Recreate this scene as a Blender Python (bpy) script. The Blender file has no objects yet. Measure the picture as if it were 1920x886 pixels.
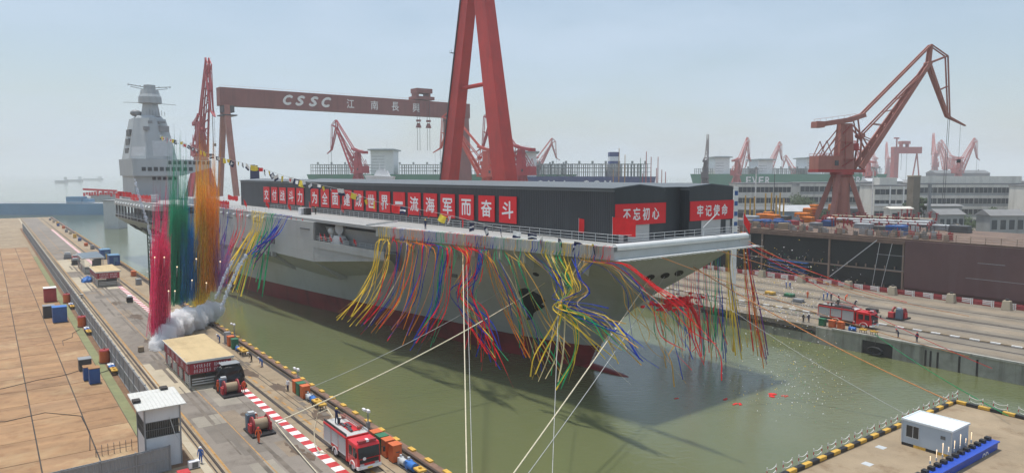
import bpy, math, random
from mathutils import Vector, Matrix
R = random.Random(7)
scn = bpy.context.scene
COL = scn.collection
# ---------------------------------------------------------------- camera
H, F = 32.2, 1340.0                      # height above the water, focal length in photograph pixels
TH = math.atan((443 - 325.5) / F)
cd = bpy.data.cameras.new('camera')
cam = bpy.data.objects.new('camera', cd)
COL.objects.link(cam)
cd.sensor_width = 36
cd.lens = 36 * F / 1920
cd.clip_start, cd.clip_end = 0.5, 40000
cam.location = (0, 0, H)
cam.rotation_euler = (math.pi / 2 - TH, 0, 0)
scn.camera = cam
# ---------------------------------------------------------------- sky, sun, exposure
SUN_EL, SUN_AZ = 76, -52                 # degrees; azimuth from +Y towards +X
w = bpy.data.worlds.new('World')
scn.world = w
w.use_nodes = True
nt = w.node_tree
nt.nodes.clear()
def wn(t, **k):
    n = nt.nodes.new(t)
    for a, b in k.items(): setattr(n, a, b)
    return n
sky = wn('ShaderNodeTexSky', sky_type='NISHITA', sun_disc=False)
sky.sun_elevation = math.radians(SUN_EL)
sky.sun_rotation = math.radians(SUN_AZ)
sky.air_density, sky.dust_density, sky.ozone_density = 1.4, 1.4, 2.6
tc = wn('ShaderNodeTexCoord')
mp = wn('ShaderNodeMapping')
mp.inputs['Scale'].default_value = (1.0, 1.0, 3.6)
nz = wn('ShaderNodeTexNoise')
nz.inputs['Scale'].default_value, nz.inputs['Detail'].default_value, nz.inputs['Roughness'].default_value = 2.6, 8, 0.55
rp = wn('ShaderNodeMapRange')
for i, v in zip((1, 2, 3, 4), (0.40, 0.70, 0.42, 0.92)): rp.inputs[i].default_value = v
mx = wn('ShaderNodeMixRGB')
mx.inputs[2].default_value = (5.0, 6.1, 7.4, 1)      # thin high cloud, in the sky's own units
bg = wn('ShaderNodeBackground')
bg.inputs['Strength'].default_value = 0.10
ow = wn('ShaderNodeOutputWorld')
L = nt.links.new
L(tc.outputs['Generated'], mp.inputs['Vector']); L(mp.outputs[0], nz.inputs['Vector'])
L(nz.outputs['Fac'], rp.inputs[0]); L(rp.outputs[0], mx.inputs[0]); L(sky.outputs[0], mx.inputs[1])
L(mx.outputs[0], bg.inputs['Color']); L(bg.outputs[0], ow.inputs['Surface'])
sd = bpy.data.lights.new('sun', 'SUN')
sd.energy, sd.angle, sd.color = 3.3, math.radians(3.0), (1.0, 0.955, 0.88)
sun = bpy.data.objects.new('sun', sd)
COL.objects.link(sun)
sun.rotation_euler = (math.radians(90 - SUN_EL), 0, math.radians(180 - SUN_AZ))
sun.location = (0, 0, 300)
vs = scn.view_settings
vs.view_transform, vs.look, vs.exposure, vs.gamma, vs.use_curve_mapping = "Standard", "None", 0.24, 1, False
cy = scn.cycles
cy.use_denoising = True
cy.max_bounces, cy.diffuse_bounces, cy.glossy_bounces, cy.transmission_bounces = 6, 3, 3, 3
cy.transparent_max_bounces, cy.volume_bounces = 64, 8
cy.caustics_reflective = cy.caustics_refractive = False
cy.volume_step_rate = 0.3
cy.use_adaptive_sampling = True
cy.adaptive_threshold = 0.02
# ---------------------------------------------------------------- where a ray of the camera meets a real plane
_c, _s = math.cos(TH), math.sin(TH)
def ray(px, py):
    y = (443 - py) / F
    return ((px - 960) / F, _c + y * _s, y * _c - _s)
def at(px, py, z):
    r = ray(px, py); k = (z - H) / r[2]
    return Vector((r[0] * k, r[1] * k, z))
def atY(px, py, Y):
    r = ray(px, py); k = Y / r[1]
    return Vector((r[0] * k, Y, H + r[2] * k))
# dock frame: v along the dock away from the camera, w across it (left positive); ship frame: s aft, t to starboard
Q, U, N = (-8.42, 69.56), (-.592, .806), (-.806, -.592)
B, A_, K_ = (25.49, 102.56), (-.625, .781), (-.781, -.625)
DR, SR = math.atan2(U[1], U[0]), math.atan2(A_[1], A_[0])
def D(v, w, z=3.2): return Vector((Q[0] + U[0] * v + N[0] * w, Q[1] + U[1] * v + N[1] * w, z))
def S(s, t, z): return Vector((B[0] + A_[0] * s + K_[0] * t, B[1] + A_[1] * s + K_[1] * t, z))
def dloc(p): return ((p[0] - Q[0]) * U[0] + (p[1] - Q[1]) * U[1], (p[0] - Q[0]) * N[0] + (p[1] - Q[1]) * N[1], p[2])
def sloc(p): return ((p[0] - B[0]) * A_[0] + (p[1] - B[1]) * A_[1], (p[0] - B[0]) * K_[0] + (p[1] - B[1]) * K_[1], p[2])
def on_t(px, py, t):                      # pixel -> ship coordinates on the plane t
    r = ray(px, py); k = (t + B[0] * K_[0] + B[1] * K_[1]) / (r[0] * K_[0] + r[1] * K_[1])
    return sloc((r[0] * k, r[1] * k, H + r[2] * k))
def on_s(px, py, s):
    r = ray(px, py); k = (s + B[0] * A_[0] + B[1] * A_[1]) / (r[0] * A_[0] + r[1] * A_[1])
    return sloc((r[0] * k, r[1] * k, H + r[2] * k))
def gd(px, py, z=3.2): return dloc(at(px, py, z))
# ---------------------------------------------------------------- mesh building
class MB:
    def __init__(s): s.v, s.f, s.m, s.sm = [], [], [], []
    def add(s, vs, fs, m=0, sm=False):
        o = len(s.v)
        s.v += [tuple(p) for p in vs]
        for f in fs:
            s.f.append(tuple(i + o for i in f)); s.m.append(m); s.sm.append(sm)
        return s
    def box(s, x0, x1, y0, y1, z0, z1, m=0):
        v = [(x, y, z) for z in (z0, z1) for y in (y0, y1) for x in (x0, x1)]
        return s.add(v, [(0, 2, 3, 1), (4, 5, 7, 6), (0, 1, 5, 4), (2, 6, 7, 3), (0, 4, 6, 2), (1, 3, 7, 5)], m)
    def frustum(s, x0, x1, y0, y1, z0, X0, X1, Y0, Y1, z1, m=0):
        v = [(x, y, z0) for y in (y0, y1) for x in (x0, x1)] + [(x, y, z1) for y in (Y0, Y1) for x in (X0, X1)]
        return s.add(v, [(0, 2, 3, 1), (4, 5, 7, 6), (0, 1, 5, 4), (2, 6, 7, 3), (0, 4, 6, 2), (1, 3, 7, 5)], m)
    def beam(s, p, q, wd, ht=None, m=0, wd2=None, ht2=None):
        p, q = Vector(p), Vector(q); ht = ht or wd; wd2 = wd2 or wd; ht2 = ht2 or ht
        d = (q - p).normalized()
        x = d.cross(Vector((0, 0, 1)))
        if x.length < 1e-3: x = Vector((1, 0, 0))
        x.normalize(); y = x.cross(d)
        v = [p + x * a * wd / 2 + y * b * ht / 2 for a, b in ((-1, -1), (1, -1), (1, 1), (-1, 1))] + [q + x * a * wd2 / 2 + y * b * ht2 / 2 for a, b in ((-1, -1), (1, -1), (1, 1), (-1, 1))]
        return s.add(v, [(3, 2, 1, 0), (4, 5, 6, 7), (0, 1, 5, 4), (1, 2, 6, 5), (2, 3, 7, 6), (3, 0, 4, 7)], m)
    def tube(s, p, q, r, r2=None, n=8, m=0, cap=True):
        p, q = Vector(p), Vector(q); r2 = r if r2 is None else r2
        d = (q - p).normalized()
        x = d.cross(Vector((0, 0, 1)))
        if x.length < 1e-3: x = Vector((1, 0, 0))
        x.normalize(); y = x.cross(d)
        c = [(math.cos(2 * math.pi * i / n), math.sin(2 * math.pi * i / n)) for i in range(n)]
        v = [p + (x * a + y * b) * r for a, b in c] + [q + (x * a + y * b) * r2 for a, b in c]
        s.add(v, [(i, (i + 1) % n, n + (i + 1) % n, n + i) for i in range(n)], m, n > 5)
        if cap: s.add(v, [tuple(range(n))[::-1], tuple(range(n, 2 * n))], m)
        return s
    def path(s, pts, r, n=6, m=0):
        pts = [Vector(p) for p in pts]; rings = []
        for i, p in enumerate(pts):
            d = (pts[min(i + 1, len(pts) - 1)] - pts[max(i - 1, 0)]).normalized()
            x = d.cross(Vector((0, 0, 1)))
            if x.length < 1e-3: x = Vector((1, 0, 0))
            x.normalize(); y = x.cross(d)
            rr = r[i] if isinstance(r, (list, tuple)) else r
            rings.append([p + (x * math.cos(2 * math.pi * k / n) + y * math.sin(2 * math.pi * k / n)) * rr for k in range(n)])
        return s.loft(rings, True, m, True)
    def loft(s, rings, closed=True, m=0, sm=False, cap=True):
        n = len(rings[0]); v = [p for r in rings for p in r]; f = []
        for j in range(len(rings) - 1):
            for i in range(n if closed else n - 1):
                k = (i + 1) % n
                f.append((j * n + i, j * n + k, (j + 1) * n + k, (j + 1) * n + i))
        s.add(v, f, m, sm)
        if closed and cap: s.add(rings[0], [tuple(range(n))[::-1]], m); s.add(rings[-1], [tuple(range(n))], m)
        return s
    def prism(s, poly, z0, z1, m=0):
        n = len(poly)
        v = [(x, y, z0) for x, y in poly] + [(x, y, z1) for x, y in poly]
        return s.add(v, [tuple(range(n))[::-1], tuple(range(n, 2 * n))] + [(i, (i + 1) % n, n + (i + 1) % n, n + i) for i in range(n)], m)
    def ext(s, poly, axis, a, b, m=0):     # polygon in the plane across `axis`, swept from a to b
        f = (lambda p, k: (k, p[0], p[1])) if axis == 'x' else (lambda p, k: (p[0], k, p[1]))
        n = len(poly)
        v = [f(p, a) for p in poly] + [f(p, b) for p in poly]
        return s.add(v, [tuple(range(n))[::-1], tuple(range(n, 2 * n))] + [(i, (i + 1) % n, n + (i + 1) % n, n + i) for i in range(n)], m)
    def ball(s, c, r, sc=(1, 1, 1), n=10, m=0):
        k = max(4, n // 2); rings = []
        for j in range(k + 1):
            a = math.pi * j / k
            rings.append([(c[0] + r * sc[0] * math.sin(a) * math.cos(2 * math.pi * i / n), c[1] + r * sc[1] * math.sin(a) * math.sin(2 * math.pi * i / n), c[2] - r * sc[2] * math.cos(a)) for i in range(n)])
        return s.loft(rings, True, m, True, False)
    def quad(s, a, b, c, d, m=0): return s.add([a, b, c, d], [(0, 1, 2, 3)], m)
    def build(s, name, mats, parent=None, bevel=0, fix=True):
        me = bpy.data.meshes.new(name)
        me.from_pydata(s.v, [], s.f)
        mats = mats if isinstance(mats, (list, tuple)) else [mats]
        for x in mats: me.materials.append(x)
        me.polygons.foreach_set('material_index', s.m)
        me.polygons.foreach_set('use_smooth', s.sm)
        me.update()
        o = bpy.data.objects.new(name, me)
        COL.objects.link(o)
        if parent: o.parent = parent
        if bevel:
            b = o.modifiers.new('bevel', 'BEVEL'); b.width = bevel; b.segments = 2; b.limit_method = 'ANGLE'
        return o
def tag(o, label=None, cat=None, group=None, kind=None):
    if label: o['label'] = label
    if cat: o['category'] = cat
    if group: o['group'] = group
    if kind: o['kind'] = kind
    return o
def thing(name, label, cat, loc=(0, 0, 0), rz=0, group=None, sc=1):
    o = bpy.data.objects.new(name, None)
    COL.objects.link(o)
    o.location = loc; o.rotation_euler = (0, 0, rz); o.scale = (sc, sc, sc)
    o.empty_display_size = 0.3
    return tag(o, label, cat, group)
def kids(o): return [c for c in COL.objects if c.parent == o]
def dup(o, loc=None, rz=None, label=None, group=None, sc=None, parent=None, tree=None):
    if tree is None:
        tree = {}
        for c in COL.objects:
            if c.parent: tree.setdefault(c.parent.name, []).append(c)
    c = o.copy(); COL.objects.link(c)
    if parent is not None: c.parent = parent
    if loc is not None: c.location = loc
    if rz is not None: c.rotation_euler = (0, 0, rz)
    if sc is not None: c.scale = (sc, sc, sc) if not isinstance(sc, tuple) else sc
    if label: c['label'] = label
    if group: c['group'] = group
    for ch in tree.get(o.name, []): dup(ch, parent=c, tree=tree)
    return c
# ---------------------------------------------------------------- materials
MATS = {}
def lin(h):                                # '#rrggbb' -> linear
    return tuple(((int(h[i:i + 2], 16) / 255 + .055) / 1.055) ** 2.4 if int(h[i:i + 2], 16) > 10 else int(h[i:i + 2], 16) / 255 / 12.92 for i in (1, 3, 5))
def mat(name, col, rough=.6, var=.18, scale=1.0, metal=0, bump=0, streak=None, stretch=None, spots=None, spec=.4, coord='Object'):
    if name in MATS: return MATS[name]
    m = bpy.data.materials.new(name); m.use_nodes = True
    t = m.node_tree; b = t.nodes['Principled BSDF']; l = t.links.new
    if isinstance(col, str): col = lin(col)
    b.inputs['Roughness'].default_value = rough; b.inputs['Metallic'].default_value = metal
    b.inputs['Specular IOR Level'].default_value = spec
    tcn = t.nodes.new('ShaderNodeTexCoord'); src = tcn.outputs[coord]
    def noise(sc, det=6, ro=.6, st=None):
        n = t.nodes.new('ShaderNodeTexNoise'); n.inputs['Scale'].default_value = sc; n.inputs['Detail'].default_value = det; n.inputs['Roughness'].default_value = ro
        if st:
            mpn = t.nodes.new('ShaderNodeMapping'); mpn.inputs['Scale'].default_value = st
            l(src, mpn.inputs['Vector']); l(mpn.outputs[0], n.inputs['Vector'])
        else: l(src, n.inputs['Vector'])
        return n
    n1 = noise(scale, 8, .65, stretch)
    r = t.nodes.new('ShaderNodeMapRange')
    for i, v in zip((1, 2, 3, 4), (.3, .7, 1 - var, 1 + var)): r.inputs[i].default_value = v
    l(n1.outputs['Fac'], r.inputs[0])
    mul = t.nodes.new('ShaderNodeVectorMath'); mul.operation = 'SCALE'
    mul.inputs[0].default_value = col[:3]
    l(r.outputs[0], mul.inputs['Scale']); out = mul.outputs[0]
    def over(out, n, lo, hi, c2, amt):
        q = t.nodes.new('ShaderNodeMapRange')
        for i, v in zip((1, 2, 3, 4), (lo, hi, 0, amt)): q.inputs[i].default_value = v
        l(n.outputs['Fac'], q.inputs[0])
        x = t.nodes.new('ShaderNodeMixRGB'); x.inputs[2].default_value = (*c2, 1)
        l(q.outputs[0], x.inputs[0]); l(out, x.inputs[1]); return x.outputs[0]
    if streak: out = over(out, noise(streak[1], 5, .6, (1, 1, .08)), .5, .75, lin(streak[0]), streak[2])
    if spots: out = over(out, noise(spots[1], 6, .7), .52, .68, lin(spots[0]), spots[2])
    l(out, b.inputs['Base Color'])
    if bump:
        bp = t.nodes.new('ShaderNodeBump'); bp.inputs['Strength'].default_value = bump; bp.inputs['Distance'].default_value = .05
        n2 = noise(scale * 6, 4); l(n2.outputs['Fac'], bp.inputs['Height']); l(bp.outputs[0], b.inputs['Normal'])
    MATS[name] = m
    return m
def plated(m, w_=9.0, h_=2.6, amt=.16):       # welded plating: faint seams and plate-to-plate tone on a ship side (object x, z)
    t = m.node_tree; b = t.nodes['Principled BSDF']; l = t.links.new
    src = b.inputs['Base Color'].links[0].from_socket
    tcn = t.nodes.new('ShaderNodeTexCoord'); sp = t.nodes.new('ShaderNodeSeparateXYZ'); cb = t.nodes.new('ShaderNodeCombineXYZ')
    l(tcn.outputs['Object'], sp.inputs[0]); l(sp.outputs['X'], cb.inputs['X']); l(sp.outputs['Z'], cb.inputs['Y'])
    br = t.nodes.new('ShaderNodeTexBrick'); br.inputs['Scale'].default_value = 1; br.inputs['Brick Width'].default_value = w_; br.inputs['Row Height'].default_value = h_
    br.inputs['Mortar Size'].default_value = .035; br.inputs['Mortar Smooth'].default_value = .6; br.inputs['Color1'].default_value = (1, 1, 1, 1); br.inputs['Color2'].default_value = (1 - amt * .55,) * 3 + (1,); br.inputs['Mortar'].default_value = (1 - amt,) * 3 + (1,)
    l(cb.outputs[0], br.inputs['Vector'])
    mu = t.nodes.new('ShaderNodeMixRGB'); mu.blend_type = 'MULTIPLY'; mu.inputs[0].default_value = 1
    l(src, mu.inputs[1]); l(br.outputs['Color'], mu.inputs[2]); l(mu.outputs[0], b.inputs['Base Color'])
def ribbed(m, axis, period, depth=.04):    # corrugated sheet: a real bump along one object axis
    t = m.node_tree; b = t.nodes['Principled BSDF']; l = t.links.new
    tcn = t.nodes.new('ShaderNodeTexCoord'); wv = t.nodes.new('ShaderNodeTexWave'); wv.wave_profile = 'SIN'
    wv.bands_direction = axis; wv.inputs['Scale'].default_value = math.pi / (10 * period)
    bp = t.nodes.new('ShaderNodeBump'); bp.inputs['Distance'].default_value = depth; bp.inputs['Strength'].default_value = .9
    l(tcn.outputs['Object'], wv.inputs['Vector']); l(wv.outputs['Fac'], bp.inputs['Height']); l(bp.outputs[0], b.inputs['Normal'])
    return m
def text(txt, size, bold=0.0, shear=0):    # lettering as 2-D mesh: (verts xy centred, faces)
    c = bpy.data.curves.new('t', 'FONT'); c.body = txt; c.size = size; c.align_x = 'CENTER'; c.align_y = 'CENTER'
    c.offset = bold; c.shear = shear; c.resolution_u = 3
    o = bpy.data.objects.new('t', c); COL.objects.link(o)
    dg = bpy.context.evaluated_depsgraph_get()
    me = bpy.data.meshes.new_from_object(o.evaluated_get(dg))
    v = [tuple(p.co) for p in me.vertices]; f = [tuple(p.vertices) for p in me.polygons]
    bpy.data.objects.remove(o); bpy.data.curves.remove(c); bpy.data.meshes.remove(me)
    return v, f
def lettering(mb, txt, size, org, ex, ey, m=0, bold=0., shear=0, fit=None):
    v, f = text(txt, size, 0, shear)
    if not v: return mb
    xs = [p[0] for p in v]; ys = [p[1] for p in v]; cx, cy_ = (min(xs) + max(xs)) / 2, (min(ys) + max(ys)) / 2
    kx = ky = 1
    if fit: kx = fit[0] / (max(xs) - min(xs)); ky = fit[1] / (max(ys) - min(ys))
    org, ex, ey = Vector(org), Vector(ex), Vector(ey)
    nrm = ex.cross(ey)
    for i, (dx, dy) in enumerate(((bold, 0), (-bold, 0), (0, bold), (0, -bold)) if bold else ()):      # heavier strokes: the same glyph again, shifted and a little deeper
        mb.add([org - nrm * .004 * (i + 1) + ex * ((p[0] - cx) * kx + dx) + ey * ((p[1] - cy_) * ky + dy) for p in v], f, m)
    return mb.add([org + ex * (p[0] - cx) * kx + ey * (p[1] - cy_) * ky for p in v], f, m)
# ================================================================ materials used all over
PI = math.pi
def M(n): return MATS[n]
mat('concrete', (.20, .172, .135), .85, .22, .12, bump=.25, spots=('#5d5143', .35, .5))
mat('tan_concrete', (.30, .23, .15), .85, .22, .18, bump=.2, spots=('#6a5238', .4, .6))
mat('pale_concrete', (.44, .38, .28), .85, .14, .2, spots=('#7d6a52', .5, .35))
mat('road', (.215, .185, .155), .85, .2, .1, bump=.2, spots=('#4d4238', .22, .55))
mat('quay_wall', (.36, .35, .31), .85, .2, .3, streak=('#4a463c', .9, .7), spots=('#6b6a5c', .5, .4))
mat('dark_groove', (.045, .038, .034), .8, .3, .8)
mat('rail_steel', (.10, .075, .06), .5, .3, .6, metal=.6)
mat('brown_pipe', (.20, .115, .075), .6, .3, .6, spots=('#3a2a20', .9, .7))
mat('yellow_paint', (.62, .37, .06), .6, .2, 1.5, spots=('#5d4a2a', 2.5, .5))
mat('faded_orange', (.42, .23, .07), .8, .25, .7, spots=('#6a5440', 1.0, .8))
mat('white_paint', (.78, .77, .74), .55, .1, 1.0, spots=('#8d8578', 1.6, .35))
mat('red_paint', (.50, .035, .04), .55, .15, 1.0, spots=('#6d2a28', 1.5, .4))
mat('dull_red_paint', (.34, .04, .045), .6, .2, .8, spots=('#8a5550', 1.2, .4))
mat('black', (.018, .018, .02), .5, .2, 1)
mat('dark_steel', (.06, .062, .066), .55, .25, .8)
mat('mid_grey', (.25, .26, .27), .55, .15, .6)
mat('light_grey', (.48, .50, .51), .5, .1, .6)
mat('glass', (.02, .025, .03), .12, .2, .5, spec=.6)
mat('blue_paint', (.03, .10, .30), .5, .2, .8, spots=('#30405c', 1.5, .4))
mat('bright_blue', (.035, .16, .48), .5, .2, .9)
mat('green_paint', (.03, .16, .08), .6, .2, .9)
mat('orange_paint', (.62, .14, .04), .55, .18, .8, spots=('#7d3c22', 1.6, .4))
mat('hi_vis', (.75, .12, .03), .7, .15, 4)
mat('navy', (.012, .02, .07), .7, .2, 4)
mat('work_blue', (.03, .12, .40), .7, .2, 4)
mat('skin', (.42, .24, .16), .6, .1, 6)
mat('helmet_yellow', (.75, .55, .06), .35, .05, 4)
mat('helmet_white', (.78, .78, .76), .35, .05, 4)
mat('helmet_red', (.6, .05, .04), .35, .05, 4)
mat('rubber', (.022, .022, .022), .8, .2, 3)
mat('rope_pale', (.62, .55, .40), .8, .15, 3)
mat('rope_grey', (.42, .42, .41), .8, .15, 3)
mat('rope_orange', (.62, .24, .08), .7, .15, 2)
mat('rope_coil', (.33, .25, .16), .85, .3, 9, stretch=(1, 12, 1))
mat('flag_red', (.72, .015, .018), .7, .12, .8)
mat('crane_red', (.52, .035, .025), .55, .12, .15, streak=('#8f3a30', .5, .45))
mat('crane_brown', (.235, .075, .06), .6, .15, .12, streak=('#52302a', .4, .5))
mat('crane_dull', (.36, .14, .105), .6, .16, .2, streak=('#6b3a30', .6, .5))
mat('crane_pink', (.42, .10, .085), .6, .14, .2)
mat('cable', (.12, .11, .11), .5, .1, 1)
# ================================================================ water and ground
def water_mat():
    m = bpy.data.materials.new('dock_water'); m.use_nodes = True
    t = m.node_tree; b = t.nodes['Principled BSDF']; l = t.links.new
    tcn = t.nodes.new('ShaderNodeTexCoord')
    n0 = t.nodes.new('ShaderNodeTexNoise'); n0.inputs['Scale'].default_value = .035; n0.inputs['Detail'].default_value = 7; n0.inputs['Distortion'].default_value = .8
    cr = t.nodes.new('ShaderNodeMixRGB'); cr.inputs[1].default_value = (.098, .117, .047, 1); cr.inputs[2].default_value = (.135, .145, .070, 1)
    l(tcn.outputs['Object'], n0.inputs['Vector']); l(n0.outputs['Fac'], cr.inputs[0]); l(cr.outputs[0], b.inputs['Base Color'])
    b.inputs['Roughness'].default_value = .07; b.inputs['Specular IOR Level'].default_value = .42
    n1 = t.nodes.new('ShaderNodeTexNoise'); n1.inputs['Scale'].default_value = .9; n1.inputs['Detail'].default_value = 6; n1.inputs['Roughness'].default_value = .62
    n2 = t.nodes.new('ShaderNodeTexNoise'); n2.inputs['Scale'].default_value = .14; n2.inputs['Detail'].default_value = 3
    mp_ = t.nodes.new('ShaderNodeMapping'); mp_.inputs['Scale'].default_value = (1, 1.7, 1)
    l(tcn.outputs['Object'], mp_.inputs['Vector']); l(mp_.outputs[0], n1.inputs['Vector']); l(tcn.outputs['Object'], n2.inputs['Vector'])
    ad = t.nodes.new('ShaderNodeMath'); ad.operation = 'ADD'
    l(n1.outputs['Fac'], ad.inputs[0]); l(n2.outputs['Fac'], ad.inputs[1])
    bp = t.nodes.new('ShaderNodeBump'); bp.inputs['Strength'].default_value = .34; bp.inputs['Distance'].default_value = .16
    l(ad.outputs[0], bp.inputs['Height']); l(bp.outputs[0], b.inputs['Normal'])
    return m
mb = MB(); G = 12000
mb.quad((-G, -400, 0), (G, -400, 0), (G, G, 0), (-G, G, 0))
tag(mb.build('water', water_mat()), kind='structure')
FAR = 510                                  # where the left quay ends and the river begins
def dock_obj(name, mb, mats, label=None, cat=None, kind=None, group=None, bevel=0):
    o = mb.build(name, mats, None, bevel)
    o.location = (Q[0], Q[1], 0); o.rotation_euler = (0, 0, DR)
    return tag(o, label, cat, group, kind)
# left quay, in dock coordinates
mb = MB(); mb.box(-160, FAR, 0, 420, -4, 3.2)
dock_obj('quay', mb, M('tan_concrete'), kind='structure')
mb = MB(); mb.box(-60, FAR - 6, 8.3, 16.5, 3.204, 3.205); dock_obj('road', mb, M('road'), kind='structure')
mb = MB()
for v0, v1, w0, w1 in ((39.5, 46.2, 8.4, 16.9), (46.2, 58.5, 13.5, 16.9), (143, 172, 8.4, 16.6), (186, 222, 8.4, 16.6)): mb.box(v0, v1, w0, w1, 3.207, 3.209)
dock_obj('pavement_pads', mb, M('pale_concrete'), kind='structure')
mb = MB(); mb.box(-60, 400, 16.55, 16.75, 3.208, 3.21); mb.box(-60, 400, 12.9, 13.02, 3.208, 3.21)
for i in range(150):
    v = -40 + i * 2.9
    mb.box(v, v + R.uniform(1.2, 2.4), 5.2, 5.5, 3.208, 3.21)
dock_obj('painted_lines', mb, M('faded_orange'), kind='structure')
mw, mr = MB(), MB()
for i in range(-12, 155):
    v = 36.4 - 1.2 + i * 2.4253 - 2.4253 * 12
    (mw).box(v, v + 1.2, 7.25, 8.3, 3.208, 3.211); (mr).box(v + 1.2, v + 2.4253, 7.25, 8.3, 3.208, 3.211)
dock_obj('road_stripes_white', mw, M('white_paint'), kind='structure'); dock_obj('road_stripes_red', mr, M('red_paint'), kind='structure')
mb = MB()
for w0, wd in ((6.2, .45), (17.15, .28), (17.65, .14), (1.05, .5)): mb.box(-60, FAR - 10, w0 - wd / 2, w0 + wd / 2, 3.206, 3.212)
for w0 in (4.4, 3.7): mb.box(-20, 60, w0 - .05, w0 + .05, 3.206, 3.212)
dock_obj('rail_grooves', mb, M('dark_groove'), kind='structure')
mb = MB()
for w0 in (6.2, 17.15): mb.box(-60, FAR - 10, w0 - .05, w0 + .05, 3.206, 3.25)
dock_obj('crane_rails', mb, M('rail_steel'), kind='structure')
mb = MB(); mb.box(-60, FAR - 10, 17.9, 18.7, 3.204, 3.26)
dock_obj('rail_kerb', mb, M('pale_concrete'), kind='structure')
# yard of brown steel plates, its green path and the dirt by the wall
mb = MB(); mb.box(-2, 280, 22.3, 121, 3.2035, 3.2045); dock_obj('yard_ground', mb, M('dark_groove'), kind='structure')
mb = MB()
for i in range(-3, 36):
    for j, (w0, w1) in enumerate(((22.35, 26.45), (26.5, 31.4), (31.45, 38), (38.05, 46), (46.05, 60), (60.05, 120))):
        v = 16.7 + i * 7.3 + (j % 2) * .12
        mb.box(v, v + 7.2, w0 + .02, w1 - .06, 3.206, 3.225 + R.uniform(0, .012), R.choice((0, 0, 1, 2)))
mat('brown_plate', (.31, .178, .085), .75, .3, .5, stretch=(.9, .25, 1), spots=('#a58a66', .16, .75), streak=('#6a4022', .7, .45), bump=.15)
mat('brown_plate_worn', (.325, .192, .097), .75, .28, .4, stretch=(.9, .25, 1), spots=('#b39a75', .2, .8), streak=('#6a4022', .6, .4)); mat('brown_plate_dark', (.285, .16, .076), .75, .3, .45, stretch=(.9, .25, 1), spots=('#94785a', .2, .7), streak=('#54331c', .6, .5))
dock_obj('steel_plate_yard', mb, [M('brown_plate'), M('brown_plate_worn'), M('brown_plate_dark')], kind='structure')
mb = MB(); mb.box(21.5, 240, 21.15, 22.3, 3.207, 3.21); mb.box(19.6, 21.6, 20.9, 26, 3.207, 3.212)
mat('green_floor', (.205, .215, .105), .85, .2, .5, spots=('#7c6f50', .8, .6)); dock_obj('green_path', mb, M('green_floor'), kind='structure')
mb = MB(); mb.box(14, 400, 19.0, 21.15, 3.203, 3.206)
mat('rust_dirt', (.185, .105, .06), .95, .3, .9, bump=.5, spots=('#8f7350', 1.2, .5)); dock_obj('dirt_ground', mb, M('rust_dirt'), kind='structure')
# worn patches and stains on the quay
mb = MB()
for v, w_, r in ((11.5, 9.4, 1.6), (9, 8.9, 1.2), (13.6, 9.6, .7), (26, 10.5, 1.1), (61, 9.5, 2.2), (44, 4.8, 2.5), (35, 3.6, 2.2), (52, 4.4, 1.8), (20, 3.3, 2.0), (75, 13, 2.0), (100, 11, 3), (120, 12, 2.5)):
    n = 14; mb.add([(v + math.cos(2 * PI * i / n) * r * R.uniform(.6, 1.5), w_ + math.sin(2 * PI * i / n) * r * .4 * R.uniform(.6, 1.3), 3.2125) for i in range(n)], [tuple(range(n))])
mat('oil_stain', (.105, .07, .045), .7, .35, 1.2); dock_obj('ground_stains', mb, M('oil_stain'), kind='structure')
mat('orange_dirt_ground', (.33, .18, .08), .9, .3, .8)
mb = MB()
for k in range(34):
    v = R.uniform(-20, 260); w_ = R.uniform(8.6, 13.5); l_, d_ = R.uniform(2, 9), R.uniform(1.2, 3.6); mb.box(v, v + l_, w_, min(16.3, w_ + d_), 3.2055, 3.2062 + .0002 * k, k % 3)
dock_obj('road_patches', mb, [mat('patch_dark', (.165, .142, .118), .85, .2, .3), mat('patch_light', (.265, .235, .19), .85, .2, .3), mat('patch_brown', (.225, .175, .125), .85, .25, .3)], kind='structure')
mb = MB()
for w_ in (9.2, 10.9, 11.6, 13.4, 14.3):
    for k in range(12):
        v = R.uniform(-30, 200); mb.box(v, v + R.uniform(8, 30), w_ + R.uniform(-.2, .2), w_ + R.uniform(.25, .4), 3.2135, 3.214 + .0001 * k)
for k in range(26):
    v, w_ = R.uniform(-10, 130), R.uniform(1.9, 4.9); mb.box(v, v + R.uniform(.6, 3), w_, w_ + R.uniform(.15, .9), 3.2135, 3.2142 + .0001 * k)
dock_obj('tyre_marks', mb, mat('tyre_mark', (.15, .125, .1), .85, .35, .5), kind='structure')
# edge kerb
mb = MB(); mb.box(-60, FAR - 3, -.28, .45, 3.2, 3.5); dock_obj('edge_kerb', mb, M('brown_pipe'), kind='structure')
mb = MB(); mb.box(-60, 300, -.32, .5, 2.2, 2.5); mb.tube((-60, .62, 3.44), (FAR - 5, .62, 3.44), .13, n=8); dock_obj('edge_pipe_kerb', mb, M('rail_steel'), kind='structure')
mb = MB(); mb.box(-.55, .55, -.33, .16, 3.46, 3.66)
yb = dock_obj('edge_bumper', mb, M('yellow_paint'), 'yellow painted bumper block on the brown kerb of the left quay edge', 'bumper', group='yellow bumper blocks along the left quay edge', bevel=.04)
for i in range(-4, 100):
    o = yb if i == -4 else yb.copy()
    if i > -4: COL.objects.link(o)
    o.location = D(.0 + i * 3.56, 0, 0)
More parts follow.
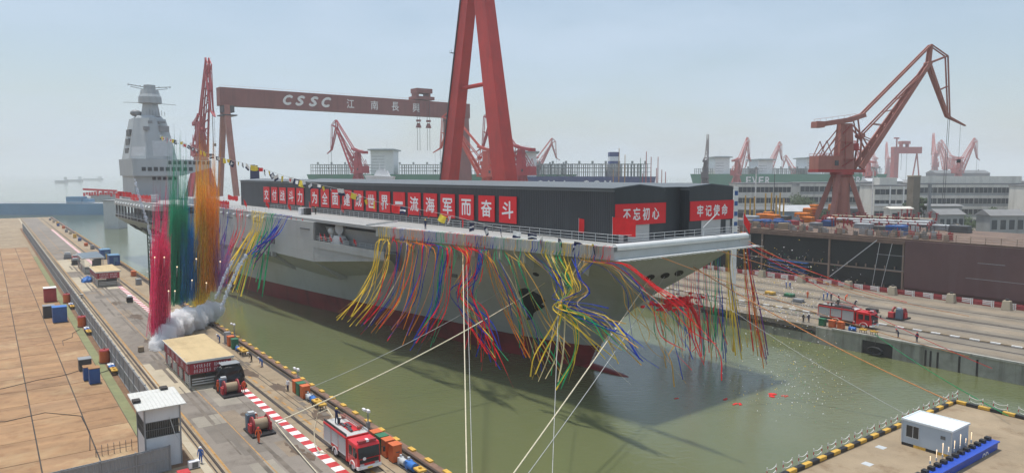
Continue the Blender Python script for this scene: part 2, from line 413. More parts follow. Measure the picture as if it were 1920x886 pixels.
# right quay and the land behind it
mb = MB(); mb.box(-34, 522, -1700, -92, -4, 3.2); dock_obj('right_quay', mb, M('concrete'), kind='structure')
mb = MB()
for v0, v1 in ((-34, -1.6), (3.9, 12.8), ):
    mb.box(v0, v1, -92, -91.7, -2, 3.16)
mb.box(12.8, 322, -92, -91.78, -2, 2.0); mb.box(-1.6, 3.9, -92, -91.72, 2.4, 3.16)
mb.box(-34, 9.5, -92, -91.45, 3.16, 3.5)
dock_obj('quay_wall', mb, M('quay_wall'), kind='structure')
mb = MB(); mb.box(-1.5, 3.8, -91.99, -91.9, -.5, 2.4); mb.box(12.8, 40, -91.99, -91.66, 1.7, 2.5)
for v in (-7.2, -8.0, -9.1, -12.4, -15.0): mb.box(v, v + .28, -91.99, -91.6, -.5, 2.7)
dock_obj('quay_wall_recess', mb, M('dark_groove'), kind='structure')
mb = MB()
for w0, wd in ((-98.9, .3), (-103.2, .3), (-110, .35), (-110.9, .2), (-120.4, .4), (-121.4, .2), (-131, .3)): mb.box(-34, 320, w0 - wd, w0 + wd, 3.204, 3.21)
dock_obj('right_rail_grooves', mb, M('dark_groove'), kind='structure')
mb = MB()
for w0, wd in ((-96, 1.6), (-106.6, 1.5), (-115.5, 2.0), (-126, 1.8), (-136, 2.2)): mb.box(-34, 320, w0 - wd, w0 + wd, 3.205, 3.208)
dock_obj('right_road_lanes', mb, mat('lane_concrete', (.25, .205, .15), .85, .25, .12, spots=('#6a5a46', .3, .5)), kind='structure')
mw, mr = MB(), MB()
for i in range(90):
    v = -33 + i * 3.2
    mw.box(v, v + 1.6, -104.1, -103.65, 3.2, 3.38); mr.box(v + 1.6, v + 3.2, -104.1, -103.65, 3.2, 3.38)
dock_obj('right_kerb_white', mw, M('white_paint'), kind='structure'); dock_obj('right_kerb_red', mr, M('tan_concrete'), kind='structure')
# low far shore across the river
mb = MB(); mb.box(900, 1500, -2600, -900, -2, 3.0); mat('far_land', (.10, .115, .09), .95, .3, .01); dock_obj('far_land', mb, M('far_land'), kind='structure')
# ================================================================ the great grey ship (local x aft, y starboard, z up from the water)
ZD = 22.6
mat('hull_grey', (.42, .435, .425), .5, .07, .12, streak=('#8b8a80', .35, .3), spots=('#75766f', .12, .2))
mat('deck_grey', (.33, .335, .33), .75, .1, .2, bump=.1, spots=('#8a867c', .4, .35))
mat('island_grey', (.38, .41, .42), .5, .06, .2, streak=('#7c8486', .5, .25))
mat('boot_red', (.22, .022, .024), .55, .25, .15, streak=('#3a1414', .4, .6), spots=('#6d4a44', .35, .4))
mat('lip_white', (.66, .67, .66), .45, .05, .5)
mat('shed_dark', (.030, .036, .043), .5, .1, .25, streak=('#4a5157', .5, .3))
mat('shed_roof', (.125, .14, .15), .55, .1, .2)
mat('roller_door', (.50, .49, .47), .5, .06, .5)
plated(M('hull_grey')); plated(M('boot_red'), 7, 1.9, .3); ribbed(M('shed_dark'), 'X', .42, .03); ribbed(M('roller_door'), 'Z', .2, .03)
mat('sign_red', (.68, .014, .022), .6, .06, .4)
mat('sign_white', (.80, .78, .78), .6, .04, 1)
mat('opening_black', (.008, .008, .008), .7, .1, 1)
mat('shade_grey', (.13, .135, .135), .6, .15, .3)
ship = thing('aircraft_carrier', 'huge grey aircraft carrier lying in the dock with dark sheds on its deck', 'aircraft carrier', (B[0], B[1], 0), SR)
def itp(x, tab):
    if x <= tab[0][0]: return tab[0][1]
    for (a, b), (c, d) in zip(tab, tab[1:]):
        if x <= c: return b + (d - b) * (x - a) / (c - a)
    return tab[-1][1]
S0 = [(-3, 21), (0, 19.6), (4, 17.6), (8, 14.6), (12, 10.4), (16, 5.6), (18.5, 3.0), (21.1, .9)]
FW = [(-3, .3), (0, .35), (4, .5), (8, .9), (12, 2.8), (16, 7.6), (18.5, 11.2), (21.1, 14.9)]
BW = [(0, 0), (2, 1.6), (8, 3.3), (17.5, 5.2), (45, 9.8), (79, 14.2), (107, 17.5), (140, 19), (200, 18.6), (235, 15)]
BD = [(0, 0), (6, .9), (20, 3.1), (32, 4.3), (50, 5.0), (300, 5.2)]
def half(z, x):
    k = max(0, min(1, z / 21.1)) ** 1.55
    wl = itp(x, BW) + .3
    top = 15.2 + itp(x, BD)
    f = itp(z, FW)
    return max(f, wl * (1 - k) + top * k * min(1, .35 + x / 14 * .65) if x < 14 else wl * (1 - k) + top * k)
ZL = [-3, 0, 2, 4, 4.001, 7, 10, 12.5, 14.5, 16.5, 18, 19.5, 21.1]
XS = [0, .6, 1.6, 3, 5, 8, 12, 17, 23, 30, 40, 52, 66, 80, 95, 110, 130, 150, 175, 200, 215, 232]
def ring(z):
    s0 = itp(z, S0); f = itp(z, FW); out = []
    for y in (0, .35, .7, .88): out.append((s0 + .55 * y * y * f * .12, y * f, z))
    for x in XS[1:]:
        b = half(z, x)
        if x < 3: b = min(b, f + x * 1.6) if z < 21 else b
        out.append((s0 + x + (.02 if x else 0), b, z))
    zt = max(0, (z - 4)) / 17
    return out[:-1] + [(236 + 14 * min(1, zt), out[-1][1], z)]
def hull_rings(zs):
    rings = []
    for z in zs:
        r = ring(z); rings.append([(p[0], -p[1], p[2]) for p in r[::-1]] + r[1:])
    return rings
mb = MB(); mb.loft(hull_rings(ZL[4:]), False, 0, True, False)
hull = mb.build('hull', M('hull_grey'), ship)
mb = MB(); mb.loft(hull_rings(ZL[:4]), False, 0, True, False)
mb.build('boot_topping', M('boot_red'), ship)
# transom
mb = MB()
tr = [ring(z)[-1] for z in ZL[4:]]
mb.add([p for p in tr] + [(p[0], -p[1], p[2]) for p in tr[::-1]], [tuple(range(2 * len(tr)))])
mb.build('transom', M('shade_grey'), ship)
# bulbous bow just awash
mb = MB(); rings = []
for i in range(13):
    q = i / 12; x = 24 - q * 16.2; r = (1 - q ** 2.6) ** .5 if q < 1 else .02
    rings.append([(x, 1.75 * max(r, .03) * math.cos(a), -1.15 + 1.75 * max(r, .03) * math.sin(a)) for a in [2 * PI * k / 16 for k in range(16)]])
mb.loft(rings, True, 0, True); mb.build('bulb', M('boot_red'), ship)
# flight deck outline (x aft, y starboard)
DK = [(0, 15.6), (8, 16.9), (20, 18.6), (32, 20.0), (45, 21.6), (52.4, 22.4), (70, 22.3), (86, 21.9), (100, 21.9), (135, 22.7), (160, 23.2), (176, 25.5), (190, 30.5), (249, 30.8), (252, 29), (252, -15), (246, -24), (200, -33), (120, -37), (90, -34), (60, -22), (40, -19.5), (20, -17.4), (0, -15.6)]
mb = MB(); mb.prism(DK[::-1], 22.0, ZD, 0); mb.build('flight_deck', M('deck_grey'), ship)
# thick edge slab round the bow, both sides, and its rolled white lip
mb = MB()
def band(pts, z0, z1, th, m=0):
    for (x0, y0), (x1, y1) in zip(pts, pts[1:]):
        sg = 1 if y0 > 0 else -1
        v = [(x0, y0 + sg * .02, z0), (x1, y1 + sg * .02, z0), (x1, y1 + sg * .02, z1), (x0, y0 + sg * .02, z1), (x0, y0 - sg * th, z0), (x1, y1 - sg * th, z0), (x1, y1 - sg * th, z1), (x0, y0 - sg * th, z1)]
        mb.add(v, [(0, 1, 2, 3), (5, 4, 7, 6), (4, 5, 1, 0), (3, 2, 6, 7), (4, 0, 3, 7), (1, 5, 6, 2)], m)
band(DK[:6], 20.9, ZD + .05, 3.0); mb.build('deck_edge', M('hull_grey'), ship)
mb = MB(); band(DK[-4:][::-1], 20.9, ZD + .05, 3.0); mb.build('deck_edge', M('hull_grey'), ship)
mb = MB(); mb.ext([(-.05, 20.95), (.1, 22.0), (.5, 22.55), (1.2, 22.7), (3, 22.66), (3, 20.95)], 'y', -15.62, 15.62)
mb.build('bow_edge', M('hull_grey'), ship, .04)
mb = MB(); mb.path([(.45, y, 22.42) for y in (-15.0, -5, 5, 15.0)], .55, 12); mb.build('round_lip', M('lip_white'), ship)
mb = MB(); mb.box(-.9, .3, -16.6, 15.4, 20.82, 20.94)
for i in range(30): mb.beam((-.9, -15.6 + i * 1.06, 20.95), (-2.0, -16.1 + i * 1.06, 20.9), .12, .06)
mb.build('bow_net', M('lip_white'), ship)
for x in (6, 11, 16, 21, 27, 33, 39, 46):
    mb = MB(); mb.ext([(15.2 + itp(x, BD) * .9, 20.9), (15.1 + itp(x, BD) * .9, 19.2), (13.4 + itp(x, BD), 18.0), (12.6 + itp(x, BD), 20.9)], 'x', x, x + .9)
    mb.build('edge_bracket', M('hull_grey'), ship)
# starboard sponsons
mb = MB()
mb.ext([(15, 22.0), (22.5, 22.0), (22.6, 13.6), (16.5, 9.2), (14, 9.2)], 'x', 80, 104)
mb.ext([(15, 22.0), (22.6, 22.0), (22.6, 12.6), (16.5, 8.6), (14, 8.6)], 'x', 104, 162)
mb.build('sponson', M('hull_grey'), ship)
mb = MB()
mb.add([(80, 15, 17.4), (80, 22.5, 17.4), (80, 22.55, 13.6), (80, 14, 9.2), (52.5, 15, 17.4), (52.5, 21.8, 17.4), (49, 21.2, 16.6), (57, 15, 13.2)],
       [(0, 1, 5, 4), (1, 2, 6, 5), (2, 3, 7, 6), (4, 5, 6, 7), (3, 2, 1, 0)])
mb.build('gallery_platform', M('hull_grey'), ship)
mb = MB(); mb.beam((80, 22.5, 17.4), (50.5, 21.8, 17.4), .12, 1.5); mb.build('bulwark', M('hull_grey'), ship)
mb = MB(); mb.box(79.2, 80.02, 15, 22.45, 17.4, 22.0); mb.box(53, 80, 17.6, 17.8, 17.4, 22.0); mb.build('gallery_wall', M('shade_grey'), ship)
def railing(name, pts, parent, h=1.15, step=2.2, m='light_grey', r=.035, bars=3, label=None):
    mb = MB()
    for p, q in zip(pts, pts[1:]):
        p, q = Vector(p), Vector(q); n = max(1, int((q - p).length / step))
        for i in range(n + 1):
            a = p.lerp(q, i / n); mb.tube(a, a + Vector((0, 0, h)), r, n=5)
        for k in range(1, bars + 1): mb.tube(p + Vector((0, 0, h * k / bars)), q + Vector((0, 0, h * k / bars)), r * .8, n=4)
    return mb.build(name, M(m), parent)
railing('railing', [(128, 14, ZD), (98, 13.1, ZD), (60, 13.0, ZD), (30, 12.8, ZD), (1.6, 12.6, ZD), (1.6, -14.8, ZD), (20, -16.6, ZD)], ship, 1.3)
railing('railing', [(80, 22.3, 18.1), (51, 21.7, 18.1)], ship, 1.0)
railing('railing', [(104, 22.4, ZD), (160, 22.9, ZD)], ship, 1.1)
# light fittings on the deck edge, a white folded mast and a small crane arm at the bow
mb = MB(); mb.beam((53.5, 23.4, 22.9), (48.5, 20.5, 23.7), 1.4, .35); mb.build('folded_mast', M('lip_white'), ship)
mb = MB(); mb.tube((1.4, -5.2, ZD), (1.4, -5.2, 24.2), .13); mb.tube((1.4, -5.2, 24.1), (.6, -7.6, 26.3), .1); mb.build('davit', M('light_grey'), ship)
# openings in the bow: three hawse ports forward, small ports and the great anchor pocket to starboard
from mathutils.bvhtree import BVHTree
def hull_hit(px, py):                      # the point of the hull plating a line of sight meets (ship coordinates)
    r = Vector(ray(px, py)); o = Vector(sloc((0, 0, H)))
    d = Vector((r[0] * A_[0] + r[1] * A_[1], r[0] * K_[0] + r[1] * K_[1], r[2])).normalized()
    return BV.ray_cast(o, d)
me = hull.data
BV = BVHTree.FromPolygons([v.co for v in me.vertices], [tuple(p.vertices) for p in me.polygons])
def port(name, pix, depth=.06, m='opening_black'):
    hits = [hull_hit(*p) for p in pix]
    if any(h[0] is None for h in hits): print('port missed', name); return
    nrm = sum((h[1] for h in hits), Vector()) / len(hits)
    if nrm.dot(Vector(sloc((0, 0, H))) - hits[0][0]) < 0: nrm = -nrm
    nrm.normalize(); mb = MB(); n = len(hits)
    a = [h[0] + nrm * depth for h in hits]; b = [h[0] - nrm * .3 for h in hits]
    c = sum(a, Vector()) / n + nrm * .02
    mb.add(a + b + [c], [(i, (i + 1) % n, 2 * n) for i in range(n)] + [(i, n + i, n + (i + 1) % n, (i + 1) % n) for i in range(n)])
    return mb.build(name, M(m), ship)
def oval(cx, cy, rx, ry, ang, n=12):
    return [(cx + rx * math.cos(2 * PI * i / n) * math.cos(ang) - ry * math.sin(2 * PI * i / n) * math.sin(ang), cy + rx * math.cos(2 * PI * i / n) * math.sin(ang) + ry * math.sin(2 * PI * i / n) * math.cos(ang)) for i in range(n)]
for cx, cy_ in ((1219, 519.5), (1247, 516), (1273, 511.5)): port('hawse_port', oval(cx, cy_, 9, 4.6, -.35))
port('bow_port', oval(1005, 513.5, 6.5, 3.2, .35)); port('bow_port', oval(1047, 520, 6, 3.6, .35))
port('anchor_pocket', [(974, 541), (985, 539), (1000, 545), (1013, 553), (1024, 564), (1026, 569), (1018, 577), (1006, 582), (1001, 586), (998, 597), (992, 599), (988, 598), (990, 588), (985, 575), (978, 558), (973, 547)])
for x, y, w_, h_ in ((836, 497, 12, 4), (846, 512, 12, 6)): port('hull_scupper', [(x, y), (x + w_, y + 2), (x + w_, y + h_ + 2), (x, y + h_)], m='shade_grey')
mb = MB()
for i in range(14): mb.box(itp(.4 + i * .26, S0) - .12, itp(.4 + i * .26, S0) - .02, .1, .5, .4 + i * .26, .52 + i * .26)
mb.build('draft_marks', M('lip_white'), ship)
# windows and hatches on the starboard side
for px, py, w_, h_ in ((507, 440, 8, 17), (500, 470, 8, 10), (511, 471, 8, 10), (480, 470, 9, 9), (488, 441, 10, 8), (455, 446, 8, 9)):
    a = on_t(px, py, 22.62); b = on_t(px + w_, py + h_, 22.62)
    mb = MB(); mb.box(b[0], a[0], 22.5, 22.68, b[2], a[2]); mb.build('side_hatch', M('shade_grey'), ship)
for x0 in (82, 112, 133):
    mb = MB(); mb.box(x0, x0 + 5, 22.5, 22.66, 20.2, 20.5); mb.build('side_vent', M('shade_grey'), ship)
# gun mount and radar ball on the gallery
g = MB(); g.box(69.4, 73.4, 19.6, 21.6, 17.42, 18.9); g.frustum(69.8, 73.0, 19.7, 21.5, 18.9, 70.3, 72.6, 19.9, 21.3, 19.6); gm = g.build('gun_mount', M('lip_white'), ship, .08)
g = MB(); g.tube((71.4, 20.4, 19.6), (71.4, 20.4, 20.2), .5, n=10); g.tube((71.0, 20.9, 21.1), (71.3, 20.1, 21.1), 1.15, .95, 18); g.build('radar_dish', M('light_grey'), gm)
g = MB(); g.ball((74.8, 20.8, 20.4), .75, n=12); g.tube((74.8, 20.8, 18), (74.8, 20.8, 19.8), .25); g.build('radar_ball', M('lip_white'), gm)
g = MB()
for i in range(6): g.tube((68.8 + .18 * math.cos(i), 20.9 + .18 * math.sin(i), 19.1), (66.6 + .18 * math.cos(i), 21.1 + .18 * math.sin(i), 19.0), .07, n=6)
g.build('gun_barrels', M('dark_steel'), gm)
# after starboard sponson, open galleries under the stern
mb = MB()
mb.ext([(14, 22.0), (30.9, 22.0), (30.9, 20.3), (14, 20.3)], 'x', 184, 251)
mb.add([(188, 30.6, 16.8), (250, 30.8, 16.8), (250, 30.8, 15.6), (188, 30.6, 15.6), (188, 15, 16.8), (250, 15, 16.8), (244, 13, 2.5), (196, 14, 2.5)],
       [(0, 1, 5, 4), (3, 2, 1, 0), (2, 3, 7, 6), (1, 2, 6, 5), (0, 4, 7, 3)])
mb.build('stern_sponson', M('hull_grey'), ship)
mb = MB()
for i in range(12): mb.box(187 + i * 5.6, 187.5 + i * 5.6, 30.1, 30.7, 16.8, 20.3)
mb.box(188, 250, 24, 24.3, 16.8, 20.3)
mb.build('gallery_pillars', M('shade_grey'), ship)
for k in range(11):
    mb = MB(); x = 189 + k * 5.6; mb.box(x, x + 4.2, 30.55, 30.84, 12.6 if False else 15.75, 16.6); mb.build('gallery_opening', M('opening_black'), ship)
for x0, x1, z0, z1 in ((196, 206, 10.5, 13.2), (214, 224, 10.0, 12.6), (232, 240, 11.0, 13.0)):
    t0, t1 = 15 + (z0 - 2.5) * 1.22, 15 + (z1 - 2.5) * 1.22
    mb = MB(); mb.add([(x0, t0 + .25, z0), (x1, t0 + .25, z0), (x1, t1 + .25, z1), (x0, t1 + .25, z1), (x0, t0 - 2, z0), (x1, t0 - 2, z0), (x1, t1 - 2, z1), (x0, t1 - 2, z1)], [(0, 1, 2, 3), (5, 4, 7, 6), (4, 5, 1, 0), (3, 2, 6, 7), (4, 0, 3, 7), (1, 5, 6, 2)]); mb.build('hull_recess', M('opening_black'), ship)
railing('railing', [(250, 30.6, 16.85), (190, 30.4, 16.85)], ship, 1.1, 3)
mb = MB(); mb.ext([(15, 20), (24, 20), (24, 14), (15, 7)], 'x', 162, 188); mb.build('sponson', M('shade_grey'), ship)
railing('railing', [(250.5, 30.5, ZD), (190, 30.2, ZD), (164, 23.2, ZD)], ship, 1.1, 3)
for k in range(13):
    mb = MB(); x = 189 + k * 4.6; mb.tube((x, 30.9, 21.2), (x + 1.9, 30.9, 21.2), .5, n=10); mb.build('life_raft', M('lip_white'), ship)
for k in range(9):
    mb = MB(); x = 108 + k * 5.4; mb.tube((x, 22.9, 21.4), (x + 1.5, 22.9, 21.4), .36, n=10); mb.build('life_raft', M('light_grey'), ship)
for x, y, l, w_, h_ in ((243, 27, 3, 4, 2.4), (218, 27.5, 3, 2, 1.6), (214, 24, 2.4, 2.4, 2.2), (207, 26, 4, 2, 1.8), (199, 27.5, 3, 2, 1.4), (176, 21, 3, 2, 1.8), (169, 19, 4, 2.4, 2.2), (164, 20.5, 2, 2, 1.5)):
    mb = MB(); mb.box(x, x + l, y - w_ / 2, y + w_ / 2, ZD + .02, ZD + h_); mb.build('deck_locker', M('island_grey'), ship, .06)
# ---------------------------------------------------------------- island (part of the ship, its own pieces one level down)
def IS(x, y, z): return (x, y, z)
mb = MB()
mb.frustum(224, 245, 13.5, 28.6, ZD, 224, 245, 13.5, 28.6, 31.4)                    # base block
def octo(x0, x1, y0, y1, c, z): return [(x0, y0 + c, z), (x0 + c, y0, z), (x1 - c, y0, z), (x1, y0 + c, z), (x1, y1 - c, z), (x1 - c, y1, z), (x0 + c, y1, z), (x0, y1 - c, z)]
mb.loft([octo(222.5, 245, 13, 29.4, 4.6, 37.4), octo(224.5, 244, 14.6, 27.8, 4.4, 46.5), octo(226, 243, 15.8, 26.6, 4.2, 52.6)], True)
mb.loft([octo(226.6, 242, 16.4, 26, 4, 52.6), octo(227.4, 241, 17, 25.2, 4, 53.7)], True)
isl = mb.build('island', M('island_grey'), ship)
mb = MB(); mb.add([(221, 29.4, 31.4), (221, 13, 31.4), (221, 2.6, 34.5), (221, 2.4, 37.3), (221, 29.6, 37.6), (245, 29.4, 31.4), (245, 13, 31.4), (235, 2.6, 34.5), (235, 2.4, 37.3), (245, 29.6, 37.6)],
                  [(0, 1, 2, 3, 4), (9, 8, 7, 6, 5), (0, 5, 6, 1), (1, 6, 7, 2), (2, 7, 8, 3), (3, 8, 9, 4), (4, 9, 5, 0)])
mb.build('bridge', M('island_grey'), isl)
for k in range(9):
    mb = MB(); y = 26.6 - k * 2.0; mb.box(220.86, 221.2, y - 1.35, y, 33.2, 34.6); mb.build('bridge_window', M('glass'), isl)
for k in range(9):
    mb = MB(); y = 17.6 - k * 1.62 - (.5 if k > 2 else 0); mb.box(220.86, 221.2, y - 1.0, y, 35.6, 36.9); mb.build('bridge_window', M('glass'), isl)
for k in range(5):
    mb = MB(); y = 22.6 - k * 1.8; mb.box(223.84, 224.2, y - 1.2, y, 29.9, 31.0); mb.build('bridge_window', M('glass'), isl)
for k in range(3):
    mb = MB(); mb.box(230, 236, 28.0 - k * .35, 29.0 - k * .35, 39.4 + k * 3.4, 41.6 + k * 3.4); mb.build('louvre', M('shade_grey'), isl)
for a, b, z0, z1 in (((223.3, 24.9), (227.0, 28.6), 38.6, 44.4), ((222.9, 15.6), (222.9, 22.2), 38.6, 44.2)):
    d = Vector((b[0] - a[0], b[1] - a[1], 0)).normalized(); nn = Vector((-d.y, d.x, 0))
    if nn.x > 0: nn = -nn
    up = Vector((0, 0, z1 - z0)) + Vector((1.28, -.99 if nn.y > .1 else 0, 0))
    p = Vector((a[0], a[1], z0)) + nn * .22; q = Vector((b[0], b[1], z0)) + nn * .22
    mb = MB(); vv = [p, q, q + up, p + up]; mb.add(vv + [x - nn * .7 for x in vv], [(0, 1, 2, 3), (0, 4, 5, 1), (1, 5, 6, 2), (2, 6, 7, 3), (3, 7, 4, 0), (4, 7, 6, 5)])
    mb.build('radar_panel', M('light_grey'), isl)
for y0, z0, w_, h_ in ((16, 47.6, 3.4, 2.2), (22.6, 48.0, 2.0, 1.4), (21.5, 50.6, 1.4, 1.0), (17, 50.8, 2.4, .8)):
    mb = MB(); mb.box(224.4 + (z0 - 46.5) * .25 - .1, 225.4 + (z0 - 46.5) * .25, y0, y0 + w_, z0, z0 + h_); mb.build('sensor_panel', M('mid_grey'), isl)
def cone_rings(cx, cy_, tab, n=14): return [[(cx + r * math.cos(2 * PI * k / n), cy_ + r * math.sin(2 * PI * k / n), z) for k in range(n)] for z, r in tab]
mb = MB(); mb.loft(cone_rings(231.5, 20.6, [(53.5, 3.3), (58.2, 2.55), (58.3, 4.0), (60.6, 3.9), (61.6, 3.4), (63.2, 3.0), (63.3, 2.05), (65.0, 2.0)]), True)
mast = mb.build('mast', M('island_grey'), isl)
mb = MB()
for sg in (-1, 1):
    mb.tube((231.5, 20.6 + sg * 2, 64.2), (231.5, 20.6 + sg * 7.4, 64.9), .12, n=5); mb.tube((231.5, 20.6 + sg * 2, 63.4), (231.5, 20.6 + sg * 6.4, 64.1), .1, n=5)
    for k in range(4): mb.tube((230.6, 20.6 + sg * (3.2 + k * 1.3), 64.5), (232.4, 20.6 + sg * (3.2 + k * 1.3), 64.6), .09, n=5)
    mb.tube((231.5, 20.6 + sg * 3, 58.4), (231.5, 20.6 + sg * 9, 58.2), .08, n=4)
mb.build('antenna_arm', M('dark_steel'), isl)
mb = MB(); mb.ball((233.5, 25.2, 54.6), 1.6, (1, 1.3, .8)); mb.build('radome', M('mid_grey'), isl)
mb = MB()
for k in range(7): mb.tube((226 + k * .5, 17 + k * .9, 53.6), (226 + k * .5, 17 + k * .9, 55.0 + (k % 3) * .5), .09, n=5)
for y, hh in ((11, 9), (7.5, 7), (4.5, 12), (13, 14)): mb.tube((230, y, 37.4), (230, y, 37.4 + hh), .07, .03, 5)
mb.build('whip_antenna', M('mid_grey'), isl)
railing('bridge_railing', [(222, 29, 37.6), (222, 3, 37.4)], isl, 1.1, 2.2)
# ---------------------------------------------------------------- sheds on the flight deck
def shed(name, label, x0, x1, y0, y1, ridge, doors):
    t = thing(name, label, 'shed', S(x0, (y0 + y1) / 2, ZD), SR); Lx = x1 - x0; hw = abs(y1 - y0) / 2; e = 30.05 - ZD; rz = ridge - ZD
    mb = MB(); mb.ext([(-hw, 0), (hw, 0), (hw, e), (0, rz), (-hw, e)], 'x', 0, Lx); wl = mb.build('wall', M('shed_dark'), t)
    mb = MB()
    for sg in (-1, 1): mb.ext([(0, rz + .03), (sg * (hw + .25), e + .02), (sg * (hw + .25), e + .16), (0, rz + .17)], 'x', .12, Lx + .2)
    mb.build('roof', M('shed_roof'), t)
    mb = MB()
    for sg in (-1, 1): mb.box(.02, Lx, sg * hw, sg * (hw + .14), e - .35, e - .1)
    mb.build('gutter', M('shed_roof'), t)
    for (a, b, hh, nm) in doors:
        mb = MB(); mb.box(-.06, .1, a - (y0 + y1) / 2, b - (y0 + y1) / 2, .02, hh); mb.build(nm, M('roller_door'), t)
        mb = MB()
        c0, c1 = a - (y0 + y1) / 2, b - (y0 + y1) / 2
        for q0, q1 in ((c0 - .12, c0), (c1, c1 + .12)): mb.box(-.09, .05, q0, q1, 0, hh + .12)
        mb.box(-.09, .05, c0, c1, hh, hh + .12); mb.build('door_frame', M('shed_roof'), t)
    return t
shed('deck_shed', 'long dark grey metal shed along the starboard deck edge carrying the slogan boards', 3.9, 160.2, .8, 11.4, 30.55, [(4.2, 8.7, 2.55, 'roller_door'), (9.6, 10.6, 2.0, 'side_door')])
shed('deck_shed', 'dark grey metal shed on the port side of the deck with one roller door', 3.9, 150, -16.3, -5.0, 30.5, [(-13.0, -8.0, 2.55, 'roller_door'), (-15.5, -14.4, 2.2, 'side_door')])
t = thing('link_shed', 'narrow dark recessed block joining the two deck sheds', 'shed', S(5.6, -2.1, ZD), SR)
mb = MB(); mb.box(0, 140, -2.86, 2.86, 0, 7.5); mb.build('wall', M('shed_dark'), t)
mb = MB(); mb.box(-.2, 140, -2.8, 2.8, 7.5, 7.62); mb.build('roof', M('shed_roof'), t)
# red character boards along the shed
X1 = [(495.9, 507, '交'), (510.4, 522, '付'), (525, 537.6, '战'), (541.3, 554.5, '斗'), (557.5, 571.1, '力'), (584.6, 598.8, '为'), (603.3, 618.5, '全'), (622, 638.4, '面'), (643.3, 661, '建'), (665.4, 682.9, '成'), (688, 707.3, '世'), (712.8, 733.1, '界'), (739.2, 761, '一'), (766.7, 790.4, '流'), (796, 821, '海'), (827.8, 854.5, '军'), (862.6, 890, '而'), (899, 929.3, '奋'), (937.8, 970.3, '斗')]
def slab_sign(name, lab, loc, ex, wd, ht, body, size, fit, group=None):
    t = thing(name, lab, 'sign', loc, SR, group)
    ex = Vector(ex); nn = ex.cross(Vector((0, 0, 1)))
    mb = MB(); a = ex * (-wd / 2); b = ex * (wd / 2); zz = Vector((0, 0, ht)); o = nn * .12
    vv = [a + o, b + o, b + o + zz, a + o + zz]
    mb.add(vv + [p - nn * .11 for p in vv], [(0, 1, 2, 3), (0, 4, 5, 1), (1, 5, 6, 2), (2, 6, 7, 3), (3, 7, 4, 0), (4, 7, 6, 5)]); mb.build('board', M('sign_red'), t)
    mb = MB(); lettering(mb, body, size, nn * .142 + Vector((0, 0, ht / 2)), ex, (0, 0, 1), 0, .022 * size, fit=fit); mb.build('lettering', M('sign_white'), t)
    return t
for i, (x0, x1, ch) in enumerate(X1):
    a, b = on_t(x0, 370, 11.4)[0], on_t(x1, 370, 11.4)[0]
    wd = a - b
    lab = 'red board with white character %s on the dark shed side' % ch
    if ch == '斗': lab = ('red board with white character 斗 beside 力 on the dark shed side' if i < 10 else 'red board with white character 斗 after 奋, nearest the bow')
    slab_sign('character_board', lab, S((a + b) / 2, 11.5, 24.15), (-1, 0, 0), wd, 4.35, ch, 3, (wd * .64, 2.75 if ch != '一' else .5), 'red slogan boards along the shed side')
slab_sign('slogan_banner', 'red banner reading 不忘初心 on the near shed gable', S(3.82, 6.05, 25.0), (0, -1, 0), 10.7, 3.0, '不 忘 初 心', 2, (7.6, 1.75))
slab_sign('slogan_banner', 'red banner reading 牢记使命 on the far shed gable', S(3.82, -10.65, 25.0), (0, -1, 0), 11.2, 3.0, '牢 记 使 命', 2, (7.8, 1.75))
# ================================================================ cranes
HZ = 325.5
def above(px, py, Y): return atY(px, py, Y)
# -- near A-frame leg of a giant gantry
apex = atY(892, -134, 279)
mat('crane_red_deep', (.36, .03, .025), .55, .12, .15, streak=('#7a2a24', .5, .4))
t = thing('gantry_crane', 'towering bright red A-frame legs of a gantry crane rising behind the ship', 'crane', (apex.x, apex.y, 3.2), DR)
def gl(p): p = Vector(p); d = p - Vector((apex.x, apex.y, 3.2)); return Vector((d.x * U[0] + d.y * U[1], d.x * N[0] + d.y * N[1], d.z))
def leg_to(px, py, Y, wd, dp, name='leg'):
    b = atY(px, py, Y); k = (3.2 - apex.z) / (b.z - apex.z)
    foot = apex + (b - apex) * k
    mb = MB(); p, q = gl(foot), gl(apex); q = p + (q - p) * .985
    def ringr(c, w_, d_): return [c + Vector((a * w_ / 2, b_ * d_ / 2, 0)) for a, b_ in ((-1, -1), (1, -1), (1, 1), (-1, 1))]
    mb.loft([ringr(p, wd * 1.12, dp * 1.1), ringr(q, wd * .8, dp * .85)]); mb.build(name, M('crane_red'), t, .12)
    mb = MB(); mb.box(p.x - 5.5, p.x + 5.5, p.y - 2, p.y + 2, -.02, 3.4); mb.build('bogie', M('crane_red_deep'), t, .2)
    return p, q
p1, q1 = leg_to(842, 336, 296, 7.2, 4.6); p2, q2 = leg_to(947, 338, 262, 8.2, 5.0)
za = gl(atY(890, 161, 279)).z
pa = p1 + (q1 - p1) * ((za - p1.z) / (q1.z - p1.z)); pb = p2 + (q2 - p2) * ((za - p2.z) / (q2.z - p2.z))
mb = MB(); mb.tube(pa, pb, .8, n=10); mb.build('cross_tie', M('crane_red'), t)
q = gl(apex); mb = MB(); mb.box(-5, 5, -40, 5, q.z - 1, q.z + 9); mb.build('girder', M('crane_red'), t, .1)
for k in range(3):
    pc = p1 + (q1 - p1) * (.42 + .22 * k); mb = MB(); mb.box(pc.x + 2.4, pc.x + 3.8, pc.y + 2.0, pc.y + 3.6, pc.z, pc.z + .15)
    for a in (0, 1): mb.tube((pc.x + 2.4 + a * 1.3, pc.y + 3.6, pc.z), (pc.x + 2.4 + a * 1.3, pc.y + 3.6, pc.z + 1.2), .06, n=4)
    mb.build('service_platform', M('dark_steel'), t)
mb = MB(); mb.beam(p1 + Vector((2.2, 2.9, 3)), q1 + Vector((1.6, 2.2, 0)), .5, .3); mb.build('access_ladder', M('dark_steel'), t)
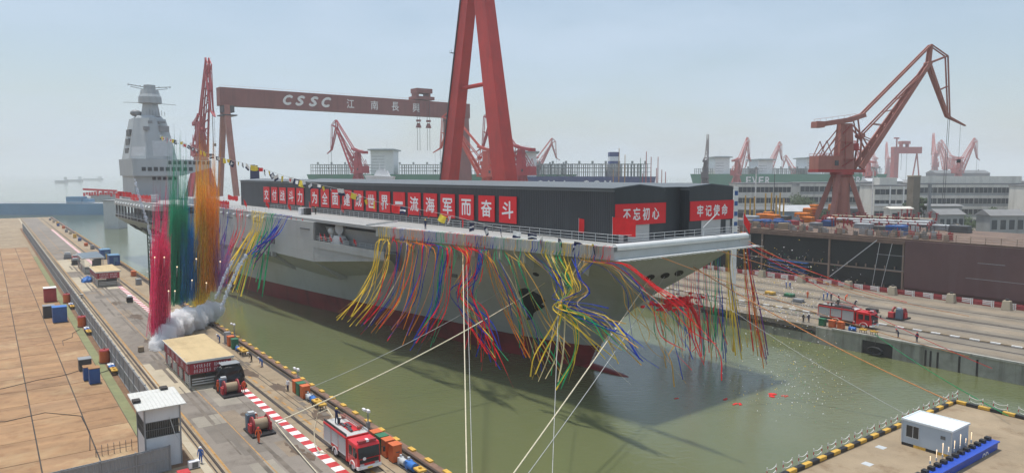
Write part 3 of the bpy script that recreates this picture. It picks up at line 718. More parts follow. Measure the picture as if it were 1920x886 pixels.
# -- far gantry with its long lettered girder
gb = atY(428, 186, 470); L0 = dloc(gb)
t = thing('gantry_crane', 'brownish gantry crane with long girder lettered CSSC 江南長興', 'crane', D(L0[0], L0[1], 3.2), DR)
z0, z1 = 75.9 - 3.2, 87 - 3.2
mb = MB(); mb.ext([(-3.4, z0 + 1), (3.4, z0 + 1), (4.0, z0 + 5), (4.0, z1), (-4.0, z1), (-4.0, z0 + 5)], 'y', 4.5, -184)
gd_ = MB(); gd_.box(-4.2, 4.2, -184, 6.2, z0, z1); gird = gd_.build('girder', M('crane_brown'), t)
mb = MB(); mb.box(-4.3, 4.3, -184, 6.3, z1 + .02, z1 + .4)
for i in range(60): mb.tube((-4.1, 6 - i * 3.1, z1 + .4), (-4.1, 6 - i * 3.1, z1 + 1.6), .05, n=4)
mb.tube((-4.1, 6, z1 + 1.6), (-4.1, -183, z1 + 1.6), .05, n=4); mb.build('walkway', M('crane_dull'), gird)
def beam_text(txt, px, wpx, hpx, sh=0, bold=.02):
    a = atY(px, 190, 470)
    # point of the girder face on the line of sight
    r = ray(px, 190); o = Vector(D(L0[0] - 4.25, 0, 0)); k = (o.x * U[0] + o.y * U[1]) / (r[0] * U[0] + r[1] * U[1])
    P = Vector((r[0] * k, r[1] * k, 0)); y = dloc(P)[1] - L0[1]; sc = r[1] * k / F
    mb = MB(); lettering(mb, txt, 8, (-4.26, y, (z0 + z1) / 2 + .3), (0, -1, 0), (0, 0, 1), 0, bold * 4, sh, fit=(wpx * sc * 1.1, hpx * sc))
    mb.build('lettering', M('white_paint'), gird)
for ch, px in zip('CSSC', (540, 563, 588, 612)): beam_text(ch, px, 15, 16.5, .3, .12)
for ch, px in zip('江南長興', (657, 702, 741, 780)): beam_text(ch, px, 13, 16)
for sg in (-1, 1):
    mb = MB(); mb.beam((sg * 3, 2.2, z0), (sg * 24, 2.2, 0), 3.4, 3.4, 0, 3.0, 3.0); mb.build('leg', M('crane_dull'), t)
mb = MB(); mb.box(-4.6, 4.6, -2.4, 4.4, z0 - 4.2, z0 - .05); mb.box(-7, 7, -3.5, 5.5, z0 - 6.5, z0 - 5.8); mb.tube((0, 1, z0 - 6), (0, 1, z0 - 4), 2.2); mb.build('leg_head', M('dark_steel'), t)
mb = MB(); mb.beam((-24, 2.2, 12), (24, 2.2, 12), 2.2); mb.build('sill_beam', M('crane_dull'), t)
mb = MB(); mb.frustum(-13, 13, -181, -168, 0, -7, 7, -181, -166, z0, 0); mb.build('leg', M('crane_brown'), t)
ty = dloc(atY(798, 190, 548))[1] - L0[1]
mb = MB(); mb.box(-5.5, 5.5, ty - 9, ty + 7.5, z1 + 1.2, z1 + 3.6); mb.box(-5, 5, ty - 7.5, ty + 6, z1 + 6.2, z1 + 9.6)
for a in (-6, 4): mb.box(-4.5, 4.5, ty + a, ty + a + 1.4, z1 + 3.6, z1 + 6.2)
mb.build('trolley', M('crane_brown'), t)
for a in (5, -3.6):
    mb = MB()
    for b in (-1.1, 1.1): mb.tube((-5.2, ty + a + b, z0 - 26), (-5.2, ty + a + b, z0 + 11), .16, n=5)
    hk = mb.build('hoist_rope', M('cable'), t)
    mb = MB(); mb.frustum(-6.4, -4, ty + a - 1.9, ty + a + 1.9, z0 - 9, -5.8, -4.6, ty + a - .9, ty + a + .9, z0 - 5.5); mb.box(-6.2, -4.2, ty + a - 1.5, ty + a + 1.5, z0 - 4.5, z0 - 3); mb.build('hook_block', M('crane_brown'), hk)
# -- level-luffing dock cranes: one built, the others are copies turned and scaled
def luffing(name, label, loc, rz, sc, body, dark):
    t = thing(name, label, 'crane', loc, rz, 'level luffing dock cranes', sc)
    for sx in (-1, 1):
        for sy in (-1, 1):
            mb = MB(); mb.beam((sx * 1.9, sy * 1.9, 28.6), (sx * 8.6, sy * 7.5, 3), 1.5, 1.5, 0, 1.7, 1.7); mb.beam((sx * 8.6, sy * 7.5, 3.2), (sx * 8.6, sy * 7.5, .9), 1.8)
            lg = mb.build('portal_leg', M(body), t)
            mb = MB(); mb.box(sx * 8.6 - 2.6, sx * 8.6 + 2.6, sy * 7.5 - .6, sy * 7.5 + .6, 0, 1.2); mb.build('bogie', M(dark), lg)
    mb = MB()
    for sy in (-1, 1): mb.beam((-8.2, sy * 7.2, 4.6), (8.2, sy * 7.2, 4.6), 1.2, 1.5)
    for sx in (-1, 1): mb.beam((sx * 8.2, -7.2, 4.6), (sx * 8.2, 7.2, 4.6), 1.2, 1.5)
    mb.build('sill_frame', M(body), t)
    mb = MB(); mb.tube((0, 0, 4), (0, 0, 28.6), 2.9, 2.9, 16); mb.build('column', M(body), t)
    mb = MB(); mb.tube((0, 0, 28.6), (0, 0, 29.5), 4.0, 4.0, 20); mb.tube((0, 0, 27.9), (0, 0, 28.1), 3.7, 3.7, 20); mb.build('slew_ring', M(dark), t)
    mb = MB(); mb.box(-10.6, 6.6, -3.6, 3.6, 29.5, 30.5); mb.build('turntable_deck', M(dark), t)
    mb = MB(); mb.box(-10.4, -1.9, -3.4, 3.4, 30.5, 35.2); hs = mb.build('machine_house', M(body), t)
    mb = MB(); mb.box(-4.6, -3.2, -3.5, 3.5, 31.8, 33.6); mb.build('house_window', M('glass'), hs)
    mb = MB(); mb.frustum(-2.6, 3.4, -2.2, 2.2, 30.5, -1.6, 2.4, -1.6, 1.6, 46.6); mb.build('tower', M(body), t)
    mb = MB(); mb.box(2.6, 6.2, -1.6, 1.6, 37.2, 37.6); mb.box(3.2, 5.2, -1.3, 1.3, 37.6, 39.6); mb.build('driver_cab', M(dark), t)
    mb = MB()
    for sy in (-1.5, 1.5):
        mb.beam((-10.9, sy, 46.3), (-8, sy, 46.2), 1.0, 2.0); mb.beam((-8.2, sy, 46.3), (2, sy, 47.9), 1.0, 1.7); mb.beam((1.9, sy, 47.9), (7.0, sy, 49.6), 1.0, 1.5)
    mb.box(-10.9, -8, -2.2, 2.2, 45.1, 47.0)
    for k in range(8): mb.tube((-10 + k * 2.2, 1.6, 47 + k * .3), (-10 + k * 2.2, 1.6, 48.1 + k * .3), .05, n=4)
    mb.tube((-10, 1.6, 48.1), (5.4, 1.6, 50.2), .05, n=4); mb.build('counterweight_arm', M(body), t)
    mb = MB()
    for sy in (-1.4, 1.4):
        mb.beam((5.6, sy * 1.75, 31), (30.2, sy * .75, 67.6), .9, 1.9, 0, .7, 1.1)
    for k in range(9):
        a = k / 9; mb.beam((5.6 + 24.6 * a, -1.6, 31 + 36.6 * a), (5.6 + 24.6 * (a + .1), 1.5, 31 + 36.6 * (a + .1)), .35)
    mb.build('boom', M(body), t)
    mb = MB(); nd = (6.2, 0, 42.4)
    for sy in (-1.1, 1.1):
        mb.beam((nd[0], sy, nd[2]), (26.6, sy * .8, 63.4), .45)
        mb.beam((nd[0], sy, nd[2]), (9.4, sy * 1.4, 37.2), .4); mb.beam((nd[0], sy, nd[2]), (5.4, sy * 1.6, 31.2), .55); mb.beam((nd[0], sy, nd[2]), (2.6, sy * 1.4, 46.0), .45); mb.beam((nd[0] - .6, sy, nd[2]), (4.2, sy * 1.4, 48.6), .4)
        for k in range(5):
            a = k / 5; mb.beam((6.2 + 20.4 * a, sy, 42.4 + 21 * a), (5.6 + 24.6 * (a * .8 + .25), sy * 1.4, 31 + 36.6 * (a * .8 + .25)), .28)
    mb.tube((nd[0], -1.9, nd[2]), (nd[0], 1.9, nd[2]), .9, n=10); mb.build('boom_truss', M(body), t)
    mb = MB()
    for y in (-3.55, 3.55):
        for z in (30.9, 31.5): mb.tube((-10.5, y * 1.01, z + 4.6), (-2, y * 1.01, z + 4.6), .05, n=4)
        for x in (-10.4, -8, -6, -4, -2.1): mb.tube((x, y * 1.01, 35.2), (x, y * 1.01, 36.2), .05, n=4)
    mb.build('handrail', M(dark), t); mb = MB()
    for k in range(5): mb.beam((-2.2 + .2 * k, -2.5 + .1 * k, 31 + 3 * k), (2.6 - .2 * k, -2.5 + .1 * k, 34 + 3 * k) if k % 2 == 0 else (2.6 - .2 * k, -2.5 + .1 * k, 31 + 3 * k), .5, .12)
    mb.beam((-.2, -2.35, 31), (-.2, -2.0, 46), .1); mb.build('access_stair', M(dark), t)
    mb = MB(); mb.beam((6.6, -.4, 32.5), (29.6, -.3, 67.2), .5, .12)
    for k in range(12): a = k / 12; mb.tube((6.6 + 23 * a, .5, 32.6 + 34.6 * a), (6.6 + 23 * a, .5, 33.6 + 34.6 * a), .04, n=4)
    mb.tube((6.6, .5, 33.6), (29.6, .5, 68.2), .04, n=4); mb.build('boom_walkway', M(dark), t)
    mb = MB()
    for sy in (-1.0, 1.0): mb.beam((6.2, sy, 49.6), (30.7, sy * .7, 74.2), .62)
    mb.build('tie_bar', M(body), t)
    mb = MB()
    for sy in (-.9, .9):
        mb.beam((30.2, sy, 67.8), (30.7, sy * .8, 74.3), .75); mb.beam((30.7, sy * .8, 74.3), (37.0, sy * .8, 70.4), .38); mb.beam((30.2, sy, 67.8), (37.0, sy * .8, 70.4), .55)
        mb.beam((30.4, sy, 67.4), (38.4, sy * .6, 49.2), .85, .85, 0, .7, .7); mb.beam((37.0, sy * .8, 70.4), (39.0, sy * .6, 49.4), .4); mb.beam((34.4, sy * .8, 58.4), (38.0, sy * .7, 60), .3)
        mb.beam((38.4, sy * .6, 49.3), (45.4, sy * .3, 46.1), .7, .7, 0, .35, .35)
    mb.tube((30.2, -1.4, 67.7), (30.2, 1.4, 67.7), .8, n=10); mb.build('jib', M(body), t)
    mb = MB(); mb.tube((38.8, 0, 49), (38.2, 0, 18), .1, n=4); mb.tube((39.4, 0, 49), (39.0, 0, 18), .1, n=4); mb.tube((43.6, 0, 47), (43.6, 0, 34), .06, n=4); rp_ = mb.build('hoist_rope', M('cable'), t)
    mb = MB(); mb.box(43.1, 44.1, -.4, .4, 32.9, 34.1); mb.build('hook', M('black'), rp_)
    mb = MB()
    for sy in (-2.4, 2.4):
        for x in (-8.6, -6.4): mb.beam((x, sy, 35.2), (x + 7, sy * .6, 44.6), .32)
        mb.beam((-9.5, sy, 35.2), (-7.2, sy, 40.5), .25); mb.beam((-5, sy, 35.2), (-7.2, sy, 40.5), .25)
    mb.build('stay_frame', M(body), t)
    return t
def facing(px, Y, z=3.2, py=330): p = atY(px, py, Y); return (p.x, p.y, z)
bigc = luffing('dock_crane', 'large reddish level-luffing dock crane behind the dark tanker hull', facing(1578, 255), 0.08, 1.0, 'crane_dull', 'crane_red_deep')
far = [(672, 590, PI - .75, 1.0, 'red dock crane left of the white wheelhouse of the green container ship'),
       (914, 440, PI - .55, .92, 'bright red dock crane standing between the red A-frame legs'),
       (978, 455, PI - .8, .95, 'dark red dock crane just right of the A-frame legs'),
       (378, 520, -1.02, 1.42, 'tall slender red dock crane rising beside the carrier island'),
       (1001, 900, .7, 1.0, 'pale hazy crane jib behind the navy blue container ship'),
       (1322, 620, 1.25, .86, 'grey-brown crane with raised jib before the far green ship'),
       (1381, 760, .9, .92, 'pink hazy dock crane nearest the yellow columns'),
       (1440, 1000, .75, 1.0, 'small pink dock crane before the middle white wheelhouse'),
       (1420, 1150, 1.9, .8, 'low pink crane by the white lamp post, jib turned away'),
       (1492, 1150, 1.9, .8, 'faint crane between the tree and the large crane house'),
       (1628, 800, 1.7, .9, 'faint red crane just right of the large crane boom'),
       (1664, 1500, 1.2, 1.3, 'faint red crane left of the hazy gantry'),
       (1752, 1300, 1.15, 1.4, 'slim hazy crane right of the concrete tower'),
       (1772, 1500, 1.4, 1.3, 'thin distant crane between two slim hazy cranes'),
       (1786, 1400, 1.6, 1.3, 'thin faint crane by the dark far sheds'),
       (1797, 900, .5, 1.0, 'hazy pink crane with jib reaching to the right by the far sheds'),
       (1640, 1700, 1.3, 1.4, 'very faint grey crane left of the tall white lamp post')]
mat('crane_crimson', (.40, .03, .04), .55, .12, .2); mat('crane_vivid', (.60, .09, .055), .55, .12, .2); mat('crane_sooty', (.10, .085, .085), .6, .15, .2)
def recolour(root, m):
    for c in list(COL.objects):
        if c.parent == root or (c.parent and c.parent.parent == root):
            for s_ in c.material_slots:
                if s_.material and s_.material.name.startswith('crane'): s_.link = 'OBJECT'; s_.material = M(m)
tree_ = {}
for c in COL.objects:
    if c.parent: tree_.setdefault(c.parent.name, []).append(c)
for px, Y, rz, sc, lab in far:
    c = dup(bigc, facing(px, Y, 3.2), rz, lab, None, sc, None, tree_)
    recolour(c, {378: 'crane_crimson', 978: 'crane_crimson', 914: 'crane_vivid', 1322: 'crane_sooty', 672: 'crane_crimson'}.get(px, 'crane_pink'))
def recolor(root, frm, to): pass
# -- hazy distant gantry
t = thing('gantry_crane', 'distant hazy gantry crane with one box leg and one A-shaped leg', 'crane', facing(1676, 1000), .12, None)
mb = MB(); mb.box(-3.4, 3.4, -4, 4, 0, 66); mb.build('leg', M('crane_pink'), t)
for sg in (-1, 1):
    mb = MB(); mb.beam((33, 0, 58), (33 + sg * 8.5, 0, 0), 1.3); mb.build('leg', M('crane_pink'), t)
mb = MB(); mb.box(-4, 38, -3.5, 3.5, 57, 66); mb.build('girder', M('crane_pink'), t)
mb = MB(); mb.box(7, 20, -4, 4, 70, 74); mb.box(8, 9.5, -3, 3, 66, 70); mb.box(17, 18.5, -3, 3, 66, 70); mb.build('trolley', M('crane_pink'), t)
mb = MB(); mb.tube((2, 0, 66), (2, 0, 77), 1); mb.box(-2, 5, -1, 1, 77, 79); mb.build('mast', M('crane_pink'), t)
mb = MB(); mb.tube((10, 0, 57), (10, 0, 34), .25, n=4); mb.tube((18, 0, 57), (18, 0, 12), .25, n=4); mb.build('hoist_rope', M('cable'), t)
# ================================================================ far ships
mat('ship_green', (.025, .20, .11), .6, .12, .05); mat('ship_navy', (.02, .05, .17), .6, .12, .05); mat('ship_white', (.72, .73, .73), .6, .08, .1)
mat('lash_grey', (.22, .255, .25), .6, .2, .1)
def container_ship(name, lab, px0, Y, Lm, deck, hullm, sup, bays, ltop, flip=False, words=None):
    p = atY(px0, 330, Y); t = thing(name, lab, 'container ship', (p.x, p.y, 0), 0)
    e = -1 if flip else 1
    mb = MB(); o = [(0, 0), (Lm * .06, -14), (Lm * .18, -21), (Lm * .9, -21), (Lm, -14), (Lm, 14), (Lm * .9, 21), (Lm * .18, 21), (Lm * .06, 14)]
    if flip: o = [(Lm - x, y) for x, y in o][::-1]
    i = [((x - Lm / 2) * .93 + Lm / 2, y * .85) for x, y in o]
    mb.loft([[(x, y, -2) for x, y in i], [(x, y, deck * .55) for x, y in [((a[0] + b[0]) / 2, (a[1] + b[1]) / 2) for a, b in zip(o, i)]], [(x, y, deck) for x, y in o]]); hl = mb.build('hull', M(hullm), t)
    for x, w_, h_ in sup:
        mb = MB(); mb.box(x, x + w_, -17, 17, deck, deck + h_); s_ = mb.build('superstructure', M('ship_white'), t)
        mb = MB(); mb.box(x - 2.5, x + w_ + 2.5, -21, 21, deck + h_ - 2.2, deck + h_ - .8); mb.build('bridge_wing', M('lash_grey'), s_)
        for k in range(1, int(h_ / 3.2) - 1):
            mb = MB(); mb.box(x + 1, x + w_ * .6, -17.1, -16.9, deck + k * 3.2, deck + k * 3.2 + .5); mb.build('window_row', M('mid_grey'), s_)
        mb = MB(); mb.tube((x + w_ * .6, 0, deck + h_), (x + w_ * .6, 0, deck + h_ + 9), .5, .2, 5); mb.build('mast', M('ship_white'), s_)
    for k in range(bays):
        x = 10 + k * (Lm - 18) / bays
        if any(a - 2 < x < a + b + 2 for a, b, _ in sup): continue
        mb = MB()
        for y in (-19, 0, 19): mb.box(x, x + .6, y - .3, y + .3, deck, deck + ltop); mb.box(x + 2.2, x + 2.7, y - .3, y + .3, deck, deck + ltop)
        for z in (.35, .68, .97): mb.box(x - .2, x + 2.9, -19.5, 19.5, deck + ltop * z - .35, deck + ltop * z); mb.box(x, x + (Lm - 18) / bays, -19.6, -19.3, deck + ltop * z - .2, deck + ltop * z + .1)
        for y in (-19,): mb.box(x - .4, x + 1.5, y - .4, y + .4, deck + ltop, deck + ltop + 2.2 * (k % 2))
        mb.build('lashing_bridge', M('lash_grey'), t)
    if words:
        for ch, x in words:
            mb = MB(); lettering(mb, ch, 9, (x, -21.15, deck - 8), (1, 0, 0), (0, 0, 1), 0, .25, fit=(5.6, 9.0)); mb.build('hull_letter', M('ship_white'), hl)
    return t
container_ship('container_ship', 'green-hulled container ship with white wheelhouse behind the carrier sheds', 575, 800, 300, 31.5, 'ship_green', [(75, 25, 28)], 38, 11)
sc_ = 650 / F
nv = container_ship('container_ship', 'navy blue container ship with large white hull letters', 928, 650, 146, 29.6, 'ship_navy', [(17, 20, 23)], 22, 11.5, True,
    [(ch, (px - 928) * sc_) for ch, px in zip('CMACGM', (1010, 1031, 1055, 1093, 1112, 1133))])
mb = MB(); x = (1149 - 928) * sc_; mb.box(x - 6, x + 6, -8, 8, 29.6, 41); fn = mb.build('funnel_casing', M('ship_white'), nv)
for z0, z1, m in ((41, 43.5, 'ship_navy'), (43.5, 47.5, 'ship_white'), (47.5, 51.5, 'ship_navy')):
    mb = MB(); mb.frustum(x - 4.2, x + 4.2, -6, 6, z0, x - 4.2, x + 4.2, -6, 6, z1); mb.build('funnel_band', M(m), fn)
sc_ = 900 / F
container_ship('container_ship', 'far green container ship with three white deckhouses on the right', 1294, 900, 240, 31.8, 'ship_green', [(26, 18, 22), (79, 18, 19), (139, 18, 21)], 44, 7, False,
    [(ch, (px - 1294) * sc_) for ch, px in zip('EVERGREEN', (1393, 1404, 1416, 1428, 1583, 1594, 1604, 1614, 1624))])
# small white ship
p = atY(712, 333, 560); t = thing('white_ship', 'small white ship with rounded deckhouse before the green container ship', 'ship', (p.x, p.y, 0), 0)
mb = MB(); mb.loft([[(-8, -5, 25), (10, -5, 25), (10, 5, 25), (-8, 5, 25)], [(-11, -6, 31), (11.5, -6, 30), (11.5, 6, 30), (-11, 6, 31)]]); mb.build('hull', M('ship_white'), t)
mb = MB(); mb.frustum(-4, 8, -4, 4, 30, -2, 6, -3, 3, 34.5); mb.box(-1, 4, -2.5, 2.5, 34.5, 36); mb.build('deckhouse', M('ship_white'), t)
mb = MB(); mb.tube((0, 0, 36), (0, 0, 41), .25, n=5); mb.tube((4, 0, 36), (4, 0, 39), .2, n=5); mb.build('mast', M('ship_white'), t)
# slim poles in front of the ships
def pole(name, lab, px, Y, py_top, r, m, group=None, z=3.2, cat='pole'):
    p = atY(px, py_top, Y); t = thing(name, lab, cat, (p.x, p.y, z), 0, group)
    mb = MB(); mb.tube((0, 0, 0), (0, 0, p.z - z), r, r * .6, 7); mb.build('post', M(m), t)
    mb = MB(); mb.tube((0, 0, 0), (0, 0, .5), r * 2, r * 1.6, 8); mb.build('base', M(m), t)
    return t
for px, yt in ((1205, 325), (1212, 284), (1221, 294), (1231, 315), (1234, 294), (1241, 318), (1248, 322)):
    pole('red_pole', 'thin pinkish red pole rising by the stern of the navy ship', px, 520, yt, .45, 'crane_pink', 'slim red poles by the navy ship stern')
for px, yt in ((1150, 318), (1161, 278), (1172, 290)):
    pole('scaffold_mast', 'thin orange mast standing before the navy blue ship', px, 520, yt, .4, 'faded_orange', 'orange masts by the navy ship')
pole('green_pole', 'thin dark green pole among the masts by the navy ship', 1201, 520, 296, .3, 'green_paint')
# ship's dark blue funnel object standing behind the shed
t = thing('blue_ventilator', 'dark blue flat-topped funnel standing behind the far end of the shed', 'funnel', (*atY(478, 335, 268).xy, 20), .3)
mb = MB(); mb.frustum(-1.9, 1.9, -2, 2, 0, -1.5, 1.5, -1.5, 1.5, 14.6); mb.build('casing', M('navy'), t)
mb = MB(); mb.box(-1.2, .2, -1, 1, 14.6, 15.5); mb.tube((.7, 0, 14.6), (.7, 0, 15.3), .4); mb.build('cap', M('dark_steel'), t)
# ================================================================ left distance: blue dock barrier, grey ship, sea
def gate_piece(name, lab, px0, px1, Y, y0, y1, dp, m, cat):
    a, b = atY(px0, y0, Y), atY(px1, y1, Y)
    t = thing(name, lab, cat, ((a.x + b.x) / 2, Y, 0), 0)
    w2 = (b.x - a.x) / 2; mb = MB(); mb.box(-w2, w2, 0, dp, -1.5, a.z); mb.build('side_wall', M(m), t)
    return t, w2, a.z
mat('barrier_blue', (.11, .25, .40), .6, .12, .05)
t, w2, zz = gate_piece('dock_barrier', 'low blue steel barrier wall across the water beyond the carrier stern', -60, 214, 560, 382, 400, 14, 'barrier_blue', 'dock gate')
mb = MB(); mb.box(-w2, w2, 1, 13, zz, zz + .5); mb.build('walkway', M('light_grey'), t)
railing('railing', [(-w2, .3, zz), (w2, .3, zz)], t, 1.6, 4, r=.1)
mb = MB(); mb.box(18, 30, 3, 11, zz + .5, zz + 5.5); mb.box(31, 36, 3, 11, zz + .5, zz + 3.6); mb.build('control_house', M('barrier_blue'), t)
t, w2, zz = gate_piece('caisson_block', 'pale grey-green steel caisson standing beside the carrier stern', 193, 221, 420, 377, 404, 10, 'light_grey', 'caisson')
mb = MB(); mb.box(-w2 - .5, w2 + .5, -.5, 10.5, zz, zz + .6); mb.build('cap', M('mid_grey'), t)
p = atY(172, 372, 640); t = thing('grey_warship', 'grey naval ship moored past the carrier stern with red cloth along its rails', 'ship', (p.x, p.y, 0), 0)
mb = MB(); mb.loft([[(-4, -5, -1), (26, -5, -1), (26, 5, -1), (-4, 5, -1)], [(-7, -6, 11), (28, -6, 11), (28, 6, 11), (-7, 6, 11)]]); mb.build('hull', M('island_grey'), t)
mb = MB(); mb.box(2, 24, -5, 5, 11, 14); mb.box(10, 20, -4, 4, 14, 16); mb.build('deckhouse', M('island_grey'), t)
mb = MB()
for k in range(14): mb.box(-4 + k * 2.4, -2.2 + k * 2.4, -5.9, -5.5, 12 + R.uniform(0, 2), 16.4 + R.uniform(-1, .6))
mb.beam((-4, -5.8, 18.5), (26, -5.8, 17), .5, 1.8); mb.build('red_cloth', M('flag_red'), t)
for px, Y, w_ in ((140, 3000, 60), (175, 3600, 90), (115, 2600, 40)):
    p = atY(px, 335, Y); t = thing('cargo_ship', 'tiny hazy cargo ship far out on the pale river', 'ship', (p.x, p.y, 0), .2, 'far ships on the river')
    mb = MB(); mb.frustum(-w_ * .45, w_ * .45, -8, 8, -1, -w_ / 2, w_ / 2, -9, 9, 8); mb.build('hull', M('mid_grey'), t)
    mb = MB(); mb.box(w_ * .25, w_ * .42, -6, 6, 8, 20); mb.build('deckhouse', M('light_grey'), t)
# ================================================================ right-hand shipyard: tanker hull, buildings, trees
mat('hull_dark', (.007, .011, .011), .5, .3, .12, streak=('#20302c', .3, .5)); mat('hull_brown', (.115, .062, .06), .6, .16, .12, streak=('#6d5a5c', .25, .45)); mat('primer_beige', (.27, .20, .15), .7, .15, .3)
W0 = -144.0
t = thing('tanker_hull', 'unfinished dark tanker hull with brown fore section standing beyond the right quay', 'ship hull', D(20, W0, 3.2), DR)
mb = MB(); mb.box(1.2, 150, -42, -.9, .0, 12.8); mb.build('dark_side', M('hull_dark'), t)
mb = MB()
rg = []
for x, b0, b1, y0 in ((1.2, 0, 0, 0), (-12, 0, 0, 0), (-30, -.5, -.5, 0), (-48, -4, -3, 0), (-64, -15, -12, 0), (-72, -21, -21, 0)):
    rg.append([(x, b0 - 1.2, 0), (x, b0, 1.6), (x, b1 + .2, 12.9), (x, -42 - b1, 12.9), (x, -42 - b0, 0)])
mb.loft(rg, True, 0, False); mb.build('fore_section', M('hull_brown'), t)
mb = MB(); mb.box(-64, 150, -41, -.6, 12.92, 13.3); mb.box(1.3, 150, -.9, .15, 11.9, 12.9); mb.build('deck', mat('deck_rust', (.15, .10, .075), .8, .3, .25, spots=('#8a7560', .4, .5)), t)
for x, wd in ((1.6, .7), (20.6, .7), (41, .6), (71, .6), (101, .6)):
    mb = MB(); mb.box(x, x + wd * .6, -.85, -.4, .2, 11.8); mb.build('side_frame', M('primer_beige'), t)
for z, x0, x1 in ((5.0, 1.3, 150), (0.2, 1.3, 150)):
    mb = MB(); mb.box(x0, x1, -.85, -.45, z, z + .32)
    for k in range(60): mb.box(x0 + k * 2.4, x0 + k * 2.4 + .12, -.8, -.3, z + .5, z + 1.3)
    mb.build('side_stringer', M('primer_beige'), t)
for ga, gb, gw in (((20, .3, 2), (8, .3, 12.5), .17), ((6.6, .3, 0), (4.2, .3, 12), .09), ((8.8, .3, 0), (7.2, .3, 12), .09), ((58, .5, 1), (55, .5, 14), .25)):
    mb = MB(); mb.beam(ga, gb, gw); mb.build('gangway', M('light_grey'), t)
railing('railing', [(-40, -.2, 13.3), (150, -.2, 13.3)], t, 1.6, 3, 'primer_beige', .07)
mb = MB()
for k in range(26): mb.box(30 + (k % 13) * .5 - 3, 30 + (k % 13) * .5, .3, 1.2, .3 + (k // 13) * 2.2, .6 + (k // 13) * 2.2)
for k in range(5): mb.box(26, 38, .2, 1.3, 1.2 + k * .9, 1.4 + k * .9)
mb.build('blue_staging', M('blue_paint'), t)
mb = MB(); mb.box(-20, 8, -.02, .06, 9.0, 9.12); mb.box(-30, 8, -.02, .06, 5.4, 5.5); mb.build('weld_seam', M('mid_grey'), t)
def deck_item(name, lab, cat, px, py, w_, d_, h_, m, group=None, up=16.5, bev=.08, frame=True):
    v = gd(px, py, up); t = thing(name, lab, cat, D(v[0], v[1], up), DR + R.uniform(-.1, .1), group)
    mb = MB(); mb.frustum(-w_ / 2, w_ / 2, -d_ / 2, d_ / 2, 0, -w_ * .45, w_ * .45, -d_ * .45, d_ * .45, h_); mb.build('body', M(m), t, bev)
    if frame:
        mb = MB()
        for k in range(3): mb.box(-w_ / 2 - .06, w_ / 2 + .06, -d_ / 2 - .06, d_ / 2 + .06, h_ * (.12 + .3 * k), h_ * (.12 + .3 * k) + .12)
        mb.build('strap', M('dark_groove'), t)
    return t
mat('tarp_orange', (.80, .22, .02), .6, .2, .8, bump=.4)
for k, (px, py, w_, d_, h_) in enumerate(((1432, 413, 4.6, 3, 2.3), (1449, 414, 4.4, 3, 2.2), (1441, 405, 3, 3, 1.6), (1504, 414, 4.6, 3, 2.8), (1517, 406, 4, 3, 3.2), (1528, 399, 3.6, 3, 3.4), (1561, 394, 3, 2.6, 2.6), (1516, 417, 3.4, 2.4, 1.9), (1560, 415, 4, 2, 1.5), (1575, 416, 4, 2, 1.3), (1588, 417, 3, 2, 1.2))):
    deck_item('orange_bundle', 'bright orange wrapped bundle on the tanker deck at the foot of the large crane', 'bundle', px, py, w_, d_, h_, 'tarp_orange', 'orange bundles on the tanker deck')
for k, (px, py, w_, h_) in enumerate(((1421, 424, 3.4, 2), (1444, 426, 4, 2), (1458, 427, 4.4, 2.2), (1470, 425, 3.4, 1.8), (1680, 440, 5, 2.4), (1552, 424, 3, 1.8))):
    deck_item('blue_crate', 'blue steel crate standing at the edge of the tanker deck', 'crate', px, py, w_, 2.6, h_, 'blue_paint', 'blue crates on the tanker deck')
for k, (px, py, w_, h_) in enumerate(((1397, 425, 4, 2.2), (1408, 418, 5, 2.4), (1470, 412, 4, 1.4), (1530, 427, 3, 1.6), (1620, 428, 5, 1.5), (1655, 434, 4, 1.6), (1735, 425, 4, 2.2), (1770, 432, 6, 1.6), (1800, 436, 5, 2))):
    deck_item('grey_gear_box', 'grey winch housing among clutter on the tanker deck', 'gear box', px, py, w_, 2.6, h_, ('mid_grey', 'light_grey', 'shade_grey')[k % 3], 'grey housings on the tanker deck')
for k, (a, b, z, r) in enumerate((((1546, 409), (1745, 417), 18.3, .42), ((1560, 404), (1752, 411), 18.2, .32), ((1600, 415), (1742, 421), 18.1, .3))):
    p, q = gd(*a, z), gd(*b, z); t = thing('deck_pipe', 'long pale pipe laid on red trestles along the tanker deck' if k == 0 else ('second pale pipe behind the longest one on the tanker deck' if k == 1 else 'short low pale pipe before the other deck pipes'), 'pipe', D(p[0], p[1], 16.5), DR)
    q = Vector((q[0] - p[0], q[1] - p[1], z - 16.5)); mb = MB(); mb.tube((0, 0, z - 16.5), q, r, n=10); mb.build('pipe_run', M('light_grey' if k != 1 else 'pale_concrete'), t)
    for i in range(9):
        mb = MB(); c = Vector((0, 0, z - 16.5)).lerp(q, i / 8)
        for e in (-.8, .8): mb.box(c.x - .15, c.x + .15, c.y + e - .15, c.y + e + .15, 0, c.z + .3)
        mb.box(c.x - .15, c.x + .15, c.y - 1.1, c.y + 1.1, c.z - r - .25, c.z - r); mb.build('trestle', M('dull_red_paint'), t)
for k in range(46):
    px = R.uniform(1540, 1760); py = R.uniform(402, 428)
    v = gd(px, py, 16.5)
    if k == 0:
        st0 = thing('red_stanchion', 'short dark red steel stanchion on the tanker deck', 'stanchion', D(v[0], v[1], 16.5), DR, 'red stanchions on the tanker deck')
        mb = MB(); mb.box(-.16, .16, -.16, .16, 0, 2.4); mb.build('post', M('dull_red_paint'), st0); mb = MB(); mb.box(-.5, .5, -.3, .3, 2.4, 2.6); mb.build('head_plate', M('dull_red_paint'), st0)
    else: dup(st0, D(v[0], v[1], 16.5), DR + R.uniform(-.5, .5))
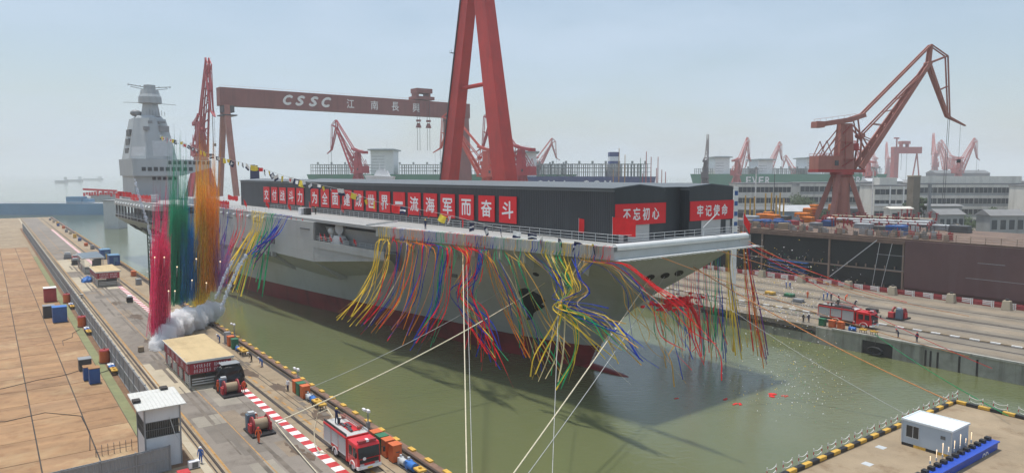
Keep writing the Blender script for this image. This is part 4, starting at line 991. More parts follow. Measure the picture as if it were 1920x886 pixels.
# barrier of white and red boards in front of the hull
mb = MB()
def barrier(v):
    t = thing('barrier_fence', 'red and white striped barrier panel at the foot of the tanker hull', 'barrier', D(v, -141.6, 3.2), DR, 'striped barriers along the tanker hull')
    for a in (-1.9, 1.9):
        mb = MB(); mb.box(a - .1, a + .1, -.1, .1, 0, 1.35); mb.build('post', M('white_paint'), t)
    for k in range(3):
        mb = MB(); mb.box(-1.9, -.1, -.05, .05, .35 + k * .36, .58 + k * .36); mb.build('board', M('white_paint'), t)
        mb = MB(); mb.box(-.1, 1.9, -.04, .04, .35 + k * .36, .58 + k * .36); mb.build('board', M('dull_red_paint'), t)
    return t
b0 = barrier(-30); tree_ = {}
for c in COL.objects:
    if c.parent: tree_.setdefault(c.parent.name, []).append(c)
for i in range(1, 34): dup(b0, D(-30 + i * 4.15, -141.6, 3.2), tree=tree_)
mb = MB(); mb.box(-34, 120, -142.9, -142.2, 3.2, 4.0)
tag(dock_obj('red_debris_net', mb, M('dull_red_paint')), 'low dusty red netting lying along the foot of the tanker hull', 'netting')
mat('pink_net', (.50, .16, .17), .8, .3, 2)
mb = MB(); mb.box(36, 62, -142.1, -141.8, 3.2, 4.7); tag(dock_obj('safety_net', mb, M('pink_net')), 'pink safety net hung along the barrier left of the blue staging', 'net')
for v in (-2, 9, 22, 33, 46, 58):
    t = thing('mooring_bollard', 'grey concrete block bollard at the foot of the tanker hull', 'bollard', D(v, -140.4, 3.2), DR, 'block bollards by the tanker hull')
    mb = MB(); mb.frustum(-.9, .9, -.8, .8, 0, -.7, .7, -.6, .6, 2.0); mb.build('block', M('pale_concrete'), t, .08); mb = MB(); mb.tube((0, 0, 2), (0, 0, 2.4), .35); mb.build('cap', M('dark_steel'), t)
# buildings
mat('plaster', (.62, .60, .54), .8, .1, .2, streak=('#85817a', .4, .4)); mat('plaster_grey', (.33, .34, .33), .8, .12, .2, streak=('#6a6a66', .4, .4)); mat('window_dark', (.05, .06, .065), .25, .3, .3); mat('roof_grey', (.22, .22, .22), .8, .15, .2)
def long_building(name, lab, px0, px1, Y, ytop, floors, m, dep=16, wseg=None, rot=0.0):
    a, b = atY(px0, ytop, Y), atY(px1, ytop, Y); Lb = b.x - a.x; Hb = a.z - 3.2
    t = thing(name, lab, 'building', (a.x, Y, 3.2), rot)
    mb = MB(); mb.box(0, Lb, 0, dep, 0, Hb); wl = mb.build('wall', M(m), t)
    mb = MB(); mb.box(-.3, Lb + .3, -.5, dep + .3, Hb, Hb + .7); mb.build('roof', M('roof_grey'), t)
    fh = Hb / floors
    ns = wseg or max(2, int(Lb / 9))
    for f in range(floors):
        mb = MB(); mb.box(-.1, Lb + .1, -.45, -.02, f * fh + fh * .74, f * fh + fh * 1.0 - .02); mb.build('floor_band', M('plaster'), wl)
        for k in range(ns):
            x0 = Lb * k / ns + .25; x1 = Lb * (k + 1) / ns - .25
            mb = MB(); mb.box(x0, x1, -.12, .1, f * fh + fh * .24, f * fh + fh * .72); wd = mb.build('window', M('window_dark'), t)
            mb = MB()
            for j in range(5): mb.box(x0 + (x1 - x0) * j / 4 - .06, x0 + (x1 - x0) * j / 4 + .06, -.18, -.12, f * fh + fh * .24, f * fh + fh * .72)
            mb.build('window_frame', M('plaster'), wd)
    return t, Lb, Hb
b1, *_ = long_building('long_building', 'cream long factory building with rows of windows behind the yellow columns', 1384, 1484, 390, 345, 4, 'plaster')
b2, *_ = long_building('long_building', 'grey long building with window bands behind the large crane legs', 1500, 1645, 400, 344, 4, 'plaster_grey')
b3, lb, hb = long_building('office_building', 'white-framed office block left of the concrete tower', 1640, 1722, 370, 349, 4, 'plaster')
mb = MB(); mb.box(4, 13, 3, 9, hb + .7, hb + 4.4); mb.build('roof_house', M('plaster'), b3)
mb = MB(); mb.box(14.5, 15.2, -.7, -.5, 0, hb); mb.box(7.5, 8.2, -.7, -.5, 0, hb); mb.box(0, lb, -.7, -.5, hb * .55, hb * .6); mb.build('white_frame', M('white_paint'), b3)
b4, lb, hb = long_building('long_building', 'pale long building right of the concrete tower', 1724, 1930, 385, 346, 4, 'plaster_grey', 18)
mb = MB(); mb.box(2, lb, 6, 12, hb + .7, hb + 4.5); mb.build('roof_house', M('plaster'), b4)
b5, *_ = long_building('long_building', 'low workshop past the pale building at the far right', 1935, 2090, 350, 350, 3, 'plaster')
# low sheds and huts between
def hut(name, lab, px, py, Y, wd, dp, hh, wall, roof, rz=0., win=3, z=3.2):
    p = atY(px, py, Y); t = thing(name, lab, 'hut', (p.x, p.y, z), rz)
    top = p.z - z
    mb = MB(); mb.box(-wd / 2, wd / 2, 0, dp, 0, top); mb.build('wall', M(wall), t)
    mb = MB(); mb.ext([(-.6, top), (dp + .6, top), (dp / 2, top + hh)], 'x', -wd / 2 - .5, wd / 2 + .5); mb.build('roof', M(roof), t)
    for k in range(win):
        x = -wd / 2 + (k + .5) * wd / win; mb = MB(); mb.box(x - wd / win * .3, x + wd / win * .3, -.1, .1, top * .62, top * .88); mb.build('window', M('window_dark'), t)
    return t
mat('shed_blue_wall', (.22, .33, .42), .7, .1, .3)
hut('site_hut', 'blue-walled site hut with pale roof left of the large crane legs', 1492, 396, 285, 12, 6, 2.4, 'shed_blue_wall', 'light_grey', 0, 5)
hut('site_hut', 'white site hut at the foot of the concrete tower', 1690, 391, 290, 9, 5, .8, 'plaster', 'plaster', 0, 2)
hut('workshop_shed', 'grey gabled workshop shed at the right edge of the yard', 1785, 402, 270, 11, 7, 2.0, 'plaster_grey', 'roof_grey', .2, 4)
hut('workshop_shed', 'pale flat workshop behind the gabled shed', 1768, 386, 330, 18, 7, .8, 'plaster_grey', 'roof_grey', 0, 3)
hut('workshop_shed', 'long low dark roofed shed behind the yellow columns', 1440, 393, 330, 30, 8, 1.2, 'shade_grey', 'shade_grey', 0, 6)
hut('workshop_shed', 'long low shed with grey roof beneath the tree', 1545, 391, 345, 36, 7, 1.0, 'shade_grey', 'shade_grey', 0, 7)
hut('workshop_shed', 'grey workshop shed beyond the right quay edge of view', 1890, 404, 265, 14, 7, 2.2, 'plaster_grey', 'roof_grey', .1, 4)
p = atY(1723, 335, 1500)
t = thing('dark_warehouse', 'dark hazy warehouse roofline low on the far right horizon', 'warehouse', (atY(1755, 332, 1200).x, 1200, 3.2), 0)
mb = MB(); mb.box(0, 90, 0, 30, 0, 30); mb.build('wall', M('dark_steel'), t); mb = MB(); mb.ext([(-1, 30), (31, 30), (15, 35)], 'x', -1, 91); mb.build('roof', M('shade_grey'), t)
# concrete tower, steel column, lamp posts, yellow columns
p = atY(1714, 331, 300); t = thing('concrete_tower', 'tall square raw concrete tower among the yard buildings', 'tower', (p.x, p.y, 3.2), .25)
mb = MB(); mb.box(-1.7, 1.7, -1.7, 1.7, 0, p.z - 3.2); mb.build('shaft', M('concrete'), t); mb = MB(); mb.box(-1.85, 1.85, -1.85, 1.85, p.z - 3.2, p.z - 2.7); mb.build('cap', M('pale_concrete'), t)
p = atY(1744, 343, 300); t = thing('steel_column', 'slim grey steel column right of the concrete tower', 'column', (p.x, p.y, 3.2), 0)
mb = MB(); mb.box(-.5, .5, -.5, .5, 0, p.z - 3.2); mb.build('shaft', M('mid_grey'), t); mb = MB(); mb.box(-1.2, 1.2, -.7, .7, p.z - 3.9, p.z - 3.2); mb.build('head', M('mid_grey'), t)
def lamp(lab, px, Y, ytop, hd=1.0, z=3.2, m='white_paint', r=.22):
    p = atY(px, ytop, Y); t = thing('lamp_post', lab, 'lamp post', (p.x, p.y, z), 0)
    mb = MB(); mb.tube((0, 0, 0), (0, 0, p.z - z), r * 1.4, r, 8); mb.build('post', M(m), t)
    mb = MB(); mb.tube((0, 0, p.z - z), (0, 0, p.z - z + .35 * hd), .6 * hd, .9 * hd, 10)
    for k in range(6): mb.box(.75 * hd * math.cos(k) - .2 * hd, .75 * hd * math.cos(k) + .2 * hd, .75 * hd * math.sin(k) - .2 * hd, .75 * hd * math.sin(k) + .2 * hd, p.z - z - .3 * hd, p.z - z)
    mb.build('lamp_head', M('light_grey'), t); return t
lamp('tall white lamp mast left of the round tree', 1418, 280, 316); lamp('tall white lamp mast between the large crane and the office block', 1638, 280, 315)
pole('flag_mast', 'thin dark mast left of the round tree', 1453, 285, 314, .2, 'dark_steel')
for px, yt in ((1398, 366), (1407, 372), (1415, 368), (1436, 362), (1447, 361), (1456, 366), (1463, 361), (1470, 372)):
    pole('yellow_column', 'yellow painted steel column standing behind the tanker deck', px, 275, yt, .42, 'yellow_paint', 'yellow columns behind the tanker deck')
# blue and white marked tower beside the far shed
p = atY(1379, 350, 160); t = thing('marked_mast', 'slim white mast with blue patches beside the far deck shed', 'mast', (p.x, p.y, 3.2), .3)
mb = MB(); mb.box(-.5, .5, -.4, .4, 0, p.z - 3.2); mb.build('shaft', M('white_paint'), t)
for k in range(6):
    mb = MB(); z = p.z - 4.6 - k * 2.3; mb.box(-.42, .42, -.43, -.4, z - .5, z + .5); mb.build('blue_patch', M('blue_paint'), t)
# trees
mat('leaf_green', (.045, .075, .025), .75, .45, .5); mat('bark', (.10, .075, .05), .9, .2, 2)
def tree(lab, px, py, Y, hgt, rad, n=520, z=3.2, seed=1):
    rr = random.Random(seed); p = atY(px, py, Y); t = thing('broadleaf_tree', lab, 'tree', (p.x, p.y, z), 0, None)
    mb = MB(); mb.tube((0, 0, 0), (0, 0, hgt * .45), .35, .22, 8)
    for k in range(6):
        a = k * 1.05; mb.tube((0, 0, hgt * (.25 + .03 * k)), (math.cos(a) * rad * .6, math.sin(a) * rad * .6, hgt * .68), .16, .05, 6)
    mb.build('trunk', M('bark'), t)
    mb = MB(); cl = [(rr.uniform(-.72, .72) * rad, rr.uniform(-.72, .72) * rad, hgt * rr.uniform(.45, .86), rad * rr.uniform(.28, .5)) for _ in range(14)]
    for _ in range(n * 3):
        c = rr.choice(cl); d = Vector((rr.gauss(0, 1), rr.gauss(0, 1), rr.gauss(0, .8))).normalized() * c[3] * rr.uniform(.55, 1.05); o = Vector(c[:3]) + d
        a = Vector((rr.gauss(0, 1), rr.gauss(0, 1), rr.gauss(0, 1))).normalized(); b = a.orthogonal().normalized(); s = rr.uniform(.22, .5)
        mb.add([o - a * s, o + b * s * .6, o + a * s, o - b * s * .6], [(0, 1, 2, 3)])
    mb.build('crown', M('leaf_green'), t)
    return t
tree('round dark green tree between the cream building and the large crane', 1499, 370, 345, 20, 8.5, 900, seed=3)
tree('small green tree at the right end of the pale building', 1800, 380, 300, 13, 5, 400, seed=4)
tree('bushy green tree right of the steel column', 1778, 378, 310, 12, 5, 400, seed=5)
tree('dark slender tree between the concrete tower and the steel column', 1733, 372, 305, 22, 2.6, 400, seed=6)
tree('small tree half hidden behind the large crane legs', 1545, 374, 330, 14, 4, 300, seed=7)
tree('dark tree left of the concrete tower', 1701, 372, 318, 18, 2.6, 300, seed=8)
tree('leafy tree at the far right beyond the workshop', 1880, 374, 310, 16, 6, 500, seed=9)

# ---------------------------------------------------------------- hazy depth of the yard: low blocks, a green tree belt, far sheds
rr = random.Random(21)
for k, (px, Y, w_, h_, mm, lab) in enumerate(((1660, 760, 36, 21, 'plaster_grey', 'hazy block before the distant gantry leg'), (1700, 820, 30, 19, 'plaster', 'hazy pale block under the distant gantry girder'), (1790, 700, 60, 22, 'shade_grey', 'dark hazy shed behind the pale right building'), (1870, 640, 50, 22, 'plaster_grey', 'hazy grey shed at the far right of the yard'))):
    p = atY(px, 340, Y); t = thing('low_block', lab, 'building', (p.x, Y, 3.2), rr.uniform(-.1, .2))
    mb = MB(); mb.box(-w_ / 2, w_ / 2, 0, 18, 0, h_); mb.build('wall', M(mm), t)
    mb = MB(); mb.ext([(-1, h_), (19, h_), (9, h_ + 3.2)], 'x', -w_ / 2 - .6, w_ / 2 + .6); mb.build('roof', M('roof_grey' if k % 2 else 'light_grey'), t)
    for i in range(6):
        x = -w_ / 2 + (i + .5) * w_ / 6; mb = MB(); mb.box(x - w_ / 16, x + w_ / 16, -.12, .1, h_ * .55, h_ * .8); mb.build('window', M('window_dark'), t)
mb = MB()
for k in range(5200):
    px = rr.uniform(1330, 1990); Y = rr.uniform(420, 560); p = atY(px, 345, Y); hgt = 9 + 6 * math.sin(px * .11) + 4 * math.sin(px * .37 + 1)
    o = Vector((p.x, Y, 3.2 + rr.uniform(1, max(4, hgt)))); a = Vector((rr.gauss(0, 1), rr.gauss(0, 1), rr.gauss(0, 1))).normalized(); b = a.orthogonal().normalized(); s = rr.uniform(.5, 1.1)
    mb.add([o - a * s, o + b * s * .7, o + a * s, o - b * s * .7], [(0, 1, 2, 3)])
tag(mb.build('tree_belt', M('leaf_green')), 'belt of hazy green trees beyond the long yard buildings', 'trees', None, 'stuff')
for k, (px, py, Y, hg, rd) in enumerate(((1405, 383, 300, 8, 4), (1466, 380, 300, 9, 4), (1660, 385, 300, 8, 3.6), (1765, 392, 285, 8, 4), (1815, 388, 290, 10, 4.4), (1850, 385, 300, 9, 4))):
    tree('%s low bushy tree between the yard huts' % ('first', 'second', 'third', 'fourth', 'fifth', 'sixth')[k] if False else ('low bushy tree by the yellow columns', 'low bushy tree left of the blue-walled hut', 'low bushy tree before the office block', 'low bushy tree before the gabled workshop shed', 'low bushy tree behind the gabled workshop shed', 'low bushy tree right of the gabled workshop shed')[k], px, py, Y, hg, rd, 240, seed=30 + k)
# clutter on the tanker deck: cable drums, pallets, gas racks, short mast lamps
for k in range(34):
    px = rr.uniform(1388, 1810); py = rr.uniform(404, 432) + (px - 1388) * .018; v = gd(px, py, 16.5)
    if v[1] > -146 or v[1] < -184: continue
    kind = k % 4; c = ('mid_grey', 'dull_red_paint', 'shade_grey', 'tan_concrete', 'light_grey', 'blue_paint')[k % 6]; cn = {'mid_grey': 'grey', 'dull_red_paint': 'dark red', 'shade_grey': 'dark grey', 'tan_concrete': 'tan', 'light_grey': 'pale grey', 'blue_paint': 'blue'}[c]
    nm = ('cable_drum', 'pallet_load', 'gas_rack', 'pipe_spool')[kind]; t = thing(nm, '%s %s lying among the clutter of the tanker deck' % (cn, nm.replace('_', ' ')), nm.replace('_', ' '), D(v[0], v[1], 16.5), DR + rr.uniform(-.6, .6), '%s %ss on the tanker deck' % (cn, nm.replace('_', ' ')))
    if kind == 0:
        mb = MB(); mb.tube((0, -.6, 1), (0, .6, 1), .6, n=12); mb.build('barrel', M('rope_coil'), t)
        for s in (-1, 1): mb = MB(); mb.tube((0, s * .6, 1), (0, s * .75, 1), 1.0, n=14); mb.build('flange', M(c), t)
    elif kind == 1:
        mb = MB(); mb.box(-1.5, 1.5, -1, 1, .2, rr.uniform(.9, 1.8)); mb.build('load', M(c), t, .08); mb = MB(); mb.box(-1.6, 1.6, -1.1, 1.1, 0, .2); mb.build('pallet', M('tan_concrete'), t)
    elif kind == 2:
        mb = MB(); mb.box(-1, 1, -.8, .8, 0, .15)
        for a in (-1, 1):
            for b in (-.8, .8): mb.box(a - .05, a + .05, b - .05, b + .05, .15, 1.7)
        mb.build('frame', M('dark_steel'), t)
        for i in range(6): mb = MB(); mb.tube((-.7 + .7 * (i % 3), -.35 + .7 * (i // 3), .15), (-.7 + .7 * (i % 3), -.35 + .7 * (i // 3), 1.55), .2, n=8); mb.build('bottle', M(c), t)
    else:
        mb = MB(); mb.path([(-2, 0, .5), (0, 0, .5), (1, 0, .9), (1.2, 0, 2.2)], .35, 9); mb.build('pipe', M(c), t); mb = MB(); mb.tube((1.2, 0, 2.15), (1.2, 0, 2.3), .55, n=10); mb.build('pipe_flange', M('mid_grey'), t)

for k in range(70):
    px = 1390 + k * 6.1 + rr.uniform(-2, 2); v = gd(px, 428 + (px - 1390) * .047 + rr.uniform(-4, 3), 16.5)
    if not -150 < v[1] < -144.8: v = (v[0], rr.uniform(-149, -145.4))
    c = ('dull_red_paint', 'mid_grey', 'primer_beige', 'shade_grey')[k % 4]; cn = ('dark red', 'grey', 'beige', 'dark grey')[k % 4]
    t = thing('deck_fitting', '%s deck fitting standing along the tanker deck edge' % cn, 'deck fitting', D(v[0], v[1], 16.5), DR, '%s fittings along the tanker deck edge' % cn)
    h = rr.uniform(.7, 1.9); mb = MB(); mb.box(-.5, .5, -.3, .3, .1, h); mb.build('body', M(c), t); mb = MB(); mb.tube((.1, 0, h), (.1, 0, h + rr.uniform(.2, .9)), .1, n=6); mb.build('vent_pipe', M(c), t); mb = MB(); mb.box(-.6, .6, -.4, .4, 0, .1); mb.build('foot', M('dark_groove'), t)
# ================================================================ people: one skinned body per pose, copied with other clothes
def body_mesh(name, J, E_, rad):
    me = bpy.data.meshes.new(name); me.from_pydata([J[k] for k in J], [], [(list(J).index(a), list(J).index(b)) for a, b in E_]); me.update()
    o = bpy.data.objects.new(name, me); COL.objects.link(o)
    sk = o.modifiers.new('skin', 'SKIN'); sb = o.modifiers.new('sub', 'SUBSURF'); sb.levels = sb.render_levels = 1
    if not me.skin_vertices: bpy.context.view_layer.objects.active = o; me.skin_vertices.new() if hasattr(me.skin_vertices, 'new') else None
    for i, k in enumerate(J):
        r_ = rad[k]; me.skin_vertices[0].data[i].radius = (r_, r_) if not isinstance(r_, tuple) else r_
    me.skin_vertices[0].data[list(J).index('pelvis')].use_root = True
    dg = bpy.context.evaluated_depsgraph_get(); m2 = bpy.data.meshes.new_from_object(o.evaluated_get(dg))
    bpy.data.objects.remove(o); bpy.data.meshes.remove(me)
    return m2
def pose(kind):
    J = dict(pelvis=(0, 0, .95), waist=(0, 0, 1.08), chest=(0, 0, 1.3), neckb=(0, 0, 1.46), neck=(.0, 0, 1.52), head=(.01, 0, 1.60), crown=(.0, 0, 1.74), nose=(.1, 0, 1.63))
    lx = {'stand': (0, 0), 'walk': (.22, -.2), 'bend': (.05, -.05), 'spread': (.0, .0)}[kind]; sp = .17 if kind == 'spread' else .1
    for s, y in (('l', 1), ('r', -1)):
        f = lx[0] if s == 'l' else lx[1]
        J[s + 'hip'] = (0, y * .09, .9); J[s + 'knee'] = (f * .6 + .03, y * sp, .5); J[s + 'ank'] = (f - .02, y * sp * 1.05, .09); J[s + 'toe'] = (f + .17, y * sp * 1.15, .04)
        J[s + 'sho'] = (0, y * .2, 1.41)
        if kind == 'stand': J[s + 'elb'] = (-.04, y * .27, 1.13); J[s + 'wri'] = (.08, y * .28, .9); J[s + 'pal'] = (.11, y * .275, .82)
        elif kind == 'walk': J[s + 'elb'] = (-.12 * y, y * .27, 1.14); J[s + 'wri'] = (-.1 * y + .1, y * .27, .93); J[s + 'pal'] = (-.1 * y + .15, y * .265, .86)
        elif kind == 'bend': J[s + 'elb'] = (.18, y * .25, 1.14); J[s + 'wri'] = (.38, y * .18, 1.0); J[s + 'pal'] = (.46, y * .17, .98)
        else: J[s + 'elb'] = (.14, y * .34, 1.2); J[s + 'wri'] = (.36, y * .24, 1.12); J[s + 'pal'] = (.44, y * .22, 1.12)
        d = Vector(J[s + 'pal']) - Vector(J[s + 'wri']); d.normalize(); sd_ = d.cross(Vector((0, 1, 0))).normalized()
        for q in range(4): J[s + 'f%d' % q] = tuple(Vector(J[s + 'pal']) + d * (.075 + .012 * (q in (1, 2))) + sd_ * (q - 1.5) * .022 + Vector((.01, -y * .012, 0)))
        J[s + 'th'] = tuple(Vector(J[s + 'wri']) + d * .07 + sd_ * .055)
    if kind == 'bend':
        for k in ('waist', 'chest', 'neckb', 'neck', 'head', 'crown', 'nose', 'lsho', 'rsho', 'lelb', 'relb', 'lwri', 'rwri', 'lpal', 'rpal', 'lth', 'rth') + tuple(s + 'f%d' % q for s in 'lr' for q in range(4)):
            x, y, z = J[k]; dz = z - .95; a = .75; J[k] = (x * math.cos(a) + dz * math.sin(a), y, .95 + dz * math.cos(a) - x * math.sin(a))
    E_ = [('pelvis', 'waist'), ('waist', 'chest'), ('chest', 'neckb'), ('neckb', 'neck'), ('neck', 'head'), ('head', 'crown'), ('head', 'nose')]
    rad = dict(pelvis=(.155, .12), waist=(.15, .115), chest=(.17, .125), neckb=.09, neck=.058, head=.092, crown=.075, nose=.022)
    for s in 'lr':
        E_ += [('pelvis', s + 'hip'), (s + 'hip', s + 'knee'), (s + 'knee', s + 'ank'), (s + 'ank', s + 'toe'), ('neckb', s + 'sho'), (s + 'sho', s + 'elb'), (s + 'elb', s + 'wri'), (s + 'wri', s + 'pal'), (s + 'wri', s + 'th')] + [(s + 'pal', s + 'f%d' % q) for q in range(4)]
        rad.update({s + 'hip': .1, s + 'knee': .07, s + 'ank': .052, s + 'toe': .045, s + 'sho': .075, s + 'elb': .052, s + 'wri': .036, s + 'pal': .036, s + 'th': .011, **{s + 'f%d' % q: .010 for q in range(4)}})
    m = body_mesh('person_' + kind, J, E_, rad)
    return m, Vector(J['crown']), Vector(J['head']), J
POSES = {k: pose(k) for k in ('stand', 'walk', 'bend', 'spread')}
BODY = {}
def person(lab, loc, rz, kind='stand', top='hi_vis', legs=None, hat='helmet_yellow', group=None):
    legs = legs or top; m, cr, hd, J = POSES[kind]; key = (kind, top, legs)
    if key not in BODY:
        q = m.copy(); q.materials.clear()
        for x in (top, legs, 'skin', 'rubber'): q.materials.append(M(x))
        ax = (Vector(cr) - Vector(J['pelvis'])).normalized(); hands = [Vector(J[s + 'pal']) for s in 'lr']
        for p in q.polygons:
            c = p.center; k = 0
            if c.z < .9 and (c - Vector(J['pelvis'])).length > .12: k = 1
            if c.z < .11: k = 3
            if (c - Vector(J['head'])).length < .2 and (c - Vector(J['neckb'])).dot(ax) > .05: k = 2
            if min((c - h).length for h in hands) < .105: k = 2
            p.material_index = k; p.use_smooth = True
        BODY[key] = q
    t = thing('person', lab, 'person', loc, rz, group)
    o = bpy.data.objects.new('body', BODY[key]); COL.objects.link(o); o.parent = t
    if hat:
        mb = MB(); c = Vector(cr) - (Vector(cr) - Vector(hd)) * .35
        mb.ball(c, .125, (1.1, .95, .85), 12); mb.tube(c + Vector((.03, 0, -.02)), c + Vector((.03, 0, 0)), .155, .15, 12)
        mb.build('helmet', M(hat), t)
    return t
# ================================================================ fire engines
def fire_engine(lab, loc):                                   # local x from the bumper back, y across, z up from the road
    t = thing('fire_engine', lab, 'fire engine', loc, DR)
    FR = mat('engine_red', (.60, .014, .018), .28, .06, .6, spec=.6); SL = mat('shutter_grey', (.40, .41, .42), .4, .08, .6); ribbed(SL, 'Z', .12, .02)
    CH = mat('checker_plate', (.50, .49, .47), .45, .15, 2, spots=('#77716a', 2, .4))
    mb = MB(); mb.box(.4, 8.6, -.45, .45, .55, .85); mb.box(3.0, 4.6, -1.15, 1.15, .5, .95); mb.build('chassis', M('black'), t)
    mb = MB(); mb.ext([(-.02, .62), (0, 1.5), (.16, 2.62), (.34, 2.86), (2.35, 2.92), (2.4, .62)], 'y', -1.22, 1.22); cab = mb.build('cab', FR, t, .06)
    mb = MB(); mb.ext([(-.03, 1.52), (-.05, 1.54), (.1, 2.56), (.14, 2.56)], 'y', -1.1, 1.1); mb.build('windscreen', M('glass'), cab)
    for s in (-1, 1):
        for x0, x1 in ((.28, 1.02), (1.26, 2.0)):
            mb = MB(); mb.ext([(x0 + .02, 1.6), (x0 + (.1 if x0 < 1 else .02), 2.5), (x1, 2.5), (x1, 1.6)], 'y', s * 1.21, s * 1.245); mb.build('side_window', M('glass'), cab)
            mb = MB(); mb.box(x1 - .12, x1 + .02, s * 1.23 - .03, s * 1.23 + .03, 1.32, 1.38); mb.build('door_handle', M('black'), cab)
        mb = MB(); mb.tube((.05, s * 1.22, 2.3), (-.22, s * 1.46, 2.32), .025, n=5); mb.box(-.3, -.18, s * 1.4, s * 1.58, 1.85, 2.35); mb.build('mirror', M('black'), cab)
        mb = MB(); mb.box(-.13, -.02, s * .78 - .2, s * .78 + .2, .78, 1.0); mb.build('headlight', M('light_grey'), cab)
    mb = MB(); mb.box(-.16, .25, -1.24, 1.24, .48, .8); mb.box(-.2, -.14, -1.0, 1.0, .52, .72); mb.build('bumper', M('white_paint'), cab, .04)
    mb = MB(); mb.box(-.17, -.165 + .0, -.0, .0, 0, 0) if False else mb.box(-.225, -.205, -.26, .26, .56, .70); mb.build('number_plate', M('helmet_yellow'), cab)
    mb = MB(); mb.box(-.06, .0, -1.0, 1.0, 1.06, 1.42); mb.build('grille', M('black'), cab)
    mb = MB(); mb.tube((-.075, .52, 1.5), (-.055, .52, 1.5), .17, n=16); mb.build('round_badge', M('sign_white'), cab)
    mb = MB(); mb.box(.3, .7, -.95, .95, 2.95, 3.16); lb = mb.build('light_bar', M('dull_red_paint'), cab, .03)
    mb = MB(); mb.box(.28, .72, -.14, .14, 2.96, 3.2); mb.build('siren_box', M('sign_white'), lb)
    mb = MB(); mb.box(2.62, 8.6, -1.22, 1.22, .95, 2.98); mb.box(2.62, 2.9, -1.2, 1.2, .5, .95); bd = mb.build('equipment_body', FR, t, .04)
    mb = MB(); mb.box(2.42, 2.6, -1.0, 1.0, .6, 2.6); mb.build('cab_gap', M('black'), t)
    for s in (-1, 1):
        for x0, x1, zb in ((2.75, 4.55, 1.0), (4.7, 6.4, 1.32), (6.55, 8.45, 1.0)):
            mb = MB(); mb.box(x0, x1, s * 1.215, s * 1.25, zb, 2.72); mb.build('roller_shutter', SL, bd)
            mb = MB(); mb.box(x0, x1, s * 1.25, s * 1.27, zb + .03, zb + .1); mb.build('shutter_bar', M('light_grey'), bd)
        mb = MB(); mb.box(2.7, 8.5, s * 1.2, s * 1.28, 2.78, 2.9); mb.build('side_rail', M('red_paint'), bd)
    mb = MB(); mb.box(8.6, 8.66, -.9, .9, 1.0, 2.7); mb.build('rear_shutter', SL, bd)
    mb = MB(); mb.box(2.7, 8.55, -1.18, 1.18, 2.985, 3.02); mb.build('roof_deck', CH, bd)
    mb = MB(); mb.box(3.6, 6.4, -.75, .35, 3.03, 3.1); mb.build('roof_hatch', FR, bd)
    for s in (-1, 1):
        mb = MB(); mb.box(2.7, 8.5, s * 1.12, s * 1.19, 3.02, 3.26); mb.build('roof_rail', M('light_grey') if s < 0 else M('dark_steel'), bd)
    mb = MB()
    for y in (-.55, -.95): mb.tube((3.4, y, 3.42), (8.3, y, 3.42), .045, n=6)
    for k in range(14): mb.tube((3.6 + k * .34, -.55, 3.42), (3.6 + k * .34, -.95, 3.42), .03, n=5)
    for x in (3.8, 7.8): mb.box(x, x + .08, -1.0, -.5, 3.02, 3.42)
    mb.build('roof_ladder', M('crane_dull'), bd)
    for x, y, l in ((4.1, .0, .9), (4.7, -.3, 1.1), (3.5, .1, .8), (5.2, .1, 1.0)):
        mb = MB(); mb.box(x, x + l, y, y + .26, 3.1, 3.26); mb.build('roof_tool_bag', M('dark_steel'), bd, .03)
    mb = MB(); mb.tube((6.8, .2, 3.02), (6.8, .2, 3.5), .14, n=8); mb.tube((6.9, .2, 3.5), (6.0, .35, 3.72), .09, .06, 8); mb.build('water_monitor', M('black'), bd)
    for x in (1.15, 5.55):
        for s in (-1, 1):
            mb = MB(); mb.tube((x, s * .86, .52), (x, s * 1.2, .52), .52, n=22); wh = mb.build('wheel', M('rubber'), t)
            mb = MB(); mb.tube((x, s * 1.19, .52), (x, s * 1.215, .52), .28, n=16); mb.tube((x, s * 1.2, .52), (x, s * 1.26, .52), .1, n=10); mb.build('rim', M('light_grey'), wh)
            mb = MB()
            pts = [(x + .64 * math.cos(a), .52 + .64 * math.sin(a)) for a in [PI * k / 10 for k in range(11)]]; ins = [(x + .55 * math.cos(a), .52 + .55 * math.sin(a)) for a in [PI * k / 10 for k in range(11)]]
            for (a, b), (c, d) in zip(zip(pts, pts[1:]), zip(ins, ins[1:])):
                y0, y1 = s * 1.16, s * 1.29
                mb.add([(a[0], y0, a[1]), (b[0], y0, b[1]), (b[0], y1, b[1]), (a[0], y1, a[1]), (c[0], y0, c[1]), (d[0], y0, d[1]), (d[0], y1, d[1]), (c[0], y1, c[1])], [(0, 1, 2, 3), (4, 7, 6, 5), (3, 2, 6, 7), (0, 4, 5, 1)])
            mb.build('wheel_arch', M('white_paint'), t)
    return t
fe = fire_engine('red fire engine with grey shutters parked at the lower edge of the left quay', D(1.6, 5.65, 3.21))
dup(fe, D(5.0, -98.3, 3.21), DR, 'red fire engine with white bumper parked on the right quay', None, (1.24, 1.04, 1.08))
# hose from the engine
t = thing('fire_hose', 'pale fire hose looping off the rear of the near fire engine', 'hose', D(9.5, 6.9, 3.2), 0)
o = D(9.5, 6.9, 3.2); pts = [D(9.6, 6.0, 6.5) - o, D(10.6, 6.2, 7.2) - o, D(11.6, 6.9, 6.6) - o, D(11.5, 7.4, 4.8) - o, D(10.8, 7.6, 3.5) - o, D(9.6, 7.7, 3.27) - o, D(8.6, 7.3, 3.27) - o, D(9.4, 8.0, 3.27) - o]
mb = MB(); mb.path(pts, .07, 6); mb.build('hose_run', M('rope_pale'), t)
mb = MB(); mb.tube(pts[-1], pts[-1] + Vector((.35, -.2, .05)), .06, .09, 8); mb.build('nozzle', M('light_grey'), t)
